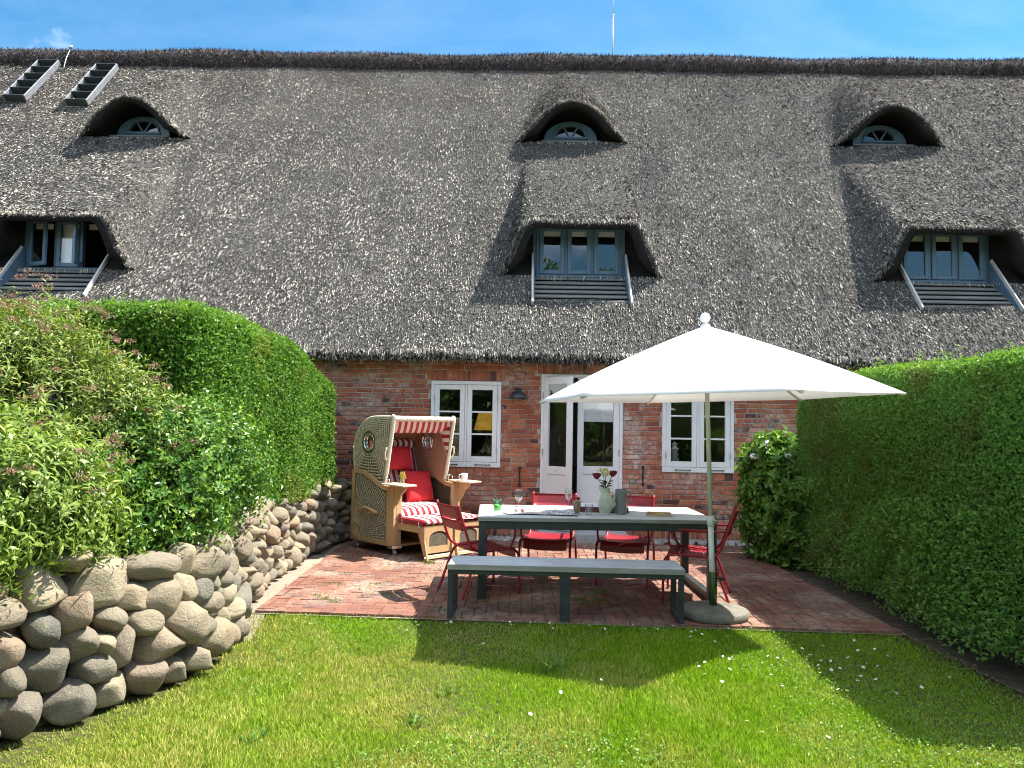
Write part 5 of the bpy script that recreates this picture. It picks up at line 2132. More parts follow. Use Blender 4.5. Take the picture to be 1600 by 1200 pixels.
# ------------------------------------------------------------------ chairs
def make_chair():
    root = empty('garden_chair', (0, 0, 0), 0, 'red chair', 'chair', 'red metal chairs round the table')
    hw = 0.235
    # seat slats follow a shallow curve and roll over the front
    prof = [(0.235, 0.452), (0.19, 0.425), (0.10, 0.412), (0.0, 0.415), (-0.10, 0.430), (-0.17, 0.440), (-0.215, 0.432), (-0.238, 0.402), (-0.243, 0.345)]
    pp = smooth_path([(0, a, b) for a, b in prof], 5)
    cutsl = [0, 11, 22, 30, len(pp) - 1]
    for a, b in zip(cutsl[:-1], cutsl[1:]):
        mb = MB()
        P = []
        sl = pp[a:b + 1]
        if b != cutsl[-1]:
            e_ = sl[-1].lerp(sl[-2], 0.55)
            sl = sl[:-1] + [e_]
        for p in sl:
            for k in range(7):
                t = -1 + 2 * k / 6
                P.append((t * (hw - 0.012), p.y, p.z - 0.012 * (1 - t * t)))
        nv = len(sl)
        mb.grid(P, 7, nv)
        P2 = [(x, y, z - 0.006) for x, y, z in P]
        mb.grid(P2, 7, nv)
        mb.build('slat', M['red'], root, False, 0.7)
    for z0, z1, y0, y1 in ((0.615, 0.705, 0.305, 0.335), (0.722, 0.845, 0.340, 0.385)):
        mb = MB()
        P, P2 = [], []
        for j in range(5):
            t2 = j / 4
            for k in range(9):
                t = -1 + 2 * k / 8
                bow = 0.028 * (1 - t * t)
                zz = z0 + (z1 - z0) * t2
                P.append((t * (hw - 0.004), y0 + (y1 - y0) * t2 + bow, zz))
                P2.append((t * (hw - 0.004), y0 + (y1 - y0) * t2 + bow + 0.007, zz))
        mb.grid(P, 9, 5)
        mb.grid(P2, 9, 5)
        # close the rim
        rim = [0, 8, 44, 36]
        nP = len(P)
        edge = list(range(0, 9)) + [8 + 9 * j for j in range(1, 5)] + [44 - i for i in range(1, 9)] + [36 - 9 * j for j in range(1, 4)]
        b0_ = len(mb.v) - 2 * nP
        for i in range(len(edge)):
            a, b = edge[i], edge[(i + 1) % len(edge)]
            mb.f.append([b0_ + a, b0_ + b, b0_ + nP + b, b0_ + nP + a])
            mb.mi.append(0)
            mb.sm.append(False)
        mb.build('back_slat', M['red'], root)
    for s_ in (-1, 1):
        x = s_ * hw
        path = smooth_path([(x, -0.225, 0.425), (x, -0.10, 0.430), (x, 0.10, 0.415), (x, 0.20, 0.440), (x, 0.255, 0.50), (x, 0.315, 0.66), (x, 0.385, 0.86)], 6)
        MB().tube(path, 0.0125, 9).build('back_frame', M['red'], root)
        xo = s_ * (hw + 0.024)
        path = smooth_path([(xo, -0.265, 0.0), (xo, -0.262, 0.18), (xo, -0.258, 0.33), (xo, -0.235, 0.395), (xo, -0.175, 0.425), (xo, -0.05, 0.428), (xo, 0.08, 0.425)], 6)
        MB().tube(path, 0.0125, 9).build('leg', M['red'], root)
        path = smooth_path([(xo, 0.05, 0.426), (xo, 0.14, 0.41), (xo, 0.20, 0.355), (xo, 0.26, 0.20), (xo + s_ * 0.01, 0.335, 0.0)], 6)
        MB().tube(path, 0.0125, 9).build('leg', M['red'], root)
        xa = s_ * (hw + 0.024)
        path = smooth_path([(x, 0.318, 0.66), (xa, 0.20, 0.655), (xa, 0.0, 0.650), (xa, -0.14, 0.652), (xa, -0.20, 0.63), (xa, -0.215, 0.57), (xa, -0.19, 0.49), (xa, -0.15, 0.432)], 6)
        MB().tube(path, 0.011, 9).build('armrest', M['red'], root)
        MB().box((xa - 0.022, -0.13, 0.655), (xa + 0.022, 0.17, 0.668), 0, 0.005).build('arm_pad', M['red'], root)
    return root


ch0 = make_chair()
# seat centre, facing direction in degrees (0 = towards +x)
for i, (x, y, ang, lab) in enumerate([
        (-0.36, 7.36, 30, 'red metal chair at the left end of the table, its back turned to the lawn'),
        (0.30, 8.00, -101, 'red metal chair behind the table, in front of the open left door leaf'),
        (1.10, 7.93, -107, 'red metal chair behind the table, behind the grey jug'),
        (1.66, 7.30, 164, 'red metal chair at the right end of the table beside the parasol pole')]):
    o = ch0 if i == 0 else copy_tree(ch0)
    o.location = (x, y, 0.0)
    o.rotation_euler = (0, 0, R(ang + 90))
    o['label'] = lab

# ------------------------------------------------------------------ parasol
PX, PY = 1.665, 6.62
base = empty('umbrella_stand', (PX, PY - 0.03, 0), 0, 'round concrete parasol base with a green steel tube at the corner of the bench', 'parasol base')
MB().lathe([(0.0, 0.0), (0.29, 0.0), (0.298, 0.012), (0.300, 0.045), (0.292, 0.06), (0.20, 0.080), (0.06, 0.092), (0.0, 0.092)], 48).build('slab', M['concrete'], base, False, 0.6)
MB().lathe([(0.030, 0.08), (0.034, 0.085), (0.034, 0.37), (0.031, 0.375), (0.027, 0.375), (0.027, 0.08)], 20).build('tube', M['tube'], base)
mb = MB()
mb.tube([(0.032, 0, 0.315), (0.058, -0.006, 0.315)], 0.008, 8)
mb.tube([(0.055, -0.006, 0.315), (0.092, -0.012, 0.315)], 0.018, 10)
mb.build('knob', M['black'], base)

par = empty('parasol', (PX, PY - 0.03, 0.08), 0, 'large white six sided parasol over the garden table', 'parasol')
par.rotation_euler = (0, R(-1.8), 0)
ZT, ZH, RP = 2.42, 1.785, 1.55     # above the empty
MB().tube([(0, 0, 0.005), (0, 0, 0.74)], 0.0245, 16).build('pole', M['polegreen'], par)
MB().tube([(0, 0, 0.741), (0.0, 0, 2.36)], 0.0195, 16).build('pole', M['polegreen'], par)
MB().lathe([(0.0245, 0.68), (0.031, 0.685), (0.031, 0.765), (0.020, 0.77)], 18).build('collar', M['polegreen'], par)
ang0 = R(-80)
cor = [(RP * math.cos(ang0 + k * PI / 3), RP * math.sin(ang0 + k * PI / 3)) for k in range(6)]
NU, NV = 13, 15
mb = MB()
for k in range(6):
    a, b = Vector((*cor[k], 0)), Vector((*cor[(k + 1) % 6], 0))
    P = []
    for j in range(NV):
        t = j / (NV - 1)
        for i in range(NU):
            u = i / (NU - 1)
            p = a.lerp(b, u)
            mid = 4 * u * (1 - u)
            p = p * (1 - 0.045 * mid * t)
            tt = 0.012 + (1 - 0.012) * t
            z = ZT + (ZH - ZT) * (0.93 * tt + 0.07 * tt * tt) + 0.0
            z += 0.018 * math.sin(PI * t) - 0.020 * mid * t * (1 - 1.0 * t)
            P.append((p.x * tt, p.y * tt, z))
    mb.grid(P, NU, NV, 0, True)
cn = mb.build('canopy', M['canvas'], par, True)
sol = cn.modifiers.new('thick', 'SOLIDIFY')
sol.thickness = 0.003
sol.offset = 0
me = cn.data
me.polygons.foreach_set('use_smooth', [True] * len(me.polygons))
me.set_sharp_from_angle(angle=R(9))
for k in range(6):
    c_ = Vector((*cor[k], 0))
    MB().beam((c_.x * 0.02, c_.y * 0.02, ZT - 0.028), (c_.x * 0.985, c_.y * 0.985, ZH - 0.012), 0.016, 0.022, 0, 0.003).build('rib', M['polegreen'], par)
    MB().beam((c_.x * 0.02, c_.y * 0.02, ZH + 0.10), (c_.x * 0.46, c_.y * 0.46, ZT + (ZH - ZT) * 0.46 - 0.03), 0.012, 0.016, 0, 0.002).build('strut', M['polegreen'], par)
    MB().box((c_.x * 0.985 - 0.012, c_.y * 0.985 - 0.012, ZH - 0.02), (c_.x * 0.985 + 0.012, c_.y * 0.985 + 0.012, ZH + 0.004), 0, 0.004).build('end_cap', M['polegreen'], par)
MB().lathe([(0.0196, ZH + 0.06), (0.042, ZH + 0.065), (0.042, ZH + 0.125), (0.0196, ZH + 0.13)], 16).build('hub', M['polegreen'], par)
mb = MB()
mb.lathe([(0.05, ZT - 0.018), (0.036, ZT + 0.006), (0.016, ZT + 0.018), (0.014, ZT + 0.03)], 20)
mb.ball((0, 0, ZT + 0.068), 0.045, 20, 14)
mb.build('finial', M['white'], par)
for k, lab in ((3, 'l'), (5, 'r')):
    pass

# ------------------------------------------------------------------ things on the table
def on_table(u, v, z=TZ):
    """table-top coordinates: u along, v across"""
    c, s = math.cos(R(2.2)), math.sin(R(2.2))
    return (0.70 + u * c - v * s, 7.57 + u * s + v * c, z + 0.0008)


M['cup'] = glass_mat('clear_glass', (0.95, 0.965, 0.965), 0.0, 1.0)
M['greenglass'] = glass_mat('green_glass', (0.62, 0.92, 0.62), 0.05, 1.3)


def lathe_thing(name, prof, m, loc, label, cat, group=None, seg=28, part='body'):
    o = empty(name, loc, 0, label, cat, group)
    MB().lathe(prof, seg).build(part, m, o)
    return o


tb = lathe_thing('tumbler', [(0.0, 0.002), (0.034, 0.002), (0.037, 0.01), (0.046, 0.115), (0.043, 0.115), (0.034, 0.014), (0.0, 0.012)], M['greenglass'], on_table(-0.93, -0.06), 'green tinted tumbler at the left end of the table', 'glass')
M['wax'] = plain('pale_wax', (0.45, 0.72, 0.42), 0.5, 0, 0.05, 10)
MB().lathe([(0.0, 0.014), (0.032, 0.014), (0.038, 0.062), (0.0, 0.064)], 20).build('candle', M['wax'], tb)


def wine_glass(loc, label):
    o = empty('wine_glass', loc, 0, label, 'wine glass', 'wine glasses on the table')
    MB().lathe([(0.0, 0.0), (0.036, 0.0), (0.034, 0.003), (0.006, 0.008), (0.004, 0.02), (0.004, 0.085), (0.012, 0.095), (0.030, 0.115), (0.039, 0.15), (0.037, 0.19), (0.031, 0.215), (0.030, 0.215), (0.036, 0.188), (0.037, 0.15), (0.028, 0.118), (0.0, 0.098)], 26).build('bowl', M['cup'], o)
    return o


wine_glass(on_table(-0.72, -0.02), 'empty wine glass behind the salt and pepper shakers, nearer the green tumbler')
wine_glass(on_table(-0.20, 0.22), 'empty wine glass behind the jar of breadsticks')
M['shaker'] = glass_mat('shaker_glass', (0.95, 0.9, 0.88), 0.1, 1.3)
M['pink'] = plain('pink_salt', (0.62, 0.24, 0.20), 0.8, 0, 0.2, 40)
M['palegrain'] = plain('grey_grain', (0.62, 0.55, 0.48), 0.8, 0, 0.2, 40)
for u, mm, lab in ((-0.745, 'palegrain', 'little glass shaker with a pale filling below the wine glass'), (-0.685, 'pink', 'little glass shaker with a pink filling below the wine glass')):
    o = empty('spice_shaker', on_table(u, -0.18), 0, lab, 'shaker')
    MB().lathe([(0.0, 0.001), (0.020, 0.001), (0.022, 0.006), (0.022, 0.05), (0.015, 0.055), (0.0, 0.055)], 18).build('jar', M['shaker'], o)
    MB().lathe([(0.0, 0.004), (0.0185, 0.004), (0.0185, 0.036), (0.0, 0.037)], 16).build('filling', M[mm], o)
    MB().lathe([(0.0, 0.068), (0.010, 0.067), (0.0155, 0.062), (0.0155, 0.0555)], 16).build('cap', M['chrome'], o)


def mat_print(name, seed, cols):
    t = NT(name)
    v = t.mapping(t.coord('Object'), (1, 1, 1), (0, 0, 0), (seed, seed * 2, 0))
    a = t.noise(v, 11, 3, 0.6)
    b = t.noise(v, 34, 4, 0.7)
    c = t.ramp(a, cols, 'CONSTANT')
    c = t.mix(t.ramp(b, [(0.50, 0.0), (0.53, 1.0)]), (0.78, 0.77, 0.75), c)
    return t.done(t.principled(c, 0.35))


M['print1'] = mat_print('colour_print', 1.3, [(0.0, (0.20, 0.26, 0.36)), (0.40, (0.66, 0.60, 0.55)), (0.52, (0.62, 0.16, 0.13)), (0.58, (0.30, 0.42, 0.32)), (0.66, (0.72, 0.62, 0.42))])
M['print2'] = mat_print('dark_print', 4.1, [(0.0, (0.07, 0.09, 0.16)), (0.45, (0.16, 0.19, 0.28)), (0.56, (0.50, 0.06, 0.07)), (0.64, (0.10, 0.12, 0.20))])
mp = MB()
P = []
for j in range(10):
    for i in range(14):
        u, v_ = -0.36 + 0.72 * i / 13, -0.21 + 0.42 * j / 9
        P.append((u, v_, 0.004 + 0.010 * abs(math.sin(u * 9 + v_ * 4)) * (0.4 + 0.6 * abs(math.sin(v_ * 7)))))
mp.grid(P, 14, 10)
o = mp.build('folding_map', M['print1'])
o.location = on_table(-0.50, -0.15)
o.rotation_euler = (0, 0, R(-6))
tag(o, 'unfolded printed leaflet lying creased across the left half of the table', 'map')
mp = MB()
mp.box((-0.15, -0.10, 0.0), (0.15, 0.10, 0.007), 0, 0.001)
o = mp.build('magazine', M['print2'])
o.location = on_table(-0.34, -0.26, TZ + 0.016)
o.rotation_euler = (R(2), 0, R(-10))
tag(o, 'dark glossy magazine with a red picture on top of the leaflet edge', 'magazine')

jar = empty('breadstick_jar', on_table(-0.165, -0.20), 0, 'tall glass packed with golden breadsticks and a red top', 'jar')
MB().lathe([(0.0, 0.001), (0.032, 0.001), (0.034, 0.008), (0.040, 0.125), (0.038, 0.125), (0.031, 0.012), (0.0, 0.012)], 24).build('glass', M['cup'], jar)
M['bread'] = plain('breadstick', (0.50, 0.27, 0.07), 0.7, 0, 0.25, 25)
g = random.Random(4)
for k in range(16):
    a, r = k * 2.4, 0.007 + 0.021 * math.sqrt(k / 16)
    MB().tube([(r * math.cos(a) * 0.85, r * math.sin(a) * 0.85, 0.014), (r * 1.15 * math.cos(a), r * 1.15 * math.sin(a), 0.115 + g.uniform(0, 0.03))], 0.0055, 7).build('breadstick', M['bread'], jar)
M['napkin'] = plain('red_napkin', (0.33, 0.02, 0.03), 0.9, 0, 0.15, 30)
mb = MB()
for k in range(7):
    a = k * 0.9
    mb.ball((0.016 * math.cos(a), 0.016 * math.sin(a), 0.15), (0.018, 0.016, 0.014), 8, 6)
mb.build('napkin', M['napkin'], jar)
lathe_thing('water_glass', [(0.0, 0.001), (0.030, 0.001), (0.032, 0.006), (0.039, 0.10), (0.0375, 0.10), (0.030, 0.010), (0.0, 0.009)], M['cup'], on_table(-0.055, -0.27), 'clear empty water glass between the breadsticks and the vase', 'glass')


def mat_glaze():
    t = NT('sage_glaze')
    v = t.coord('Object')
    f = t.noise(v, 9, 4, 0.6, 0.4)
    c = t.ramp(f, [(0.3, (0.36, 0.41, 0.33)), (0.7, (0.58, 0.61, 0.52))])
    return t.done(t.principled(c, 0.28, 0, t.bump(t.noise(v, 22, 2, 0.5, 1.0), 0.35, 0.01), 0.5))


M['glaze'] = mat_glaze()
vase = empty('fish_vase', on_table(0.11, -0.20), 0, 'sage green gurgle jug used as a vase for the roses', 'vase')
seg = 32
prof = [(0.052, 0.0), (0.055, 0.008), (0.050, 0.016), (0.058, 0.035), (0.070, 0.075), (0.073, 0.11), (0.066, 0.150), (0.052, 0.185), (0.043, 0.21), (0.045, 0.235), (0.050, 0.255)]
mb = MB()
P = []
for r_, z_ in [(p.x, p.z) for p in smooth_path([(a, 0, b) for a, b in prof], 4)]:
    for k in range(seg):
        a = 2 * PI * k / seg
        lip = 1 + (0.35 * max(0, math.cos(a - PI)) ** 6 * sstep(0.2, 0.25, z_))
        sc = 1 + 0.03 * math.sin(5 * a + z_ * 60) * (0.03 < z_ < 0.2)
        bx = 0.012 * math.sin((z_ - 0.02) * 14)
        P.append((r_ * lip * sc * math.cos(a) + bx, r_ * sc * math.sin(a), z_))
nv = len(P) // seg
for j in range(nv - 1):
    pass
ff = [(j * seg + k, j * seg + (k + 1) % seg, (j + 1) * seg + (k + 1) % seg, (j + 1) * seg + k) for j in range(nv - 1) for k in range(seg)]
ff.append(list(range(seg))[::-1])
mb.add(P, ff, 0, True)
mb.build('body', M['glaze'], vase)
MB().tube(smooth_path([(0.050, 0, 0.215), (0.078, 0, 0.20), (0.088, 0, 0.16), (0.080, 0, 0.125), (0.100, 0, 0.095), (0.075, 0, 0.07)], 6), 0.011, 10, rads=None).build('tail_handle', M['glaze'], vase)
M['roser'] = plain('red_petals', (0.17, 0.008, 0.022), 0.6, 0, 0.3, 30)
M['rosey'] = plain('cream_petals', (0.80, 0.76, 0.42), 0.6, 0, 0.1, 30)
M['stemgreen'] = plain('stem_green', (0.06, 0.11, 0.03), 0.6, 0, 0.2, 20)
M['roseleaf2'] = plain('rose_leaf_flat', (0.03, 0.085, 0.03), 0.45, 0, 0.25, 30)


def rose(tip, m, label):
    vl = vase.location
    o = empty('rose', (vl.x, vl.y, vl.z + 0.02), 0, label, 'rose')
    tip = Vector(tip)
    MB().tube(smooth_path([(0.01, 0, 0.02), (0.006, 0, 0.20), tip * 0.72 + Vector((0, 0, 0.07)), tip], 6), 0.0032, 7).build('stem', M['stemgreen'], o)
    mb = MB()
    mb.ball(tip + Vector((0, 0, 0.022)), (0.023, 0.023, 0.032), 12, 8)
    mb.build('bud', m, o)
    for k in range(7):
        a = k * 2.3
        r0 = 0.017 + 0.003 * k
        mb = MB()
        P = []
        for j in range(5):
            t = j / 4
            for i in range(5):
                b = a + (i - 2) * 0.42
                rr = r0 * (0.45 + 0.9 * math.sin(t * 1.9)) * (1 + 0.12 * k / 7 * t * t)
                P.append((tip.x + rr * math.cos(b), tip.y + rr * math.sin(b), tip.z - 0.006 + 0.058 * t - 0.004 * abs(i - 2) * t))
        mb.grid(P, 5, 5)
        mb.build('petal', m, o)
    for k in range(3):
        a = k * 2.2 + tip.x * 40
        b0 = Vector((0.008, 0, 0.225)).lerp(tip, 0.12 + 0.17 * k)
        mb = MB()
        d_ = Vector((math.cos(a), math.sin(a) * 0.6, 0.35)).normalized()
        s_ = d_.cross(Vector((0, 0, 1))).normalized()
        u_ = s_.cross(d_)
        q = [b0, b0 + d_ * 0.025 + s_ * 0.018 + u_ * 0.004, b0 + d_ * 0.05 + s_ * 0.014 + u_ * 0.003, b0 + d_ * 0.072 - u_ * 0.008, b0 + d_ * 0.05 - s_ * 0.014 + u_ * 0.003, b0 + d_ * 0.025 - s_ * 0.018 + u_ * 0.004, b0 + d_ * 0.035 - u_ * 0.004]
        mb.add(q, [(0, 1, 6), (1, 2, 6), (2, 3, 6), (3, 4, 6), (4, 5, 6), (5, 0, 6)], 0, True)
        mb.build('leaf', M['roseleaf2'], o)


rose((-0.085, 0.0, 0.325), M['roser'], 'dark red rose leaning left in the sage vase')
rose((0.072, 0.01, 0.35), M['roser'], 'dark red rose on the right in the sage vase')
rose((0.0, -0.01, 0.352), M['rosey'], 'cream rose between the two red ones, the lower cream bloom')
rose((-0.020, 0.02, 0.375), M['rosey'], 'cream rose behind and above the other cream one')

M['maroon'] = plain('maroon_card', (0.16, 0.03, 0.04), 0.5, 0, 0.15, 12)
bg = empty('board_game', on_table(0.13, 0.10), R(-4), 'flat maroon board game box with pale lettering behind the vase', 'box')
MB().box((-0.25, -0.17, 0.0), (0.25, 0.17, 0.052), 0, 0.002).build('lid', M['maroon'], bg)
MB().box((-0.245, -0.165, 0.0525), (0.245, 0.165, 0.056), 0, 0.001).build('top_print', M['white'], bg)
fc = bpy.data.curves.new('lettering', 'FONT')
fc.body = 'MONOPOLY'
fc.size = 0.044
fc.align_x = 'CENTER'
fc.extrude = 0.0006
tmp_ = bpy.data.objects.new('lettering', fc)
COL.objects.link(tmp_)
fme = bpy.data.meshes.new_from_object(tmp_)
bpy.data.objects.remove(tmp_)
fo = bpy.data.objects.new('lettering', fme)
COL.objects.link(fo)
M['cream'] = plain('cream_ink', (0.66, 0.54, 0.50), 0.6, 0, 0.05)
fme.materials.append(M['cream'])
fo.parent = bg
fo.location = (0.08, -0.1715, 0.012)
fo.rotation_euler = (R(90), 0, 0)

jug = empty('grey_jug', on_table(0.275, -0.13), 0, 'plain grey insulated jug with a handle right of the vase', 'jug')
M['jug'] = plain('grey_ceramic', (0.18, 0.21, 0.21), 0.45, 0, 0.06, 8)
MB().lathe([(0.0, 0.0), (0.060, 0.0), (0.063, 0.006), (0.058, 0.20), (0.056, 0.232), (0.052, 0.236), (0.050, 0.225), (0.0, 0.222)], 36).build('body', M['jug'], jug, False, 0.8)
MB().lathe([(0.0, 0.24), (0.030, 0.239), (0.052, 0.237), (0.052, 0.230)], 30).build('lid', M['lampblack'], jug)
MB().tube(smooth_path([(0.056, 0, 0.215), (0.085, 0, 0.212), (0.098, 0, 0.18), (0.092, 0, 0.125), (0.060, 0, 0.095)], 7), 0.0085, 10).build('handle', M['jug'], jug)

tray = empty('wooden_tray', on_table(0.63, -0.22), R(-12), 'small flat wooden tray lying alone near the right end of the table', 'tray')
mb = MB()
mb.box((-0.115, -0.085, 0.0), (0.115, 0.085, 0.010), 0, 0.002)
mb.build('bottom', M['palewood'], tray)
mb = MB()
mb.box((-0.115, -0.085, 0.0102), (0.115, -0.073, 0.026), 0, 0.002)
mb.box((-0.115, 0.073, 0.0102), (0.115, 0.085, 0.026), 0, 0.002)
mb.box((-0.115, -0.0728, 0.0102), (-0.103, 0.0728, 0.026), 0, 0.002)
mb.box((0.103, -0.0728, 0.0102), (0.115, 0.0728, 0.026), 0, 0.002)
mb.build('rim', M['teakx'], tray)
MB().box((-0.06, -0.05, 0.0102), (0.06, 0.05, 0.020), 0, 0.002).build('insert', M['bread'], tray)

# ------------------------------------------------------------------ wicker beach chair
def mat_wicker(name, c1, c2):
    t = NT(name)
    o = t.coord('Object')
    w1 = t.n('ShaderNodeTexWave', wave_type='BANDS', bands_direction='Z')
    t.l(o, w1.inputs['Vector'])
    w1.inputs['Scale'].default_value = 34
    w1.inputs['Distortion'].default_value = 2.5
    w1.inputs['Detail'].default_value = 3
    w1.inputs['Detail Scale'].default_value = 1.5
    w2 = t.n('ShaderNodeTexWave', wave_type='BANDS', bands_direction='Y')
    t.l(o, w2.inputs['Vector'])
    w2.inputs['Scale'].default_value = 12
    w2.inputs['Distortion'].default_value = 1.0
    f = t.math('MULTIPLY', w1.outputs['Fac'], t.math('ADD', t.math('MULTIPLY', w2.outputs['Fac'], 0.4), 0.6))
    n = t.noise(o, 16, 5, 0.7)
    f2 = t.math('ADD', t.math('MULTIPLY', f, 0.55), t.math('MULTIPLY', n, 0.5))
    c = t.ramp(f2, [(0.25, tuple(x * 0.4 for x in c1)), (0.5, c1), (0.8, c2)])
    return t.done(t.principled(c, 0.7, 0, t.bump(f, 0.8, 0.012), 0.3))


M['wicker'] = mat_wicker('wicker', (0.115, 0.09, 0.055), (0.22, 0.18, 0.115))
M['strand'] = plain('rattan_strand', (0.44, 0.385, 0.275), 0.65, 0, 0.3, 30)
M['ropebraid'] = plain('pale_braid', (0.68, 0.60, 0.46), 0.7, 0, 0.2, 60, 0.3)
M['lining'] = plain('terracotta_lining', (0.36, 0.19, 0.13), 0.9, 0, 0.08, 10, 0.1)
M['redcloth'] = plain('red_cloth', (0.52, 0.016, 0.022), 0.85, 0, 0.1, 9, 0.15)


def mat_stripe(name, axis='X', w=0.046, phase=0.0, red=(0.36, 0.035, 0.05)):
    t = NT(name)
    s = t.n('ShaderNodeSeparateXYZ')
    t.l(t.coord('Object'), s.inputs[0])
    v = s.outputs[axis]
    f = t.math('FRACT', t.math('ADD', t.math('DIVIDE', v, 2 * w), phase + 20))
    m = t.math('GREATER_THAN', f, 0.5)
    c = t.mix(m, red, (0.72, 0.66, 0.60))
    n = t.noise(t.coord('Object'), 160, 2)
    return t.done(t.principled(c, 0.9, 0, t.bump(n, 0.12, 0.003), 0.1))


M['stripe'] = mat_stripe('stripe_cloth', 'X')
M['stripeY'] = mat_stripe('stripe_cloth_side', 'Y', 0.046)
M['stripeZ'] = mat_stripe('stripe_cloth_slant', 'Z', 0.05)
M['redpiping'] = plain('dark_red_cloth', (0.33, 0.03, 0.045), 0.9, 0, 0.1, 20)

SK = empty('beach_chair', (-1.475, 9.765, 0), R(46), 'hooded wicker beach chair with striped red and white cushions beside the stone wall', 'beach chair')
HWX, DY = 0.525, 0.45


def sk(mb, name, m, parent=None, **kw):
    return mb.build(name, m, parent or SK, **kw)


# side panels: arched frame with a fan of woven strands
def side_outline(inset=0.0):
    pts = [(DY - inset, 0.11 + inset), (DY - inset, 0.985 - inset), (DY - 0.08, 1.005 - inset), (DY - 0.22, 0.995 - inset), (DY - 0.36, 0.955 - inset), (DY - 0.52, 0.885 - inset), (DY - 0.65, 0.835 - inset), (DY - 0.735, 0.825 - inset), (-DY + 0.115 + inset * 0.5, 0.825 - inset), (-DY + 0.115 + inset * 0.5, 0.11 + inset)]
    return pts


for s_ in (-1, 1):
    x = s_ * (HWX - 0.02)
    out, inn = side_outline(), side_outline(0.055)
    n = len(out)
    mb = MB()
    vv = []
    for xx in (x - 0.02, x + 0.02):
        vv += [(xx, y, z) for y, z in out] + [(xx, y, z) for y, z in inn]
    ff = []
    for i in range(n):
        j = (i + 1) % n
        ff += [(i, j, n + j, n + i), (2 * n + i, 3 * n + i, 3 * n + j, 2 * n + j), (i, 2 * n + i, 2 * n + j, j), (n + i, n + j, 3 * n + j, 3 * n + i)]
    mb.add(vv, ff)
    fr = sk(mb, 'side_frame', M['teak'], fix=True)
    mb = MB().prism([(y, z) for y, z in inn], 'X', x - 0.004, x + 0.004)
    mb.build('wicker_panel', M['wicker'], fr, fix=True)
    if s_ < 0:
        # fan of strands from the lower rear corner
        poly = inn
        mb = MB()
        cy, cz = DY - 0.055, 0.165

        def inpoly(y, z):
            c_ = False
            for i in range(n):
                y1, z1 = poly[i]
                y2, z2 = poly[(i + 1) % n]
                if (z1 > z) != (z2 > z) and y < (y2 - y1) * (z - z1) / (z2 - z1) + y1:
                    c_ = not c_
            return c_
        for k in range(30):
            a = R(90) + R(90) * k / 29
            pts = []
            for q in np.arange(0.15, 1.1, 0.03):
                y, z = cy + q * math.cos(a), cz + q * math.sin(a)
                if not inpoly(y, z):
                    break
                pts.append((x - 0.008 - 0.003 * math.sin(q * 70 + k * PI), y, z))
            if len(pts) > 2:
                mb.tube(pts, 0.0052, 5, cap=False)
        for q in np.arange(0.17, 0.95, 0.03):
            pts = []
            for a in np.linspace(R(90), R(180), 40):
                y, z = cy + q * math.cos(a), cz + q * math.sin(a)
                if inpoly(y, z):
                    pts.append((x - 0.008 - 0.004 * math.sin(a * 60 + q * 150), y, z))
                elif len(pts) > 3:
                    break
                else:
                    pts = []
            if len(pts) > 3:
                mb.tube(pts, 0.0042, 5, cap=False)
        tag(mb.build('strand', M['strand'], fr), kind='stuff')
        # quarter-round rosette in the corner and the carved handle
        mb = MB()
        mb.prism([(cy + 0.03, cz - 0.03)] + [(cy + 0.03 + 0.17 * math.cos(a), cz - 0.03 + 0.17 * math.sin(a)) for a in np.linspace(R(90), R(180), 12)], 'X', x - 0.024, x - 0.006)
        for q in (0.07, 0.12):
            mb.tube([(x - 0.024, cy + 0.03 + q * math.cos(a), cz - 0.03 + q * math.sin(a)) for a in np.linspace(R(90), R(180), 10)], 0.006, 6)
        mb.build('rosette', M['teak'], fr, fix=True)
        mb = MB()
        mb.tube(smooth_path([(x - 0.03, DY - 0.22, 0.475), (x - 0.05, DY - 0.28, 0.52), (x - 0.06, DY - 0.36, 0.54), (x - 0.06, DY - 0.46, 0.53), (x - 0.045, DY - 0.55, 0.50), (x - 0.025, DY - 0.59, 0.50)], 5), 0.022, 10)
        mb.build('carry_handle', M['teak'], fr)
    # front post of two boards
    mb = MB()
    mb.box((x - 0.022, -DY + 0.058, 0.10), (x + 0.022, -DY + 0.113, 0.826), 0, 0.004)
    mb.box((x - 0.022, -DY, 0.10), (x + 0.022, -DY + 0.055, 0.84), 0, 0.004)
    sk(mb, 'front_post', M['teak'])
    xi = s_ * (HWX - 0.085)
    mb = MB()
    mb.box((xi - 0.04, -DY + 0.004, 0.10), (xi + 0.04, -DY + 0.026, 0.83), 0, 0.004)
    sk(mb, 'front_board', M['teak'])
    # folding side table on a bracket
    mb = MB()
    mb.box((s_ * (HWX - 0.11), -DY - 0.30, 0.846), (s_ * (HWX + 0.10), -DY + 0.12, 0.868), 0, 0.006)
    tbd = sk(mb, 'side_table', M['palewood'])
    mb = MB().prism([(-DY - 0.23, 0.845), (-DY - 0.001, 0.845), (-DY - 0.001, 0.60), (-DY - 0.05, 0.62), (-DY - 0.12, 0.74), (-DY - 0.20, 0.80)], 'X', x - 0.011, x + 0.011)
    mb.build('bracket', M['teak'], tbd, fix=True)
    mb = MB()
    for z_ in (0.62, 0.70, 0.78):
        mb.ball((x, -DY - 0.004, z_), 0.010, 8, 6)
    mb.build('hinge', M['chrome'], tbd)
    # reclining stay
    mb = MB()
    mb.tube(smooth_path([(x, -DY + 0.22, 0.86), (x, -DY + 0.19, 0.92), (x, -DY + 0.13, 0.90), (x, -DY + 0.16, 0.85)], 5), 0.008, 7)
    mb.ball((x, -DY + 0.20, 0.915), 0.02, 8, 6)
    sk(mb, 'stay', M['chrome'])

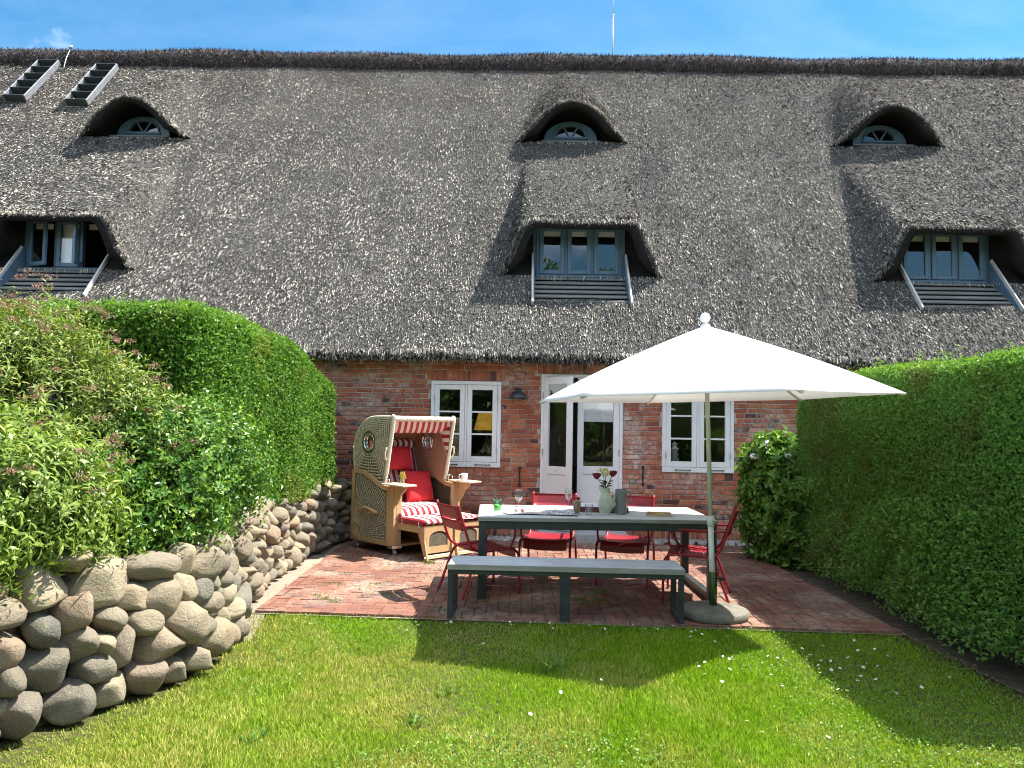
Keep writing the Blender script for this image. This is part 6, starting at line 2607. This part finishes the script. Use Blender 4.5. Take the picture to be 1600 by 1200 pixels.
mb = MB()
mb.box((-HWX + 0.03, -DY + 0.03, 0.10), (HWX - 0.03, DY - 0.02, 0.13), 0, 0.003)
sk(mb, 'floor_board', M['teakx'])
mb = MB()
mb.box((-HWX + 0.041, DY - 0.04, 0.131), (HWX - 0.041, DY - 0.015, 0.98))
sk(mb, 'back_panel', M['wicker'])
mb = MB()
mb.box((-HWX + 0.045, -DY + 0.03, 0.375), (HWX - 0.045, DY - 0.045, 0.40), 0, 0.003)
mb.box((-0.014, -DY + 0.03, 0.131), (0.014, DY - 0.045, 0.374), 0, 0.003)
sk(mb, 'seat_box', M['teakx'])
for sx in (-1, 1):
    for sy in (-1, 1):
        mb = MB()
        cx, cy = sx * (HWX - 0.06), sy * (DY - 0.06)
        mb.box((cx - 0.04, cy - 0.04, 0.082), (cx + 0.04, cy + 0.04, 0.099), 0, 0.003)
        mb.lathe([(0.0, -0.011), (0.030, -0.011), (0.035, -0.006), (0.035, 0.006), (0.030, 0.011), (0.0, 0.011)], 18)
        k0 = len(mb.v) - 6 * 18
        mb.v[k0:] = [(cx + z_, cy + y_ - 0.012, 0.037 + x_) for x_, y_, z_ in mb.v[k0:]]
        mb.beam((cx + 0.016, cy, 0.082), (cx + 0.016, cy - 0.014, 0.035), 0.02, 0.004)
        mb.beam((cx - 0.016, cy, 0.082), (cx - 0.016, cy - 0.014, 0.035), 0.02, 0.004)
        sk(mb, 'caster', M['grey_metal'])
mb = MB()
mb.box((-HWX - 0.004, -DY - 0.006, 0.086), (-HWX + 0.13, -DY + 0.10, 0.125), 0, 0.003)
sk(mb, 'corner_bracket', M['chrome'])


def cushion(x0, x1, y0, y1, z0, z1, nu=18, nv=14, front=True, crown=0.02):
    """soft closed cushion"""
    mb = MB()
    top, bot = [], []
    for j in range(nv):
        v = j / (nv - 1)
        for i in range(nu):
            u = i / (nu - 1)
            e = (1 - abs(2 * u - 1) ** 6) * (1 - abs(2 * v - 1) ** 6)
            x, y = x0 + (x1 - x0) * u, y0 + (y1 - y0) * v
            zm = (z0 + z1) / 2
            h = (z1 - z0) / 2
            k = max(0, e) ** 0.35
            b = crown * math.sin(PI * u) * math.sin(PI * v)
            top.append((x, y, zm + h * k + b))
            bot.append((x, y, zm - h * k))
    mb.grid(top, nu, nv)
    mb.grid(bot, nu, nv)
    return mb


mb = cushion(-HWX + 0.05, HWX - 0.05, -DY - 0.02, DY - 0.10, 0.405, 0.56, 26, 18)
sk(mb, 'seat_cushion', M['stripe'], fix=True)
# backrest, leaning
mb = MB()
ang = R(20)
lm = Matrix.Translation((0, DY - 0.24, 0.53)) @ Matrix.Rotation(-ang, 4, 'X')
tmp = cushion(-HWX + 0.06, HWX - 0.06, 0, 0.09, 0, 0.80, 22, 6)
c2 = MB()
nu, nv = 20, 16
f_, b_ = [], []
for j in range(nv):
    v = j / (nv - 1)
    for i in range(nu):
        u = i / (nu - 1)
        e = max(0, (1 - abs(2 * u - 1) ** 8) * (1 - abs(2 * v - 1) ** 8)) ** 0.35
        x = -HWX + 0.06 + (2 * HWX - 0.12) * u
        z = 0.82 * v
        f_.append(tuple(lm @ Vector((x, -0.05 * e - 0.012 * math.sin(v * 9) * e, z))))
        b_.append(tuple(lm @ Vector((x, 0.05, z))))
c2.grid(f_, nu, nv)
c2.grid(b_, nu, nv)
sk(c2, 'backrest', M['stripe'], fix=True)
mb = MB()
p = lm @ Vector((0, -0.075, 0.80))
mb.tube([(-0.40, p.y, p.z), (-0.36, p.y, p.z), (0.36, p.y, p.z), (0.40, p.y, p.z)], 0.06, 16, rads=[0.03, 0.062, 0.062, 0.03])
sk(mb, 'neck_roll', M['stripe'])

# hood
hood_prof = [(-0.255, 0.87), (-0.30, 1.05), (-0.345, 1.30), (-0.40, 1.655)]
side = [(-0.255, 0.87), (-0.295, 1.05), (-0.345, 1.32), (-0.405, 1.645), (-0.38, 1.665), (-0.20, 1.665), (0.0, 1.66), (0.12, 1.64), (0.24, 1.585), (0.34, 1.49), (0.40, 1.37), (0.425, 1.22), (0.415, 1.08), (0.385, 0.96), (0.36, 0.88)]
HS = 0.055
side = [(a + HS, b) for a, b in side]
PCY, PCZ, PR = 0.15, 1.345, 0.115
for s_ in (-1, 1):
    xo = s_ * (HWX - 0.045)
    # side sheet with a porthole: ring of quads between outline and hole, outer wicker and inner lining
    sp = [(p.y, p.z) for p in smooth_path([(0, a, b) for a, b in side], 5)]
    # resample by angle about the porthole
    full = sp + [(side[-1][0] + (side[0][0] - side[-1][0]) * t, side[-1][1] + (side[0][1] - side[-1][1]) * t) for t in np.linspace(0.05, 0.95, 14)]
    full.sort(key=lambda q: math.atan2(q[1] - PCZ, q[0] - PCY))
    n = len(full)
    for off, mm, nm in ((0.0, 'wicker', 'hood_side'), (-s_ * 0.022, 'lining', 'hood_lining')):
        mb = MB()
        P = []
        rings = 7
        for k in range(rings):
            t = k / (rings - 1)
            for (y, z) in full:
                a = math.atan2(z - PCZ, y - PCY)
                hy_, hz_ = PCY + PR * math.cos(a), PCZ + PR * math.sin(a)
                bul = 0.0 if off else s_ * 0.008 * math.sin(PI * t)
                P.append((xo + off + bul, hy_ + (y - hy_) * t, hz_ + (z - hz_) * t))
        ff = [(k * n + i, k * n + (i + 1) % n, (k + 1) * n + (i + 1) % n, (k + 1) * n + i) for k in range(rings - 1) for i in range(n)]
        mb.add(P, ff, 0, True)
        sk(mb, nm, M[mm])
    # woven rows over the outside, opened round the porthole
    mb = MB()
    for k in range(1, 10):
        t = k / 10
        for q0 in (0,):
            pts = []
            for i in range(n + 1):
                y, z = full[i % n]
                a = math.atan2(z - PCZ, y - PCY)
                hy_, hz_ = PCY + PR * math.cos(a), PCZ + PR * math.sin(a)
                tt_ = t + q0 / 22
                pts.append((xo + s_ * (0.008 * math.sin(PI * tt_) + 0.003 + 0.004 * math.sin(i * PI / 2 + (k * 2 + q0) * PI)), hy_ + (y - hy_) * tt_, hz_ + (z - hz_) * tt_))
            mb.tube(pts, 0.0105, 6, cap=False)
    for i in range(0, n, 2):
        y, z = full[i]
        a = math.atan2(z - PCZ, y - PCY)
        hy_, hz_ = PCY + PR * math.cos(a), PCZ + PR * math.sin(a)
        mb.tube([(xo + s_ * (0.006 + 0.008 * math.sin(PI * t_)), hy_ + (y - hy_) * t_, hz_ + (z - hz_) * t_) for t_ in np.linspace(0.05, 0.98, 6)], 0.0045, 5, cap=False)
    tag(sk(mb, 'strand', M['strand']), kind='stuff')
    mb = MB()
    mb.tube([(xo + s_ * 0.006, PCY + (PR + 0.012) * math.cos(a), PCZ + (PR + 0.012) * math.sin(a)) for a in np.linspace(0, 2 * PI, 33)], 0.016, 8, cap=False)
    ring = sk(mb, 'porthole', M['wicker'])
    mb = MB()
    for xr, rr in ((s_ * 0.010, 0.012), (-s_ * 0.030, 0.014)):
        mb.tube([(xo + xr, PCY + (PR - 0.008) * math.cos(a), PCZ + (PR - 0.008) * math.sin(a)) for a in np.linspace(0, 2 * PI, 33)], rr, 8, cap=False)
    mb.build('rim', M['chrome'], ring)
    mb = MB().add([(xo, PCY + PR * math.cos(a), PCZ + PR * math.sin(a)) for a in np.linspace(0, 2 * PI, 32, endpoint=False)], [list(range(32))])
    mb.build('pane', M['glass'], ring)
    # braid along the edge
    mb = MB()
    edge = smooth_path([(xo, a, b) for a, b in side], 6)
    m_ = len(edge)
    fr_n = 20
    for ph in (0, PI):
        pts = []
        for i, p in enumerate(edge[:fr_n]):
            pass
    rope = smooth_path([(xo, a, b) for a, b in side[:5]], 22)
    for ph in (0, 2.1, 4.2):
        mb.tube([p + Vector((0.011 * math.cos(i * 0.95 + ph) * 1.0, 0.012 * math.sin(i * 0.95 + ph), 0.005 * math.sin(i * 0.95 + ph))) for i, p in enumerate(rope)], 0.016, 6)
    sk(mb, 'edge_braid', M['ropebraid'])
    mb = MB()
    mb.tube(smooth_path([(xo, a, b) for a, b in side[4:]], 4), 0.016, 7)
    sk(mb, 'piping', M['ropebraid'])
    # leather strap rings on the front edge
    mb = MB()
    mb.tube(smooth_path([(xo + s_ * 0.02, -0.325 + HS, 1.27), (xo + s_ * 0.055, -0.345 + HS, 1.29), (xo + s_ * 0.07, -0.34 + HS, 1.22), (xo + s_ * 0.05, -0.325 + HS, 1.15), (xo + s_ * 0.02, -0.31 + HS, 1.15)], 5), 0.010, 7)
    sk(mb, 'hand_loop', M['ropebraid'])

# top and back of the hood
mb = MB()
sp = smooth_path([(0, a, b) for a, b in side[3:]], 5)
nu = 15
for off in (0.0, -0.02):
    P = []
    for p in sp:
        for i in range(nu):
            P.append((-(HWX - 0.045) + 2 * (HWX - 0.045) * i / (nu - 1), p.y + off * 0.4, p.z + off))
    mb.grid(P, nu, len(sp), 0 if off == 0 else 1)
sk(mb, 'hood_top', [M['wicker'], M['lining']])
mb = MB()
L0 = HWX - 0.045
rope = [Vector((-L0 + 2 * L0 * i / 80, -0.405 + HS, 1.645)) for i in range(81)]
for ph in (0, 2.1, 4.2):
    mb.tube([p + Vector((0, 0.012 * math.cos(i * 0.95 + ph) + 0.004, 0.016 * math.sin(i * 0.95 + ph))) for i, p in enumerate(rope)], 0.021, 6)
sk(mb, 'edge_braid', M['ropebraid'])
# striped awning inside the hood mouth
t = NT('awning_stripe')
s__ = t.n('ShaderNodeSeparateXYZ')
t.l(t.coord('Object'), s__.inputs[0])
v_ = t.math('ADD', s__.outputs['X'], t.math('MULTIPLY', s__.outputs['Y'], -0.55))
f_ = t.math('GREATER_THAN', t.math('FRACT', t.math('ADD', t.math('DIVIDE', v_, 0.092), 20.2)), 0.5)
M['awning'] = t.done(t.principled(t.mix(f_, (0.40, 0.045, 0.06), (0.76, 0.62, 0.56)), 0.9))
mb = MB()
P = []
nu, nv = 24, 8
for j in range(nv):
    v = j / (nv - 1)
    for i in range(nu):
        u = i / (nu - 1)
        x = -(L0 - 0.025) + 2 * (L0 - 0.025) * u
        P.append((x, -0.385 + HS + 0.20 * v, 1.632 - 0.165 * v - 0.028 * math.sin(PI * v) + 0.006 * math.sin(u * 40) * v))
mb.grid(P, nu, nv)
sk(mb, 'awning', M['awning'])
# slanting side flap of the awning, right
mb = MB()
xx = L0 - 0.034
mb.add([(xx, -0.385 + HS, 1.62), (xx, -0.18 + HS, 1.46), (xx, -0.325 + HS, 1.19), (xx, -0.34 + HS, 1.25)], [(0, 1, 2, 3)])
sk(mb, 'awning_flap', M['stripeZ'])
mb = MB()
mb.tube([(xx - 0.006, -0.18 + HS, 1.46), (xx - 0.006, -0.325 + HS, 1.185)], 0.008, 6)
sk(mb, 'flap_trim', M['teak'])
# lining pocket on the right
mb = MB()
mb.add([(xx + 0.004, -0.21, 1.10), (xx + 0.004, -0.05, 1.12), (xx + 0.004, -0.04, 0.95), (xx + 0.004, -0.19, 0.95)], [(0, 1, 2, 3)])
sk(mb, 'pocket', M['lining'])

# footrests pulled out
for s_ in (-1, 1):
    x0, x1 = (-HWX + 0.075, -0.02) if s_ < 0 else (0.02, HWX - 0.075)
    yf, yb = -DY - 0.50, -DY + 0.02
    mb = MB()
    # arched front panel frame
    zb_, zt_ = 0.085, 0.385
    xa, xb = x0 + 0.075, x1 - 0.075
    xc, rr = (xa + xb) / 2, (xb - xa) / 2
    arch = [(xa, 0.16), (xa, 0.26)] + [(xc - rr * math.cos(a), 0.26 + 0.075 * math.sin(a)) for a in np.linspace(0.15, PI - 0.15, 10)] + [(xb, 0.26), (xb, 0.16)]
    outl = [(x0, zb_), (x0, zt_)] + [(x0 + (x1 - x0) * (i + 1) / 11, zt_) for i in range(10)] + [(x1, zt_), (x1, zb_)]
    n = len(arch)
    vv = []
    for yy in (yf, yf + 0.022):
        vv += [(q[0], yy, q[1]) for q in outl] + [(q[0], yy, q[1]) for q in arch]
    ff = []
    for i in range(n):
        j = (i + 1) % n
        ff += [(i, j, n + j, n + i), (2 * n + i, 3 * n + i, 3 * n + j, 2 * n + j), (i, 2 * n + i, 2 * n + j, j), (n + i, n + j, 3 * n + j, 3 * n + i)]
    mb.add(vv, ff)
    fp = sk(mb, 'footrest', M['teak'], fix=True)
    MB().box((xa - 0.02, yf + 0.008, 0.15), (xb + 0.02, yf + 0.013, 0.345)).build('wicker_panel', M['wicker'], fp)
    for xs_ in (x0 + 0.012, x1 - 0.012):
        mb = MB()
        mb.box((xs_ - 0.011, yf + 0.0225, 0.315), (xs_ + 0.011, yb, 0.384), 0, 0.003)
        mb.prism([(yf + 0.0225, 0.314), (yf + 0.12, 0.314), (yf - 0.02, 0.0), (yf - 0.065, 0.0)], 'X', xs_ - 0.010, xs_ + 0.010)
        mb.build('side_rail', M['teak'], fp)
    MB().box((x0 + 0.024, yf - 0.045, 0.03), (x1 - 0.024, yf - 0.02, 0.07), 0, 0.003).build('cross_bar', M['palewood'], fp)
    MB().box((x0 + 0.001, yf + 0.001, 0.386), (x1 - 0.001, yb, 0.402), 0, 0.002).build('top_board', M['teakx'], fp)
    cu = cushion(x0 - 0.005, x1 + 0.005, yf - 0.015, yb - 0.02, 0.403, 0.475, 16, 14, True, 0.012)
    c_ = cu.build('cushion', M['stripe'], fp, fix=True)
    mb = MB()
    mb.box((x0 - 0.010, yf + 0.02, 0.408), (x0 - 0.003, yb - 0.03, 0.462), 0, 0.003)
    mb.build('cushion_side', M['redpiping'], fp)
    mb = MB()
    for yy in (yf + 0.09, yb - 0.11):
        mb.tube([(x0 - 0.014, yy, 0.445), (x0 - 0.016, yy, 0.39), (x0 - 0.014, yy - 0.02, 0.388)], 0.005, 6)
    mb.build('strap', M['ropebraid'], fp)

c46, s46 = math.cos(R(46)), math.sin(R(46))


def sk_world(x, y, z):
    return (-1.475 + x * c46 - y * s46, 9.765 + x * s46 + y * c46, z)


def pillow(name, w, h, t, loc, rot, m, label):
    mb = MB()
    nu = 16
    f, b = [], []
    for j in range(nu):
        for i in range(nu):
            u, v = -1 + 2 * i / (nu - 1), -1 + 2 * j / (nu - 1)
            e = max(0, (1 - u ** 2) * (1 - v ** 2)) ** 0.42
            pin = 1 - 0.06 * (1 - u * u) * abs(v) ** 3
            pin2 = 1 - 0.06 * (1 - v * v) * abs(u) ** 3
            wr = 0.006 * math.sin(u * 7 + v * 5) * e
            f.append((u * w / 2 * pin2, -t / 2 * e + wr, v * h / 2 * pin))
            b.append((u * w / 2 * pin2, t / 2 * e, v * h / 2 * pin))
    mb.grid(f, nu, nu)
    mb.grid(b, nu, nu)
    o = mb.build(name, m, None, fix=True)
    o.location = loc
    o.rotation_euler = rot
    return tag(o, label, 'cushion')


pillow('cushion', 0.46, 0.44, 0.15, sk_world(0.20, 0.0, 0.77), (R(-20), R(2), R(46)), M['redcloth'], 'square red cushion standing on the seat of the beach chair')
pillow('neck_cushion', 0.46, 0.34, 0.14, sk_world(0.02, 0.22, 1.13), (R(-20), R(4), R(46)), M['redcloth'], 'red neck cushion hanging on the upper back of the beach chair')
mb = MB()
mb.box((-0.11, -0.08, 0), (0.11, 0.08, 0.018), 0, 0.003)
o = mb.build('book', [mat_print('cover_print', 7.7, [(0.0, (0.10, 0.22, 0.46)), (0.45, (0.50, 0.56, 0.66)), (0.6, (0.72, 0.72, 0.70))])])
o.location = sk_world(-0.34, -0.24, 0.572)
o.rotation_euler = (R(3), R(-2), R(20))
tag(o, 'thin blue and white book lying on the striped seat cushion', 'book')

mug = empty('mug', sk_world(HWX - 0.02, -DY - 0.10, 0.869), R(20), 'white coffee mug on the right side table of the beach chair', 'mug')
MB().lathe([(0.0, 0.0), (0.034, 0.0), (0.037, 0.004), (0.043, 0.09), (0.040, 0.09), (0.034, 0.008), (0.0, 0.007)], 26).build('body', M['white'], mug)
MB().tube(smooth_path([(-0.039, 0, 0.075), (-0.065, 0, 0.072), (-0.070, 0, 0.045), (-0.055, 0, 0.022), (-0.036, 0, 0.018)], 5), 0.0055, 8).build('handle', M['white'], mug)
cg = empty('flower_glass', sk_world(-HWX + 0.03, -DY - 0.12, 0.869), 0, 'small glass of yellow blooms on the left side table of the beach chair', 'flower glass')
MB().lathe([(0.0, 0.0), (0.026, 0.0), (0.029, 0.06), (0.027, 0.06), (0.024, 0.006), (0.0, 0.006)], 20).build('glass', M['cup'], cg)
g = np.random.default_rng(3)
n = 260
P = norm(g.normal(size=(n, 3))) * np.array([0.03, 0.03, 0.05]) * g.uniform(0.4, 1, (n, 1)) + np.array([0, 0, 0.085])
M['bloom'] = leaf_mat('yellow_bloom', [(0.0, (0.55, 0.45, 0.10)), (0.6, (0.68, 0.60, 0.25)), (1.0, (0.30, 0.34, 0.08))], 0.3, 0.6)
leaf_mesh('bloom', P, norm(P - np.array([0, 0, 0.05])), norm(g.normal(size=(n, 3))), g.uniform(0.015, 0.03, n), g.uniform(0.008, 0.016, n), M['bloom'], cg)

# ------------------------------------------------------------------ trees across the garden, seen only in the panes
def tree(x, y, h, w, seed, label):
    g = np.random.default_rng(seed)
    root = empty('garden_tree', (x, y, 0), 0, label, 'tree', 'trees at the far side of the garden')
    mb = MB()
    mb.tube([(0, 0, -0.05), (0.1, 0, h * 0.25), (0.0, 0.1, h * 0.5), (0.1, 0, h * 0.8)], 0.2, 9, rads=[0.26, 0.2, 0.15, 0.05])
    for k in range(7):
        a = k * 0.9
        mb.tube([(0, 0, h * (0.3 + 0.05 * k)), (w * 0.5 * math.cos(a), w * 0.5 * math.sin(a), h * (0.5 + 0.05 * k))], 0.05, 6, rads=[0.09, 0.02])
    mb.build('trunk', M['bark'], root)
    bl = [(g.normal(0, w * 0.35), g.normal(0, w * 0.35), h * g.uniform(0.12, 0.85), w * g.uniform(0.4, 0.65), w * g.uniform(0.35, 0.6), h * g.uniform(0.13, 0.22)) for _ in range(14)]
    P, N = blob_cloud(bl, 16000, g, 0.35)
    mb = MB()
    for b in bl:
        mb.ball(b[:3], (b[3] * 0.7, b[4] * 0.7, b[5] * 0.7), 12, 8)
    mb.build('inner_crown', M['hedgecore'], root)
    n = len(P)
    leaf_mesh('crown', P, norm(N + g.normal(0, 0.6, (n, 3))), norm(N + np.array([0, 0, 0.6]) + g.normal(0, 0.4, (n, 3))), g.uniform(0.16, 0.32, n), g.uniform(0.10, 0.2, n), M['hedge'], root)
    return root


tree(-9.5, -13, 10.0, 3.8, 1, 'broad green tree behind the lawn, mirrored in the far left dormer panes')
tree(-3.6, -15, 9.2, 3.8, 2, 'rounded green tree behind the lawn, mirrored in the left window panes')
tree(1.6, -13.5, 10.2, 3.6, 3, 'dense green tree behind the lawn, mirrored in the middle dormer panes')
tree(7.0, -14, 9.0, 3.8, 4, 'tall green tree behind the lawn, mirrored in the right window panes')
